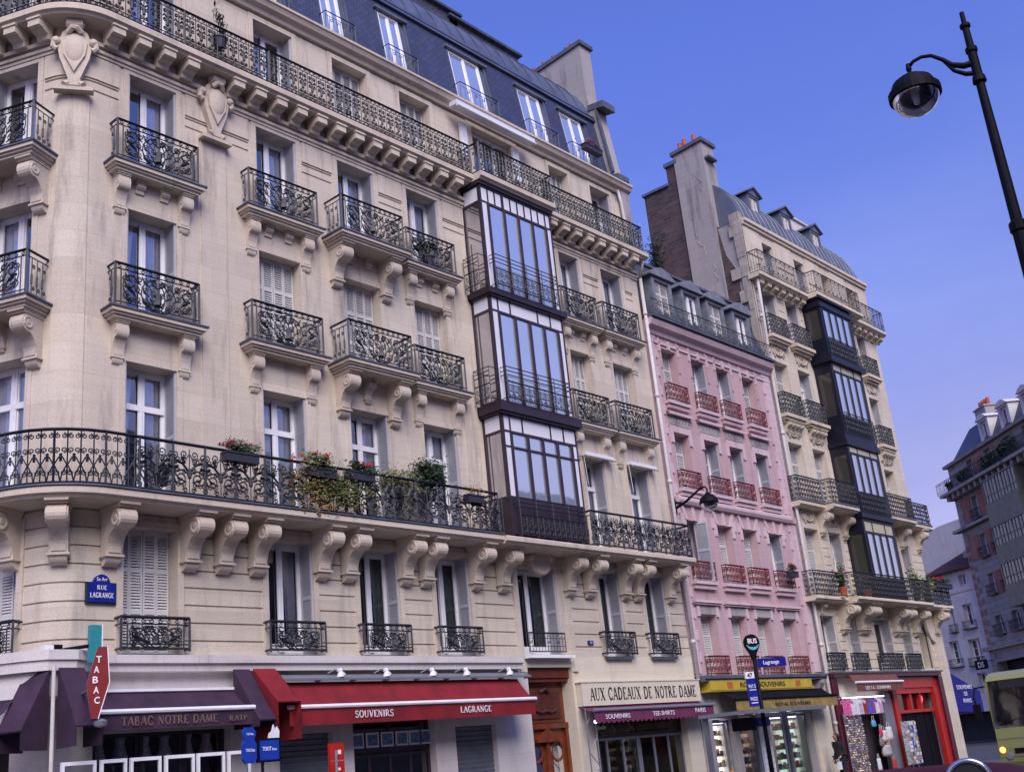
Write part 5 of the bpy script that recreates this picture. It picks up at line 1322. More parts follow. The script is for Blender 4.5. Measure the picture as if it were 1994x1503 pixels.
m.prism(rr(-.36,-.06,2.20,2.62),-.03,.03,'y'); m.prism(rr(-.35,-.07,2.60,2.83),-.026,.026,'y'); pl=part('round_panel',m,M['bluebox'],e); sans('TOOTbus',.2,.055,(-.31,-.034,2.40),(1,0,0),(0,0,1),M['white'],pl); sans('TOOTbus',.16,.04,(-.29,-.034,2.69),(1,0,0),(0,0,1),M['white'],pl)
m=MB(); m.prism([(.22,2.62),(.46,2.62),(.47,2.74),(.42,2.82),(.38,2.75),(.34,2.86),(.30,2.74),(.24,2.70)],-.015,.015,'y'); part('white_topper',m,M['white'],e)
e=thing('red_panel_sign',(15.1,-1.8,0),'red two panel upright sign in front of the grey roller shutter','panel sign')
m=MB(); m.box(-.18,.18,-.03,.03,2.14,2.46); part('upper_panel',m,M['redp'],e); m=MB(); m.box(-.18,.18,-.03,.03,1.75,2.12); part('lower_panel',m,M['redp'],e)
m=MB(); m.tube([(-.05,-.06,0),(-.05,-.06,2.32)],.028,8); part('pole',m,M['steel'],e); m=MB(); m.box(.0,.08,-.036,-.03,1.82,1.9); m.box(.0,.07,-.036,-.03,1.95,2.0); m.box(.02,.1,-.036,-.03,2.25,2.33); part('marking',m,M['white'],e)
# white lamp and truss at the souvenir shop
e=thing('truss_post',(25.2,-.32,0),'slim metal truss post left of the souvenir shop window','truss post'); m=MB()
for x in(-.2,.2): m.tube([(x,0,0),(x,0,3.0)],.022,6)
for i in range(8): z=i*.37; m.tube([(-.2,0,z),(.2,0,z+.37)] if i%2 else [(.2,0,z),(-.2,0,z+.37)],.014,5)
part('lattice',m,M['steel'],e); m=MB(); m.box(-.26,.26,-.12,.12,0,.04); part('base_plate',m,M['steel'],e)
e=thing('lamp',(25.28,-.42,2.63),'glowing white bulb on the truss post beside the plum awning','lamp'); m=MB(); m.lathe([(0,-.05),(.035,-.035),(.05,0),(.035,.035),(0,.05)],10); part('bulb',m,M['lampw'],e,smooth=True); m=MB(); m.lathe([(.0,.10),(.03,.10),(.03,.05),(.02,.045)],8); part('socket',m,M['black'],e)
# ================================================================== BUS STOP POLE + SHELTER
e=thing('bus_stop_pole',(29.08,-3.35,0),'tall dark bus stop pole with a round BUS head and route panels','bus stop')
ang=radians(-28)
e.rotation_euler=(0,0,ang)
m=MB(); m.tube([(0,0,0),(0,0,2.2),(0,0,4.0)],[.075,.06,.05],10); part('pole',m,M['black'],e,smooth=True)
m=MB(); m.prism([(.24*cos(t),4.35+.24*sin(t)) for t in [radians(-35+i*250/16) for i in range(17)]]+[(-.08,4.02),(-.05,3.9),(.05,3.9),(.08,4.02)],-.05,.05,'y'); hd=part('head',m,M['black'],e)
sans('BUS',.30,.14,(-.15,-.056,4.33),(1,0,0),(0,0,1),M['white'],hd,.02)
m=MB(); n=14
for i in range(n):
    t0=radians(200+140*i/n); t1=radians(200+140*(i+1)/n); q=lambda t,r,o:(r*cos(t),-.056,4.36+r*sin(t)+o)
    k0=sin(pi*i/n)*.06; k1=sin(pi*(i+1)/n)*.06; m.quad(q(t0,.21,0),q(t1,.21,0),q(t1,.21-k1,.02),q(t0,.21-k0,.02))
part('crescent_mark',m,simple('light_blue_mark',(.12,.42,.52),.4),hd)
m=MB(); m.box(.08,1.02,-.03,.03,3.66,3.90); pl=part('name_panel',m,M['blue'],e); sans('Lagrange',.52,.14,(.26,-.036,3.70),(1,0,0),(0,0,1),M['white'],pl,.01)
m=MB(); m.box(-.36,-.07,-.03,.03,2.62,3.38); pl=part('route_panel',m,M['blue'],e); m=MB(); m.box(-.38,-.10,-.034,.034,3.382,3.56); p2=part('route_panel',m,M['white'],e); sans('47',.17,.12,(-.33,-.04,3.41),(1,0,0),(0,0,1),M['ink'],p2,.02)
sans('N15',.22,.10,(-.33,-.036,3.12),(1,0,0),(0,0,1),M['white'],pl); sans('N22',.22,.10,(-.33,-.036,2.78),(1,0,0),(0,0,1),M['white'],pl)
m=MB(); m.box(-.32,-.10,-.034,-.03,3.06,3.08); m.box(-.32,-.10,-.034,-.03,2.71,2.73); part('underline',m,M['white'],pl)
e=thing('bus_shelter',(29.6,-3.2,0),'glass bus shelter with thin steel roof edge in front of the lit souvenir shop','bus shelter')
m=MB(); m.box(-2.3,2.3,-.6,.75,2.44,2.49); part('roof',m,M['glass'],e); m=MB(); m.box(-2.34,2.34,-.64,-.601,2.42,2.51); m.box(-2.34,2.34,.751,.79,2.42,2.51); m.box(-2.34,-2.301,-.6,.75,2.42,2.51); m.box(2.301,2.34,-.6,.75,2.42,2.51); part('roof_edge',m,M['steel'],e)
for x in(-2.2,.35,2.2): m=MB(); m.box(x-.05,x+.05,.62,.74,0,2.42); part('post',m,M['shutterm'],e)
m=MB(); m.quad((-2.15,.68,.3),(2.15,.68,.3),(2.15,.68,2.35),(-2.15,.68,2.35)); part('pane',m,glass('shelter_glass',(.8,.85,.9),.02,(.9,.92,.95)),e)
m=MB(); m.box(.42,.98,.55,.61,.4,2.10); pl=part('timetable',m,M['panelw'],e); m=MB(); m.box(.38,1.02,.54,.62,2.102,2.34); part('timetable_header',m,M['blue'],pl)
m=MB()
for i in range(9): m.box(.47,.93,.545,.549,.6+i*.16,.612+i*.16)
part('timetable_lines',m,M['steel'],pl)
m=MB(); m.box(-.9,.15,.50,.66,2.02,2.36); part('information_box',m,M['black'],e)
# ================================================================== WALL LAMP on pink house
e=thing('wall_lamp',(31.28,-.04,9.0),'dark street lantern on a bracket arm fixed to the pink house','wall lamp')
m=MB(); m.box(-.07,.07,-.06,0,0,.52); m.tube([(0,-.04,.18),(0,-.5,.33),(0,-1.0,.58),(0,-1.15,.64),(0,-1.28,.64),(0,-1.34,.55),(0,-1.34,.42)],[.05,.045,.035,.033,.033,.03,.03],8); m.tube([(0,-.04,.42),(0,-.36,.30)],.03,6); part('bracket_arm',m,M['black'],e)
m=MB(); m.lathe([(0,.46),(.06,.44),(.10,.38),(.20,.32),(.28,.22),(.31,.12),(.31,.06),(.29,.06)],20,(0,-1.34,0)); part('hood',m,M['black'],e,smooth=True)
m=MB(); m.lathe([(.28,.07),(.25,-.04),(.16,-.13),(.06,-.17),(0,-.175)],20,(0,-1.34,0)); part('glass_bowl',m,M['globe'],e,smooth=True)
# ================================================================== STREET LAMP foreground
e=thing('street_lamp',(10.31,-17.52,0),'tall black street lamp post with one glass globe lantern against the sky','street lamp')
e.scale=(.93,.93,.93); e.location=(9.588,-17.694,.1155)
ld=Vector((-.16,.57,0)).normalized()
m=MB(); m.lathe([(.13,-.13),(.13,.9),(.10,1.0),(.085,1.4),(.065,5.80),(.08,5.82),(.08,5.90),(.052,5.93),(.046,6.8),(.040,7.38),(.065,7.40),(.058,7.46),(.044,7.48),(.044,7.72),(.056,7.74),(.056,7.78),(.036,7.80),(.032,8.0),(.05,8.02),(.05,8.05),(.024,8.07),(.022,8.19),(0,8.19)],14); part('pole',m,M['black'],e,smooth=False)
P=[(0,7.62),(.10,7.62),(.20,7.67),(.27,7.76),(.36,7.84),(.45,7.86),(.53,7.84),(.575,7.80)]
m=MB(); m.tube([tuple(ld*a+Vector((0,0,b))) for a,b in P],[.034,.032,.028,.022,.019,.018,.018,.02],8); P=[(0,7.50),(.10,7.53),(.19,7.60),(.26,7.73)]; m.tube([tuple(ld*a+Vector((0,0,b))) for a,b in P],[.026,.024,.02,.014],8); part('arm',m,M['black'],e,smooth=True)
c=ld*.585
m=MB(); m.lathe([(0,.33),(.018,.33),(.028,.27),(.012,.22),(.02,.19),(.05,.185),(.12,.17),(.19,.12),(.225,.04),(.23,.03),(.250,.02),(.250,-.05),(.225,-.055),(.21,-.05)],24,(c.x,c.y,7.50)); part('lantern_hood',m,M['black'],e,smooth=False)
m=MB(); m.lathe([(.225,-.05),(.215,-.10),(.18,-.165),(.12,-.21),(.05,-.235),(0,-.24)],24,(c.x,c.y,7.50)); part('glass_bowl',m,M['globe'],e,smooth=True)
m=MB(); m.lathe([(0,.10),(.03,.09),(.04,-.02),(.03,-.12),(0,-.14)],10,(c.x,c.y,7.50)); part('bulb',m,M['curtain'],e,smooth=True)
# ================================================================== VEHICLES
co_=thing('coach',(36,-8.25,-.142),'yellow green coach with orange indicator light approaching at right edge','coach')
# body: front at x=0 facing -x, length 10
m=MB(); W=1.22
front=[(.10,.32),(.0,.55),(-.02,.95),(.03,1.45)]
m.box(.25,10,-W,W,.35,1.55); 
m.prism([(.25,.35),(.08,.35),(.0,.55),(-.03,.95),(.0,1.50),(.25,1.56)],-W+.06,W-.06,'y')
m.box(.9,10,-W,W,1.55,2.95); m.prism([(.10,2.88),(.25,3.02),(.6,3.12),(1.2,3.16),(9.8,3.14),(10,3.0),(10,2.88)],-W+.05,W-.05,'y')
m.box(.12,.9,-W,-W+.10,1.5,2.9); m.box(.12,.9,W-.10,W,1.5,2.9)
bd=part('body',m,M['coach'],co_,clean=True)
m=MB(); m.prism([(.015,1.50),(.12,2.90),(.20,2.90),(.09,1.50)],-W+.10,W-.10,'y'); part('windscreen',m,M['glassd'],co_)
m=MB(); m.box(.3,.85,-W+.12,W-.12,1.52,2.8); part('cab_interior',m,M['dark'],co_)
m=MB(); m.box(1.0,9.7,-W-.01,-W+.02,1.75,2.75); m.box(1.0,9.7,W-.02,W+.01,1.75,2.75); part('side_window',m,M['glassd'],co_)
for s in(-1,1):
    m=MB(); m.lathe([(0,-.03),(.10,-.025),(.11,0)],14,(-.01,s*.88,.72),axis='x'); part('headlight',m,M['steel'],co_)
    m=MB(); m.lathe([(0,-.06),(.08,-.05),(.10,0)],12,(.0,s*1.05,.90),axis='x'); part('indicator_light',m,M['orange'],co_)
    for x in(1.9,7.8):
        m=MB(); m.lathe([(.2,-.02),(.48,0),(.5,.04),(.5,.26),(.2,.28)],20,(x,s*W-.14,.5),axis='y'); part('wheel',m,M['black'],co_)
    m=MB(); m.tube([(.2,s*W,2.75),(-.25,s*(W+.18),2.72),(-.35,s*(W+.22),2.45),(-.33,s*(W+.2),2.1)],.03,6); m.box(-.40,-.28,s*(W+.2)-.10,s*(W+.2)+.10,1.75,2.25); part('mirror',m,M['black'],co_)
m=MB(); m.box(-.05,.0,-.28,.28,.50,.62); part('number_plate',m,M['panelw'],co_); m=MB(); m.box(-.06,.3,-W+.02,W-.02,.25,.40); part('bumper',m,M['black'],co_)
m=MB(); m.prism([(.32,1.05),(.02,1.12),(-.04,1.30),(.12,1.42),(.30,1.34),(.22,1.22)],-.04,-.02,'x') if False else m.poly([(-.036,-.05,1.05),(-.036,.20,1.12),(-.036,.16,1.34),(-.036,-.1,1.42),(-.036,-.26,1.30)]); part('leaf_mark',m,M['coachg'],co_)
m=MB(); m.tube([(-.02,.98,1.60),(.03,.4,1.75)],.012,5); part('wiper',m,M['black'],co_)
m=MB(); m.tube([(-.035,-1.12,1.22),(-.04,1.12,1.22)],.008,4); m.tube([(-.02,-1.12,.70),(-.02,1.12,.70)],.008,4); part('panel_seam',m,M['steel'],co_)
m=MB(); m.box(-.035,.0,-.7,.7,.78,.92); part('grille',m,M['black'],co_)
m=MB(); m.box(.08,.12,-.8,.8,2.62,2.86); part('destination_board',m,M['dark'],co_)
# dark red car parked at the near kerb
cr=thing('parked_car',(7.56,-16.68,-.142),'dark maroon parked car, only its roof rising into the bottom edge','car',rz=radians(10))
m=MB()
prof=[(-2.0,.35),(-2.0,.75),(-1.9,.92),(-1.15,1.02),(-.55,1.46),(-.1,1.565),(.5,1.575),(1.0,1.53),(1.55,1.30),(1.95,1.05),(2.05,.8),(2.05,.35)]
import bmesh
nst=[(-.80,.0),(-.76,.02),(-.66,.0),(0,0),(.66,0),(.76,.02),(.80,0)]
def carp(y): 
    k=abs(y)/.80; sh_=.16*max(0,k-.55)**1.4*2.2
    return [(x*(1-.02*k),z-(sh_ if z>1.05 else 0)*(z-1.0)/.5*1.2) for x,z in prof]
Y=[-.82,-.80,-.70,-.55,-.35,0,.35,.55,.70,.80,.82]
for a,b in zip(Y,Y[1:]):
    A_,B_=carp(a),carp(b)
    for i in range(len(prof)): j=(i+1)%len(prof); m.quad((A_[i][0],a,A_[i][1]),(A_[j][0],a,A_[j][1]),(B_[j][0],b,B_[j][1]),(B_[i][0],b,B_[i][1]))
m.poly([(x,-.82,z) for x,z in carp(-.82)]); m.poly([(x,.82,z) for x,z in carp(.82)][::-1])
part('body',m,M['carred'],cr,smooth=True,clean=True); cr.scale=(1,1,.972)
m=MB(); m.box(-.50,1.35,-.835,-.822,1.06,1.30); part('side_window',m,M['glassd'],cr); m=MB(); m.box(-.50,1.35,.822,.835,1.06,1.30); part('side_window',m,M['glassd'],cr)
for x in(-1.25,1.3):
    for y in(-.80,.66): m=MB(); m.lathe([(.12,-.01),(.30,-.02),(.31,.02),(.31,.15),(.12,.16)],20,(x,y,.31),axis='y'); part('wheel',m,M['black'],cr)
for s in(-.55,.55): m=MB(); m.box(-2.03,-1.98,s-.14,s+.14,.65,.80); part('headlight',m,M['panelw'],cr)
hp=thing('scooter_mirror',(4.66,-18.19,0),'round silver rimmed scooter mirror rising over the maroon car roof at bottom right','scooter mirror',rz=radians(-69))
m=MB(); m.tube([(.083*cos(t),0,1.425+.083*sin(t)) for t in [2*pi*i/28 for i in range(29)]],.010,8); part('rim',m,M['chrome'],hp,smooth=True)
m=MB(); m.lathe([(0,-.002),(.082,0),(.07,.02),(0,.03)],24,(0,0,1.425),axis='y'); part('mirror_back',m,M['dark'],hp)
m=MB(); m.tube([(0,.02,1.35),(.03,.02,1.2),(.05,.03,1.02),(.3,.05,1.0),(.34,.06,.9),(.36,.1,0)],.012,6); part('stem',m,M['black'],hp)
# ================================================================== PERSON
def skinned(name,V_,E_,R_,mat,parent,sub=1):
    me=bpy.data.meshes.new(name); me.from_pydata(V_,E_,[]); o=bpy.data.objects.new(name,me); COL.objects.link(o); o.parent=parent
    md=o.modifiers.new('s','SKIN'); md.use_smooth_shade=True
    for i,r in enumerate(R_): me.skin_vertices[0].data[i].radius=(r,r) if not isinstance(r,tuple) else r
    me.skin_vertices[0].data[0].use_root=True
    sb=o.modifiers.new('u','SUBSURF'); sb.levels=sub; sb.render_levels=sub
    me.materials.append(mat); return o
pe=thing('person',(38.45,-.75,0),'long haired person in black standing by the drainpipe with a small white bag','person',rz=radians(-20))
V_=[(0,0,.92),(0,0,1.12),(-.02,0,1.32),(-.03,0,1.42),(-.06,0,1.50),(-.09,0,1.60),(-.09,0,1.70), (0,-.10,.86),(-.02,-.10,.47),(.02,-.10,.07),(-.14,-.11,.03), (0,.10,.86),(.06,.10,.47),(.14,.10,.08),(.0,.11,.03), (-.02,-.17,1.38),(.02,-.22,1.10),(-.18,-.18,.92),(-.26,-.15,.88), (-.02,.17,1.38),(.04,.22,1.10),(-.10,.20,.90),(-.17,.18,.86)]
E_=[(0,1),(1,2),(2,3),(3,4),(4,5),(5,6),(0,7),(7,8),(8,9),(9,10),(0,11),(11,12),(12,13),(13,14),(2,15),(15,16),(16,17),(17,18),(2,19),(19,20),(20,21),(21,22)]
R_=[(.15,.17),(.13,.15),(.14,.17),.07,.055,.095,.07,.10,.065,.045,.04,.10,.065,.045,.04,.065,.048,.035,.03,.065,.048,.035,.03]
body=skinned('body',V_,E_,R_,M['skin'],pe,2)
V2=[V_[i] for i in range(4)]+[V_[15],V_[16],(-.15,-.18,.94),V_[19],V_[20],(-.08,.20,.93),(0,0,.80)]
skinned('jacket',V2,[(0,1),(1,2),(2,3),(2,4),(4,5),(5,6),(2,7),(7,8),(8,9),(0,10)],[(.18,.20),(.16,.18),(.17,.20),.08,.085,.065,.052,.085,.065,.052,(.19,.21)],M['cloth'],pe,2)
V3=[(0,0,.92),V_[7],V_[8],(.02,-.10,.10),V_[11],V_[12],(.14,.10,.10)]
skinned('trousers',V3,[(0,1),(1,2),(2,3),(0,4),(4,5),(5,6)],[(.17,.18),.12,.085,.065,.12,.085,.065],M['cloth'],pe,2)
skinned('hair',[(-.07,0,1.72),(-.05,0,1.64),(-.01,0,1.52),(.03,0,1.36),(.06,0,1.22)],[(0,1),(1,2),(2,3),(3,4)],[(.085,.09),(.11,.115),(.09,.11),(.07,.10),(.04,.07)],M['hair'],pe,2)
for s,(hx_,hy,hz) in((-1,(-.27,-.15,.87)),(1,(-.18,.18,.85))):
    Vh=[(hx_,hy,hz),(hx_-.05,hy,hz-.03)]; Eh=[(0,1)]; Rh=[.028,.026]
    for q in range(4):
        b0=len(Vh); yy=hy-.027+.018*q; l=(.045,.055,.05,.038)[q]; Vh+=[(hx_-.07,yy,hz-.04),(hx_-.07-l*.6,yy,hz-.055),(hx_-.07-l*.7,yy,hz-.055-l*.5)]; Eh+=[(1,b0),(b0,b0+1),(b0+1,b0+2)]; Rh+=[.009,.008,.007]
    b0=len(Vh); Vh+=[(hx_-.03,hy+.035,hz-.02),(hx_-.06,hy+.05,hz-.04)]; Eh+=[(0,b0),(b0,b0+1)]; Rh+=[.010,.008]
    skinned('hand',Vh,Eh,Rh,M['skin'],pe,1)
m=MB(); m.lathe([(0,-.006),(.012,0),(0,.006)],8,(-.178,-.03,1.62),axis='x'); m.lathe([(0,-.006),(.012,0),(0,.006)],8,(-.178,.03,1.62),axis='x'); part('eyes',m,M['ink'],pe)
m=MB(); m.prism([(-.175,1.61),(-.205,1.58),(-.175,1.57)],-.012,.012,'y'); part('nose',m,M['skin'],pe); m=MB(); m.box(-.182,-.172,-.022,.022,1.538,1.548); part('mouth',m,M['redrail'],pe)
bgp=thing('shopping_bag',(38.12,-.83,.52),'small white paper bag in the hand of the person in black','bag'); m=MB(); m.box(-.10,.10,-.04,.04,0,.26); part('bag_body',m,M['white'],bgp); m=MB(); m.tube([(-.05,0,.26),(-.03,0,.34),(.03,0,.34),(.05,0,.26)],.006,5); part('handle',m,M['white'],bgp)
# ================================================================== MERCHANDISE
def crand(a,b): return simple('goods_%d'%random.randrange(10**6),a,.7,b)
e=thing('souvenir_rack',(40.95,-.28,0),'tall lit board crammed with small keyrings on the left of the red shop','souvenir rack')
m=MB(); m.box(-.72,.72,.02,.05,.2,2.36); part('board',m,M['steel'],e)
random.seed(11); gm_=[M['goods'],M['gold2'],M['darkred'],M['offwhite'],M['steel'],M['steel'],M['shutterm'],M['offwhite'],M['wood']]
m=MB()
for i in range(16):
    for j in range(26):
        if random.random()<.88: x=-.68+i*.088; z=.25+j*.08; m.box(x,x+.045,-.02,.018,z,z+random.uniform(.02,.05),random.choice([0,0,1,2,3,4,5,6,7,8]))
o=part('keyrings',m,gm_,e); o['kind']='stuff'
shc=[(.55,.10,.30),(.62,.60,.68),(.60,.58,.70),(.45,.40,.50),(.30,.02,.04),(.05,.12,.40),(.22,.05,.35),(.65,.62,.62),(.50,.30,.50)]
nmz=['pink','white','pale grey','lilac','dark red','bright blue','violet','cream','mauve']
for i,c_ in enumerate(shc):
    e=thing('t_shirt',(40.45+i*.34,-.35,2.88),f'{nmz[i]} T-shirt hanging in the row under the brown awning','T-shirt','T-shirts hanging in the lit shop entrance')
    m=MB(); W_=.15
    m.prism([(-.15,-.60),(.15,-.58),(.14,-.16),(.24,-.22),(.27,-.12),(.10,-.01),(.05,-.04),(-.05,-.04),(-.10,-.01),(-.27,-.12),(-.24,-.22),(-.14,-.16)],-.03,.03,'y',0,lambda x,y,z:(x*.45+y*.9,y*.5-x*.9,z)); part('fabric',m,simple('tshirt_cloth',c_,.9,.25,14),e,clean=True)
    m=MB(); m.tube([(0,0,.05),(.02,0,.02),(0,0,0)],.006,5); m.tube([(-.04,.07,-.04),(0,0,0),(.04,-.07,-.04)],.006,5); part('hanger',m,M['steel'],e)
bags=[(42.35,1.92,.24,.20,(.10,.30,.50),'small blue and white cap hanging left among the bags','cap'),(43.05,1.45,.30,.34,(.62,.58,.55),'white tote bag beside the pink hat','bag'),(42.85,1.58,.20,.22,(.55,.03,.10),'bright pink knitted hat in the lit entrance','hat'),(43.55,1.52,.32,.42,(.62,.60,.60),'large white tote bag on the right of the lit entrance','bag'),(43.05,.92,.48,.34,(.40,.38,.38),'wide grey printed holdall hanging low in the lit entrance','bag'),(42.75,1.22,.24,.22,(.20,.16,.14),'dark brown bag above the grey holdall','bag'),(43.25,1.22,.24,.22,(.42,.22,.14),'tan bag above the grey holdall on the right','bag'),(42.2,.45,.2,.4,(.60,.58,.60),'upright white bag with dark print at the foot of the rack','bag'),(43.5,.40,.22,.36,(.40,.04,.05),'red bag at the foot of the lit entrance','bag')]
for x,z,w_,h,c_,lab,cat in bags:
    e=thing('hanging_bag' if cat=='bag' else ('cap' if cat=='cap' else 'hat'),(x,-.38,z),lab,cat,'bags and hats hanging in the lit shop entrance')
    w_*=1.35; h*=1.25
    m=MB(); rs=[(0,-h/2),(w_*.42,-h/2+.01),(w_*.5,-h*.3),(w_*.48,h*.2),(w_*.40,h*.45),(0,h/2)] if cat!='bag' else [(0,-h/2),(w_*.48,-h/2+.01),(w_*.52,-h*.2),(w_*.46,h*.3),(w_*.44,h*.46),(0,h*.47)]
    m.lathe(rs,12); 
    for i,v in enumerate(m.v): m.v[i]=(v[0]*1.1,v[1]*.45,v[2])
    part('fabric',m,simple('bag_cloth',c_,.85,.35,18),e,smooth=True)
    m=MB(); m.tube([(-w_*.25,0,h*.42),(-w_*.2,0,h*.42+.18),(w_*.2,0,h*.42+.18),(w_*.25,0,h*.42)],.012,5); part('strap',m,M['offwhite'],e)
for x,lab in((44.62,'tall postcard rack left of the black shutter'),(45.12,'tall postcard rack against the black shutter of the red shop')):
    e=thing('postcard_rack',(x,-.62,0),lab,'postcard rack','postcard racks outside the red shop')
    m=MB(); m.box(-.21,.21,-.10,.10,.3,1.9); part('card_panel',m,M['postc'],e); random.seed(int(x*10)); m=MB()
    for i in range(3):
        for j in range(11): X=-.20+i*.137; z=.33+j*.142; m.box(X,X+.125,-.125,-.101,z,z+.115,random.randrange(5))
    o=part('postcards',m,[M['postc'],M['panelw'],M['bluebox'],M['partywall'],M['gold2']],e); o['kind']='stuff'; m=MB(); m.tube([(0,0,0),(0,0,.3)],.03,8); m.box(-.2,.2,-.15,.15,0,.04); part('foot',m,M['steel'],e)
# displays in the pink house shop, back panels glow in place of shop lighting
for x0,x1,lab,mt in((33.5,34.7,'lit wall of small souvenirs seen through the shelter','goods'),(34.75,35.5,'lit shelf of bright yellow souvenirs in the middle of the window','warmglow'),(36.0,37.9,'lit glass cabinet with greenish shelves on the right of the window','greenglow'),(31.7,32.9,'brightly lit display in the narrow left window','whiteglow')):
    e=thing('display_cabinet',((x0+x1)/2,.55,0),lab,'display cabinet','lit displays in the pink house shop'); w_=(x1-x0)/2
    m=MB(); m.box(-w_,w_,.0,.12,.2,2.3); part('back_panel',m,M[mt],e); m=MB(); m.box(-w_,-w_+.04,-.2,0,.2,2.34); m.box(w_-.04,w_,-.2,0,.2,2.34); m.box(-w_,w_,-.2,0,2.30,2.34)
    for j in range(6): m.box(-w_+.04,w_-.04,-.18,-.003,.4+j*.32,.42+j*.32)
    part('shelves',m,M['white'] if mt in('greenglow','whiteglow') else M['steel'],e); m=MB(); random.seed(int(x0*7))
    for j in range(6):
        x=-w_+.08
        while x<w_-.12: q=random.uniform(.04,.10); m.box(x,x+q,-.14,-.06,.423+j*.32,.423+j*.32+random.uniform(.06,.22),random.randrange(7)); x+=q+.03
    o=part('souvenirs',m,[M['gold2'],M['redp'],M['panelw'],M['bluebox'],M['yellow'],M['black'],M['wood']],e); o['kind']='stuff'
# things in the windows of the grey framed shop
random.seed(5)
for i,(x,z,c_,lab) in enumerate(((27.0,2.45,(.55,.55,.35),'pale soft toy hanging behind the upper pane, left'),(27.8,2.5,(.50,.40,.42),'pinkish soft toy hanging behind the upper pane, centre'),(29.6,2.5,(.45,.12,.05),'orange trinket glowing behind the upper pane, right'),(28.9,1.55,(.05,.10,.35),'blue garment behind the glass of the souvenir shop'))):
    e=thing('soft_toy' if i<2 else('trinket' if i==2 else 'garment'),(x,.42,z),lab,['toy','toy','trinket','garment'][i]); m=MB(); m.lathe([(0,-.18),(.10,-.16),(.16,-.05),(.10,.06),(.12,.12),(.08,.2),(0,.22)],10); part('body',m,simple('toy_cloth',c_,.9,.3,20),e,smooth=True); m=MB(); m.tube([(0,0,.2),(0,0,.32)],.008,5); part('cord',m,M['steel'],e)
for i,(x,lab) in enumerate(((11.30,'leftmost pale printed vase under the tabac awning'),(11.72,'second pale printed vase from the left under the tabac awning'),(12.25,'third pale printed vase under the tabac awning'),(12.66,'wide patterned vase in the middle display window'),(13.18,'small striped vase in the right display window'),(13.60,'wide striped vase at the right of the tabac windows'))):
    e=thing('vase',(x,.40,2.52),lab,'vase','vases in the tabac display windows'); m=MB(); k=1 if i%2 else .8
    m.lathe([(0,0),(.15*k,0),(.16*k,.02),(.12*k,.12),(.08*k,.26),(.09*k,.34),(.12*k,.40),(.06*k,.40)],16); part('vase_body',m,M['pvase'],e,smooth=True); m=MB(); m.lathe([(.14*k,.40),(.14*k,.42),(0,.43)],16); part('rim',m,M['white'],e)
e=thing('display_shelf',(12.5,.42,2.46),'dark blue shelf carrying the vases','shelf'); m=MB(); m.box(-1.4,1.4,-.2,.2,0,.05); part('board',m,M['blue'],e); m=MB(); m.box(-1.38,-1.34,-.1,.1,-.3,0); m.box(1.34,1.38,-.1,.1,-.3,0); part('support',m,M['black'],e)
for i,(a,b) in enumerate(((9.74,10.36),(10.44,10.93),(11.0,11.6),(11.68,12.28),(12.34,12.93),(13.0,13.5))):
    wd=b-a; e=thing('terrace_screen',((a+b)/2,-1.2,0),['white framed terrace screen at the far left below the corner flap','white framed terrace screen second from the left','white framed terrace screen third from the left','white framed terrace screen fourth from the left','white framed terrace screen second from the right','white framed terrace screen at the right end of the row'][i],'screen','white framed terrace screens outside the tabac')
    m=MB(); m.box(-wd/2,-wd/2+.05,-.03,.03,0,2.47); m.box(wd/2-.05,wd/2,-.03,.03,0,2.47); m.box(-wd/2+.05,wd/2-.05,-.03,.03,2.41,2.47); m.box(-wd/2+.05,wd/2-.05,-.03,.03,.9,.96); part('frame',m,M['white'],e)
    m=MB(); m.quad((-wd/2+.05,0,.96),(wd/2-.05,0,.96),(wd/2-.05,0,2.41),(-wd/2+.05,0,2.41)); part('pane',m,bpy.data.materials['shelter_glass'],e)
for i,x in enumerate((17.35,17.80,18.25,18.70,19.12,19.45)):
    e=thing('framed_print',(x,.30-.12,2.40),['leftmost blue and white print above the souvenir shop door','second blue print from the left above the door','third blue print from the left above the door','fourth blue print from the left above the door','fifth blue print from the left above the door','rightmost blue print above the souvenir shop door'][i],'print','blue prints above the souvenir shop door')
    m=MB(); m.box(-.19,.19,-.02,.0,0,.32); part('sheet',m,M['panelw'],e); m=MB(); m.box(-.15,.15,-.026,-.021,.04,.28); part('picture',m,simple('print_ink',(.12,.20,.34),.6,.7,16),e)
# ================================================================== AWNING CASE at top floor
e=thing('awning_case',(23.65,-.36,20.50),'white retracted blind case above the top floor doors','awning case'); m=MB(); m.box(-1.8,1.8,-.20,.10,0,.14); part('case',m,M['panelw'],e); m=MB(); m.tube([(-1.8,-.22,-.05),(1.8,-.22,-.05)],.04,8); part('front_bar',m,M['white'],e)
for x,lab in((27.3,'short folded blind over the second floor window right of the glazed bay'),(29.6,'short folded blind over the second floor window by the drainpipe')):
    e=thing('folded_blind',(x,-.12,10.36),lab,'blind','folded blinds over second floor windows'); m=MB(); m.box(-.72,.72,-.10,.04,0,.10); part('case',m,M['panelw'],e); m=MB(); m.tube([(-.72,-.16,-.04),(.72,-.16,-.04)],.03,6); m.tube([(-.70,0,0),(-.70,-.05,-.9)],.012,5); m.tube([(.70,0,0),(.70,-.05,-.9)],.012,5); part('arms',m,M['offwhite'],e)
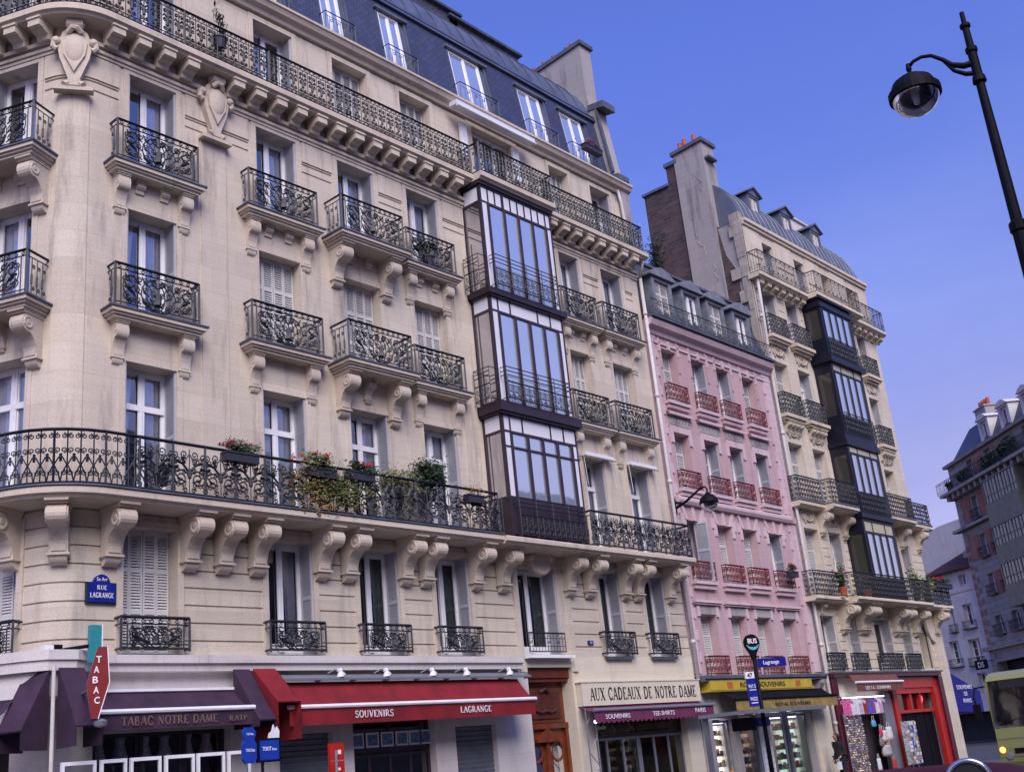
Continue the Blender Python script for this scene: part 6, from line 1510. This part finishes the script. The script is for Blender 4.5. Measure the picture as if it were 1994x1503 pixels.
# ================================================================== PLANTS
def plant(name,loc,label,cat,r,n,mats,size=.06,pot=None,flowers=0,fm='flr',group=None,cl=7,hang=False,stem=True):
    e=thing(name,loc,label,cat,group); m=MB(); zc=r[2]*(.9 if not hang else -.4)
    if pot=='box':
        q=MB(); q.box(-r[0]*.95,r[0]*.95,-.11,.11,-.20,0); q.box(-r[0]*.98,r[0]*.98,-.13,.13,-.03,.005); part('planter_box',q,M['potd'],e)
    elif pot=='pot':
        q=MB(); q.lathe([(0,-.28),(.12,-.28),(.17,-.02),(.19,-.02),(.19,.02),(.15,.02),(0,0)],14); part('pot',q,M['terr'],e)
    elif pot=='dark':
        q=MB(); q.lathe([(0,-.28),(.12,-.28),(.17,-.02),(.19,-.02),(.19,.02),(.15,.02),(0,0)],14); part('pot',q,M['potd'],e)
    k=n//max(1,len(mats)); 
    for i,mt in enumerate(mats): leaves(m,(0,0,zc),r,k,size,i,cl)
    part('foliage',m,[M[x] for x in mats],e)
    if stem:
        q=MB()
        for i in range(5): q.tube([(random.gauss(0,.04),random.gauss(0,.03),0),(random.gauss(0,r[0]*.3),random.gauss(0,.05),zc*.7),(random.gauss(0,r[0]*.6),random.gauss(0,.08),zc*1.2)],.008,4)
        part('stems',q,M['leafd'],e)
    if flowers:
        q=MB()
        for i in range(flowers):
            c_=(random.gauss(0,r[0]*.55),random.gauss(0,r[1]*.5),zc+random.uniform(.1,.8)*r[2]); leaves(q,c_,(.06,.06,.05),30,.042,0,3)
        part('flowers',q,M[fm],e)
    return e
random.seed(21)
plant('flower_box',(13.66,-.88,8.42),'dark window box of pink geraniums on the long balcony rail','flower box',(.42,.16,.14),900,['leaf','leafd'],.045,'box',14,'flp')
plant('flower_box',(15.75,-.90,8.35),'box of tall red geraniums, highest flowers on the long balcony','flower box',(.42,.18,.20),1000,['leaf','leafy'],.045,'box',9,'flr')
plant('climbing_plant',(16.0,-.90,8.15),'yellowing creeper spilling down over the long balcony rail','creeper',(.95,.14,.40),3400,['leafy','leafo','leaf','leafy'],.05,None,0,hang=True,cl=22)
plant('flower_box',(16.95,-.88,8.42),'small dark box of red geraniums right of the creeper','flower box',(.38,.14,.13),800,['leafd','leaf'],.045,'box',5,'flr')
plant('shrub',(18.35,-.55,8.05),'loose olive green shrub behind the long balcony rail','shrub',(.62,.25,.36),2600,['leafy','leaf','leafy'],.05,'dark',cl=16)
plant('shrub',(19.45,-.60,8.35),'dense dark green shrub, tallest plant on the long balcony','shrub',(.40,.28,.36),4200,['leafd','leafd','leafd','leaf'],.055,'dark',cl=16)
plant('flower_box',(20.75,-.85,8.30),'box with sparse dry stems at the right of the long balcony','flower box',(.30,.12,.20),130,['leafy','leafo'],.04,'box')
plant('potted_plant',(12.0,-.55,7.90),'potted plant on a small stand behind the left part of the balcony','potted plant',(.22,.2,.16),200,['leafd'],.05,'dark')
plant('potted_plant',(20.45,-.22,15.15),'bushy green plant on the fourth floor balcony left of the bay','potted plant',(.42,.12,.30),900,['leafd','leaf'],.06,'dark',cl=12)
plant('flower_box',(29.0,-.28,21.8),'red flowers on the rail of the rightmost mansard window','flower box',(.5,.1,.12),160,['leafd'],.045,'box',9,'flr')
plant('potted_plant',(13.6,-.48,18.9),'bare spiky plant rising above the top balcony rail','potted plant',(.16,.12,.62),120,['leafd'],.09,'dark')
plant('potted_plant',(41.35,-.65,6.95),'tall rose bush in a terracotta pot on the far balcony','potted plant',(.28,.2,.55),500,['leafd','leaf'],.06,'pot',3,'flr')
plant('potted_plant',(43.3,-.75,6.95),'small red flowering plant left of the black glazed bay','potted plant',(.25,.2,.30),260,['leafd'],.06,'pot',4,'flr')
plant('shrub',(48.2,-.70,7.0),'pale green leafy shrub right of the black glazed bay','shrub',(.40,.22,.50),520,['leaf','leafy'],.08,'dark',cl=10)
plant('shrub',(49.35,-.70,7.0),'spiky green palm like plant on the far balcony','shrub',(.35,.22,.42),420,['leaf','leafy'],.09,'dark',cl=8)
plant('flower_box',(50.9,-.86,7.55),'long box of bright red geraniums at the right end of the far balcony','flower box',(.95,.14,.15),500,['leafd','leaf'],.06,'box',22,'flr')
plant('flower_box',(37.95,-.42,7.42),'hanging grey box with red flowers on the pink house','flower box',(.26,.12,.16),240,['leaf','leafd'],.05,'box',5,'flr')
plant('ivy',(40.0,4.35,21.6),'dark ivy mass beside the tall brick gable','ivy',(.55,.5,.95),2600,['leafd','leaf','leafd'],.10,None,cl=26)
# rooftop grey wall behind the pink house
e=thing('rooftop_annex',(36.0,7.0,17.8),'plain grey zinc clad rooftop wall behind the pink house','rooftop annex'); m=MB(); m.prism([(0,0),(4.2,0),(4.2,5.2),(0,6.1)],0,3,'y'); part('wall',m,M['partywall'],e); m=MB(); m.box(-.1,4.3,-.06,3.05,0,.06,0,lambda x,y,z:(x,y,6.1-z*0+z-.214*x+.0)); part('coping',m,M['zinc'],e)
# ================================================================== FAR BUILDINGS
KF=105/85.
bo=(80.25*KF,(8.008+20)*KF-20)
zk=lambda z:1.65+(z-1.65)*KF
BB=empty('apartment_building',(bo[0],bo[1],0),'brick and stone apartment building with dormers on the far right','building',rz=radians(44-180))
# local: +x runs towards the camera side (right in view), outward = +y?  use helper fx(s,o,z)

BX=lambda m,x0,x1,o0,o1,z0,z1,mi=0: m.box(x0*KF,x1*KF,-o1,-o0,zk(z0),zk(z1),mi)
def farwin(root,c,z0,w_,h,**k):
    L_=root.location; return window(root,(L_.x+c*KF,L_.y,zk(z0)),0,round(w_*KF,2),round(h*KF,2),**k)
R=[]
wl=[(2.5,3.3,14.6,16.1),(5.1,5.75,14.5,16.1),(2.45,3.35,12.0,13.5),(4.5,5.3,12.0,13.5),(2.35,3.2,9.5,10.85),(4.6,5.3,9.5,10.8),(2.0,3.0,6.9,8.1),(4.4,5.4,6.9,8.1),(3.0,3.9,17.15,18.5),(5.7,6.7,17.15,18.5),(8.6,9.6,17.15,18.5),(11.2,12.2,17.15,18.5)]
mb=MB(); RS=[(a*KF,b*KF,zk(z0),zk(z1),None) for a,b,z0,z1 in wl]+[(.8*KF,5*KF,0,zk(5.2),None),(6*KF,13*KF,0,zk(5.2),None)]
relief(mb,(0,16*KF,0,zk(18.8)),RS,lambda u,o:(u,-o),hole=.5)
mb.quad((0,1,0),(16*KF,1,0),(16*KF,1,zk(18.8)),(0,1,zk(18.8)),1); mb.quad((0,0,0),(0,10,0),(0,10,zk(18.8)),(0,0,zk(18.8)),0)
part('wall',mb,[M['banded'],M['dark']],BB)
mb=MB()
for a,b,z0,z1 in ((.75,2.3,12,13.6),(3.5,4.3,11.9,13.6),(.9,2.3,14.6,16.2),(3.5,4.95,14.6,16.2),(3.4,4.3,9.4,10.9),(4.1,5.5,17.1,18.4),(6.9,8.4,17.1,18.4)): BX(mb,a,b,0,.06,z0,z1)
for k in range(12): BX(mb,.1,.55,0,.05,5.9+k*.62,6.2+k*.62)
part('brick_panels',mb,M['redbrick'],BB)
mb=MB(); BX(mb,-.3,16,-.1,.35,6.0,6.25); BX(mb,-.5,16,-.1,.55,14.15,14.35); BX(mb,-.5,16,-.1,1.0,16.75,16.95); BX(mb,-.2,16,-.1,.35,18.75,18.95)
for k in range(14): BX(mb,.2+k*.9,.5+k*.9,.0,.8,16.35,16.75)
part('cornice',mb,M['banded'],BB)
for a,b,z0,z1 in wl: farwin(BB,(a+b)/2,z0,b-a,z1-z0,gm='glassd',curt='part',op=False)
for a,b,z0,z1 in wl:
    if z0<17: 
        m=MB(); w_=(b-a+.4)*KF; railbox(m,w_,.75,.3,longpat(w_,.75,'bars'),longpat(.3,.75,'bars')); m.box(-w_/2,w_/2,-.36,0,-.12,-.02); part('railing',m,M['ironC'],BB,((a+b)/2*KF,0,zk(z0)))
m=MB(); m.iron(longpat(19,1.0,'bars'),lambda u,v,d:(u-1,-.95-d,zk(16.96)+v)); part('railing',m,M['ironC'],BB)
m=MB(); gp=MB()
for z0,z1 in((14.85,16.3),(12.1,13.3),(9.6,10.9)):
    for q in range(6): BX(m,6.0+q*.9,6.08+q*.9,.0,.95,z0,z1)
    gp.quad((6.04*KF,-.9,zk(z0)),(10.5*KF,-.9,zk(z0)),(10.5*KF,-.9,zk(z1)),(6.04*KF,-.9,zk(z1))); BX(m,6.0,10.5,.90,.94,z0+.42,z0+.50); [BX(m,6.0+q_*.45,6.05+q_*.45,.88,.94,z0,z1) for q_ in range(11)]; BX(m,5.95,10.6,0,.98,z1,z1+.08)
for z0,z1 in((13.38,14.82),(10.98,12.07),(8.2,9.57)): BX(m,5.95,10.6,0,.96,z0,z1)
bw=part('bay_window',m,M['greenp'],BB); part('pane',gp,M['glassd'],bw); part('curtain',(lambda c:(c.quad((6.1*KF,-.7,zk(9.6)),(10.4*KF,-.7,zk(9.6)),(10.4*KF,-.7,zk(16.3)),(6.1*KF,-.7,zk(16.3))),c)[1])(MB()),M['partywall'],bw)
# roof
mb=MB(); a=.9*KF; z0,z1=zk(18.95),zk(20.9); mb.quad((a,.0,z0),(16*KF,.0,z0),(16*KF,1.3,z1),(a+1.9,1.3,z1)); mb.quad((a,8,z0),(a,0,z0),(a+1.9,1.3,z1),(a+1.9,8,z1)); mb.quad((a+1.9,1.3,z1),(16*KF,1.3,z1),(16*KF,8,z1+.8),(a+1.9,8,z1+.8))
rf=part('roof',mb,M['slate'],BB)
for c in(6.6,9.6,12.6):
    m=MB(); m.box(-.9,-.62,-.05,1.4,0,1.75); m.box(.62,.9,-.05,1.4,0,1.75); m.box(-.62,.62,-.05,1.4,1.6,1.75); m.box(-.62,.62,.5,.6,0,1.6,1); m.prism([(-1.05,1.75),(1.05,1.75),(.5,2.1),(0,2.2),(-.5,2.1)],-.2,1.8,'y')
    d=part('dormer',m,[M['offwhite'],M['dark']],rf,(c*KF,.05,z0+.1)); fr,pn=win_meshes(1.24,1.6,'plain',M['white'],M['glass'],0); inst('window_frame',fr,d,(0,-.2,0)); inst('pane',pn,d,(0,-.2,0))
for c,w_,y in((5.0,1.9,1.0),(11.0,1.4,4.5),(13.3,1.3,2.5)):
    m=MB(); m.box(c*KF-w_/2,c*KF+w_/2,y,y+1,z1-1.5,zk(21.6)); m.box(c*KF-w_/2-.1,c*KF+w_/2+.1,y-.1,y+1.1,zk(21.6),zk(21.7)); ch=part('chimney',m,M['partywall'],rf)
    for q in range(4): m=MB(); m.lathe([(0,.6),(.15,.6),(.17,0)],10,(c*KF-w_/2+.3+q*w_*.25,y+.5,zk(21.7))); part('chimney_pot',m,M['terr'],ch)
m=MB(); m.tube([(7*KF,3,zk(21.5)),(16*KF,3,zk(21.5))],.03,5)
for q in(7.5,10.5,13.5): m.tube([(q*KF,3,z1),(q*KF,3,zk(21.5))],.03,5)
part('roof_handrail',m,M['black'],rf)
for x,w_ in((1.0,.5),(3.6,1.4),(7.2,2.6),(10.2,2.0)):
    e=thing('balcony_plants',(0,0,0),{1.0:'small green plant at the left corner of the far brick building balcony',3.6:'low green plants on the far brick building balcony, second clump',7.2:'thick green hedge of plants on the far brick building balcony',10.2:'rightmost green clump on the far brick building balcony'}[x],'plants','plants on the top balcony of the brick building',BB.rotation_euler.z)
    R3=Matrix.Rotation(BB.rotation_euler.z,3,'Z'); p=R3@Vector((x*KF,-.7,0)); e.location=(bo[0]+p.x,bo[1]+p.y,zk(16.96)); m=MB(); leaves(m,(0,0,.6),(w_*.6,.3,.5),int(500*w_),.14,0,int(8*w_)); part('foliage',m,M['leafd'],e); m=MB(); m.box(-w_/2,w_/2,-.15,.15,0,.3); part('planter',m,M['potd'],e)
R3=Matrix.Rotation(BB.rotation_euler.z,3,'Z'); p=R3@Vector((-.5*KF,-.6,0))
e=thing('hanging_sign',(bo[0]+p.x,bo[1]+p.y,zk(4.9)),'black square hanging sign between the white house and brick building','hanging sign',rz=BB.rotation_euler.z+.5); m=MB(); m.box(-.6,.6,-.05,.05,0,.75); pl=part('board',m,M['black'],e); sans('DS',.6,.45,(-.3,-.056,.15),(1,0,0),(0,0,1),M['panelw'],pl); m=MB(); m.tube([(.6,0,.6),(1.2,0,.6)],.03,5); part('bracket',m,M['black'],e)
# white houses
wo=(81.156*KF,(8.456+20)*KF-20)
WH=empty('house',(wo[0],wo[1],0),'white rendered old house with small paned windows and dark red tile roof','house',rz=radians(63-180))
wl=[(-1.15,-.35,10.7,11.5),(-1.4,-.45,7.8,9.45),(-2.75,-2.35,7.75,9.3),(-3.5,-2.5,5.4,7.15),(-1.6,-.45,5.3,7.05),(-1.4,-.5,3.4,4.75)]
mb=MB(); relief(mb,(-6*KF,3*KF,0,zk(12)),[(a*KF,b*KF,zk(z0),zk(z1),None) for a,b,z0,z1 in wl]+[(-6*KF,3*KF,zk(10.35),zk(10.5),.08),(-5.5*KF,2*KF,0,zk(2.2),None)],lambda u,o:(u,-o),hole=.4)
mb.quad((-6*KF,1,0),(3*KF,1,0),(3*KF,1,zk(12)),(-6*KF,1,zk(12)),1); mb.quad((-6*KF,7,0),(-6*KF,0,0),(-6*KF,0,zk(12)),(-6*KF,7,zk(12)))
part('wall',mb,[M['whitestone'],M['dark']],WH)
for a,b,z0,z1 in wl: farwin(WH,(a+b)/2,z0,b-a,z1-z0,style='six',gm='glassd',curt='part' if z0>7.5 else None,op=False,cm='curtg')
for a,b,z0,z1 in wl[1:5]:
    m=MB(); w_=(b-a+.25)*KF; railbox(m,w_,.6,.25,longpat(w_,.6,'bars'),longpat(.25,.6,'bars')); m.box(-w_/2,w_/2,-.3,0,-.12,-.02); part('railing',m,M['ironC'],WH,((a+b)/2*KF,0,zk(z0)))
mb=MB(); z0=zk(12); mb.quad((-4.4*KF,-.5,z0-.1),(3*KF,-.5,z0-.1),(3*KF,4,z0+2.5),(-1.3*KF,4,z0+2.5)); mb.quad((-4.4*KF,8,z0-.1),(-4.4*KF,-.5,z0-.1),(-1.3*KF,4,z0+2.5),(-1.3*KF,5,z0+2.5)); mb.box(-6.2*KF,3*KF,-.55,0,z0-.25,z0-.12); rf=part('roof',mb,M['tile'],WH); m=MB(); m.box(-1.2*KF,-.6*KF,1.2,2,z0+.9,z0+1.4,0,lambda x,y,z:(x,y,z+ (y-1.2)*.6)); part('skylight',m,M['glassd'],rf)
R3=Matrix.Rotation(WH.rotation_euler.z,3,'Z'); p=R3@Vector((-6,8,0))
W2=empty('house',(wo[0]+p.x,wo[1]+p.y,0),'tall blank white gable house with chimney behind the red tiled roof','house',rz=WH.rotation_euler.z)
mb=MB(); Z=lambda z:zk(z)*1.10; mb.prism([(-7.5*KF,0),(3*KF,0),(3*KF,Z(16.2)),(.6*KF,Z(16.0)),(-1.2*KF,Z(15.3)),(-4.2*KF,Z(15.2)),(-7.5*KF,Z(14.6))],0,7,'y'); part('wall',mb,M['whitestone'],W2,clean=True)
mb=MB(); mb.prism([(-1.3*KF,Z(15.3)),(3*KF,Z(16.25)),(3*KF,Z(16.35)),(-1.3*KF,Z(15.5))],-.2,7.2,'y'); rf=part('roof',mb,M['slateg'],W2,clean=True)
m=MB(); m.box(-3.0*KF,-1.9*KF,2,3,Z(15),Z(16.2)); ch=part('chimney',m,M['whitestone'],rf)
for q in range(4): m=MB(); m.lathe([(0,.7),(.16,.7),(.18,0)],10,(-2.85*KF+q*.4,2.5,Z(16.2))); part('chimney_pot',m,M['terr'],ch)
# antennas
e=thing('antenna',(51.7,3.2,22.6-9.4),'long television antenna just right of the pale building edge','antenna',rz=radians(-35)); m=MB(); m.tube([(0,0,-1),(0,0,2.2)],.02,5); m.tube([(-.2,0,1.9),(2.6,0,2.5)],.015,5); m.tube([(0,0,.7),(1.6,0,1.0)],.012,5)
for i in range(9): x=.1+i*.28; m.tube([(x,-.2,1.96+x*.215),(x,.2,1.96+x*.215)],.008,4)
part('mast',m,M['steel'],e); m=MB(); m.lathe([(0,0),(.2,.04),(.28,.1)],12,(.45,0,.3),axis='y'); part('dish',m,M['panelw'],e)
R3=Matrix.Rotation(WH.rotation_euler.z,3,'Z'); p=R3@Vector((.3*KF,8.5,0))
e=thing('antenna',(wo[0]+p.x,wo[1]+p.y,Z(15.6)),'small television antenna on the roof of the blank white gable house','antenna'); m=MB(); m.tube([(0,0,0),(0,0,2.6)],.04,5); m.tube([(-.6,0,2.4),(.8,0,2.4)],.03,5); m.tube([(-.3,0,2.0),(.4,0,2.0)],.03,5); part('mast',m,M['steel'],e); m=MB(); m.box(-.12,.12,-.05,.05,-.1,.1); part('clamp',m,M['steel'],e)

# ================================================================== OPPOSITE SIDE OF THE STREET (seen in the window reflections)
OB=empty('apartment_building',(30,-46,0),'long apartment building on the opposite side, behind the viewpoint, seen only in window reflections','building')
R=[]
for i in range(24):
    for j in range(5): R.append((-40+i*4.2,-38.6+i*4.2,4.5+j*3.3,6.8+j*3.3,-.3))
m=MB(); relief(m,(-45,60,0,21),R,lambda u,o:(u,o),hole=.5,m=0)
for k in range(len(m.v)): m.v[k]=(m.v[k][0],m.v[k][1]+6,m.v[k][2])
part('wall',m,[M['banded']],OB)
m=MB(); m.prism([(6,21),(4.6,23.6),(-4,23.6),(-6,21)],-45,60,'x')
rf=part('roof',m,M['slateg'],OB)
random.seed(4)
for i in range(9):
    x=-42+i*12+random.uniform(-2,2); m=MB(); m.box(x,x+random.uniform(1.2,3),0,1.2,22.5,25.4); part('chimney',m,M['partywall'],rf)
for i,(x,y,h) in enumerate(((6,-30,11),(17,-31,12.5),(28,-30,11.5),(41,-31,12))):
    e=thing('street_tree',(x,y,0),['street tree behind the viewpoint, first from the left','street tree behind the viewpoint, second from the left','street tree behind the viewpoint, third from the left','street tree behind the viewpoint, fourth from the left'][i],'tree','trees behind the viewpoint')
    m=MB(); m.tube([(0,0,0),(.1,0,h*.3),(0,.1,h*.45)],[.22,.17,.13],8)
    for q in range(16):
        a=q*2.4; r_=random.uniform(1.5,3.2); z0=h*random.uniform(.3,.5); z1=h*random.uniform(.6,1.0)
        m.tube([(0,.05,z0),(cos(a)*r_*.5,sin(a)*r_*.5,(z0+z1)/2),(cos(a)*r_,sin(a)*r_,z1)],[.08,.05,.02],5)
    part('trunk',m,M['wood'],e); m=MB(); leaves(m,(0,0,h*.72),(2.6,2.6,2.8),1800,.16,0,30); part('crown',m,M['leafd'],e)

# ---- separate pieces that stand apart become parts of their own
LIDS=0
def split_apart(o,gap=.06):
    me=o.data; n=len(me.vertices); par=list(range(n))
    def f(a):
        while par[a]!=a: par[a]=par[par[a]]; a=par[a]
        return a
    for p in me.polygons:
        a=f(p.vertices[0])
        for v in p.vertices[1:]: par[f(v)]=a
    isl={}
    for i in range(n): isl.setdefault(f(i),[]).append(i)
    G=[]
    for k,vs in isl.items():
        cs=[me.vertices[i].co for i in vs]; lo=[min(c[j] for c in cs)-gap for j in range(3)]; hi=[max(c[j] for c in cs)+gap for j in range(3)]
        cur=[lo,hi,set([k])]; rest=[]
        for g in G:
            if all(cur[0][j]<=g[1][j] and g[0][j]<=cur[1][j] for j in range(3)): cur=[[min(a,b) for a,b in zip(cur[0],g[0])],[max(a,b) for a,b in zip(cur[1],g[1])],cur[2]|g[2]]
            else: rest.append(g)
        G=rest+[cur]
    if len(G)<2 or len(G)>40: return
    for g in G:
        m=MB(); 
        for p in me.polygons:
            if f(p.vertices[0]) in g[2]: m.poly([tuple(me.vertices[i].co) for i in p.vertices],p.material_index)
        q=part(me.name.split('.')[0],m,list(me.materials),o.parent,o.location,o.rotation_euler.z)
        for kk in o.keys(): q[kk]=o[kk]
    for ch in list(o.children): ch.parent=q
    bpy.data.objects.remove(o)
for o in list(bpy.data.objects):
    if o.type=='MESH' and o.name.split('.')[0] in('side_pane','coping','quoins','chimney_pot','brick_panels','pane','side_window','cornice','blind','strap','panel','string_course','red_emblem','lead_flashing','pilaster','window_surround','hood_brackets','marking','underline','lettering_') and len(o.data.vertices)<3000 and o.data.users==1: split_apart(o)

# ================================================================== SETTING
def sheet(name,x0,x1,y0,y1,z,mat,cut=1):
    m=MB(); m.quad((x0,y0,z),(x1,y0,z),(x1,y1,z),(x0,y1,z)); o=part(name,m,mat); return tag(o,kind='structure')
sheet('ground',-1500,1500,-1500,1500,-.150,M['asphalt'])
sheet('road',-60,300,-17.58,-4.2,-.142,M['asphalt'])
m=MB(); m.box(8,51.6,-4.05,4.5,-.2,0,0); m.box(8,51.7,-4.2,-4.052,-.2,.003,1); o=part('pavement',m,[M['paving'],M['kerb']]); tag(o,kind='structure')
m=MB(); m.box(-60,120,-40,-17.73,-.2,0,0); m.box(-60,120,-17.728,-17.58,-.2,.003,1); o=part('pavement',m,[M['paving'],M['kerb']]); tag(o,kind='structure')
# ================================================================== CAMERA, LIGHT, SKY
cam=bpy.data.cameras.new('Camera'); co=bpy.data.objects.new('Camera',cam); COL.objects.link(co); SC.camera=co
he,pi_,ro=radians(40.1277),radians(18.5755),radians(-5.8739)
fw=Vector((cos(he)*cos(pi_),sin(he)*cos(pi_),sin(pi_))); r0=Vector((sin(he),-cos(he),0)); u0=r0.cross(fw)
rt=cos(ro)*r0+sin(ro)*u0; up=-sin(ro)*r0+cos(ro)*u0
co.matrix_world=Matrix(((rt.x,up.x,-fw.x,0),(rt.y,up.y,-fw.y,-20),(rt.z,up.z,-fw.z,1.65),(0,0,0,1)))
cam.sensor_fit='HORIZONTAL'; cam.sensor_width=36; cam.lens=2202.84/1994*36; cam.clip_start=.1; cam.clip_end=5000
SUN_EL,SUN_AZ=42,235   # azimuth measured from +X towards +Y of the direction the light comes from
sd=Vector((cos(radians(SUN_EL))*cos(radians(SUN_AZ)),cos(radians(SUN_EL))*sin(radians(SUN_AZ)),sin(radians(SUN_EL))))
L=bpy.data.lights.new('Sun','SUN'); L.energy=2.9; L.angle=radians(42); L.color=(1,.92,.82)
lo=bpy.data.objects.new('Sun',L); COL.objects.link(lo); lo.rotation_euler=sd.to_track_quat('Z','Y').to_euler()
w=bpy.data.worlds.new('World'); SC.world=w; w.use_nodes=True; nt=w.node_tree; bg=nt.nodes['Background']
sk=nt.nodes.new('ShaderNodeTexSky'); sk.sky_type='NISHITA'; sk.sun_disc=False; sk.sun_elevation=radians(SUN_EL); sk.sun_rotation=radians(90-SUN_AZ)
sk.air_density=1.0; sk.dust_density=.3; sk.ozone_density=3
hs=nt.nodes.new('ShaderNodeMix'); hs.data_type='RGBA'; hs.blend_type='MULTIPLY'; hs.inputs[0].default_value=1; hs.inputs[7].default_value=(1.25,.98,1.12,1)
nt.links.new(sk.outputs[0],hs.inputs[6])
tc=nt.nodes.new('ShaderNodeTexCoord'); sx=nt.nodes.new('ShaderNodeSeparateXYZ'); nt.links.new(tc.outputs['Generated'],sx.inputs[0])
cr=nt.nodes.new('ShaderNodeValToRGB'); nt.links.new(sx.outputs[2],cr.inputs[0]); st=[(0,(.50,.42,.50)),(.22,(.79,.67,.75)),(.33,(.86,.84,1.05)),(.46,(.68,.80,1.25)),(.57,(.70,.86,1.42)),(1,(.75,.9,1.4))]
while len(cr.color_ramp.elements)<len(st): cr.color_ramp.elements.new(.5)
for e_,(p_,c_) in zip(cr.color_ramp.elements,st): e_.position=p_; e_.color=(*c_,1)
h2=nt.nodes.new('ShaderNodeMix'); h2.data_type='RGBA'; h2.blend_type='MULTIPLY'; h2.inputs[0].default_value=1
nt.links.new(hs.outputs[2],h2.inputs[6]); nt.links.new(cr.outputs[0],h2.inputs[7]); nz=nt.nodes.new('ShaderNodeTexNoise'); nz.inputs['Scale'].default_value=2.2; nz.inputs['Detail'].default_value=7; nz.inputs['Roughness'].default_value=.6
mpp=nt.nodes.new('ShaderNodeMapping'); mpp.inputs['Scale'].default_value=(1,1,2.5); nt.links.new(tc.outputs['Generated'],mpp.inputs[0]); nt.links.new(mpp.outputs[0],nz.inputs['Vector'])
r3=nt.nodes.new('ShaderNodeValToRGB'); r3.color_ramp.elements[0].position=.42; r3.color_ramp.elements[0].color=(.97,.97,.985,1); r3.color_ramp.elements[1].position=.72; r3.color_ramp.elements[1].color=(1.16,1.12,1.03,1); nt.links.new(nz.outputs[0],r3.inputs[0])
h3=nt.nodes.new('ShaderNodeMix'); h3.data_type='RGBA'; h3.blend_type='MULTIPLY'; h3.inputs[0].default_value=1
nt.links.new(h2.outputs[2],h3.inputs[6]); nt.links.new(r3.outputs[0],h3.inputs[7]); nt.links.new(h3.outputs[2],bg.inputs['Color']); bg.inputs['Strength'].default_value=.13
SC.view_settings.view_transform='Standard'; SC.view_settings.look='None'; SC.view_settings.exposure=.36; SC.view_settings.gamma=1
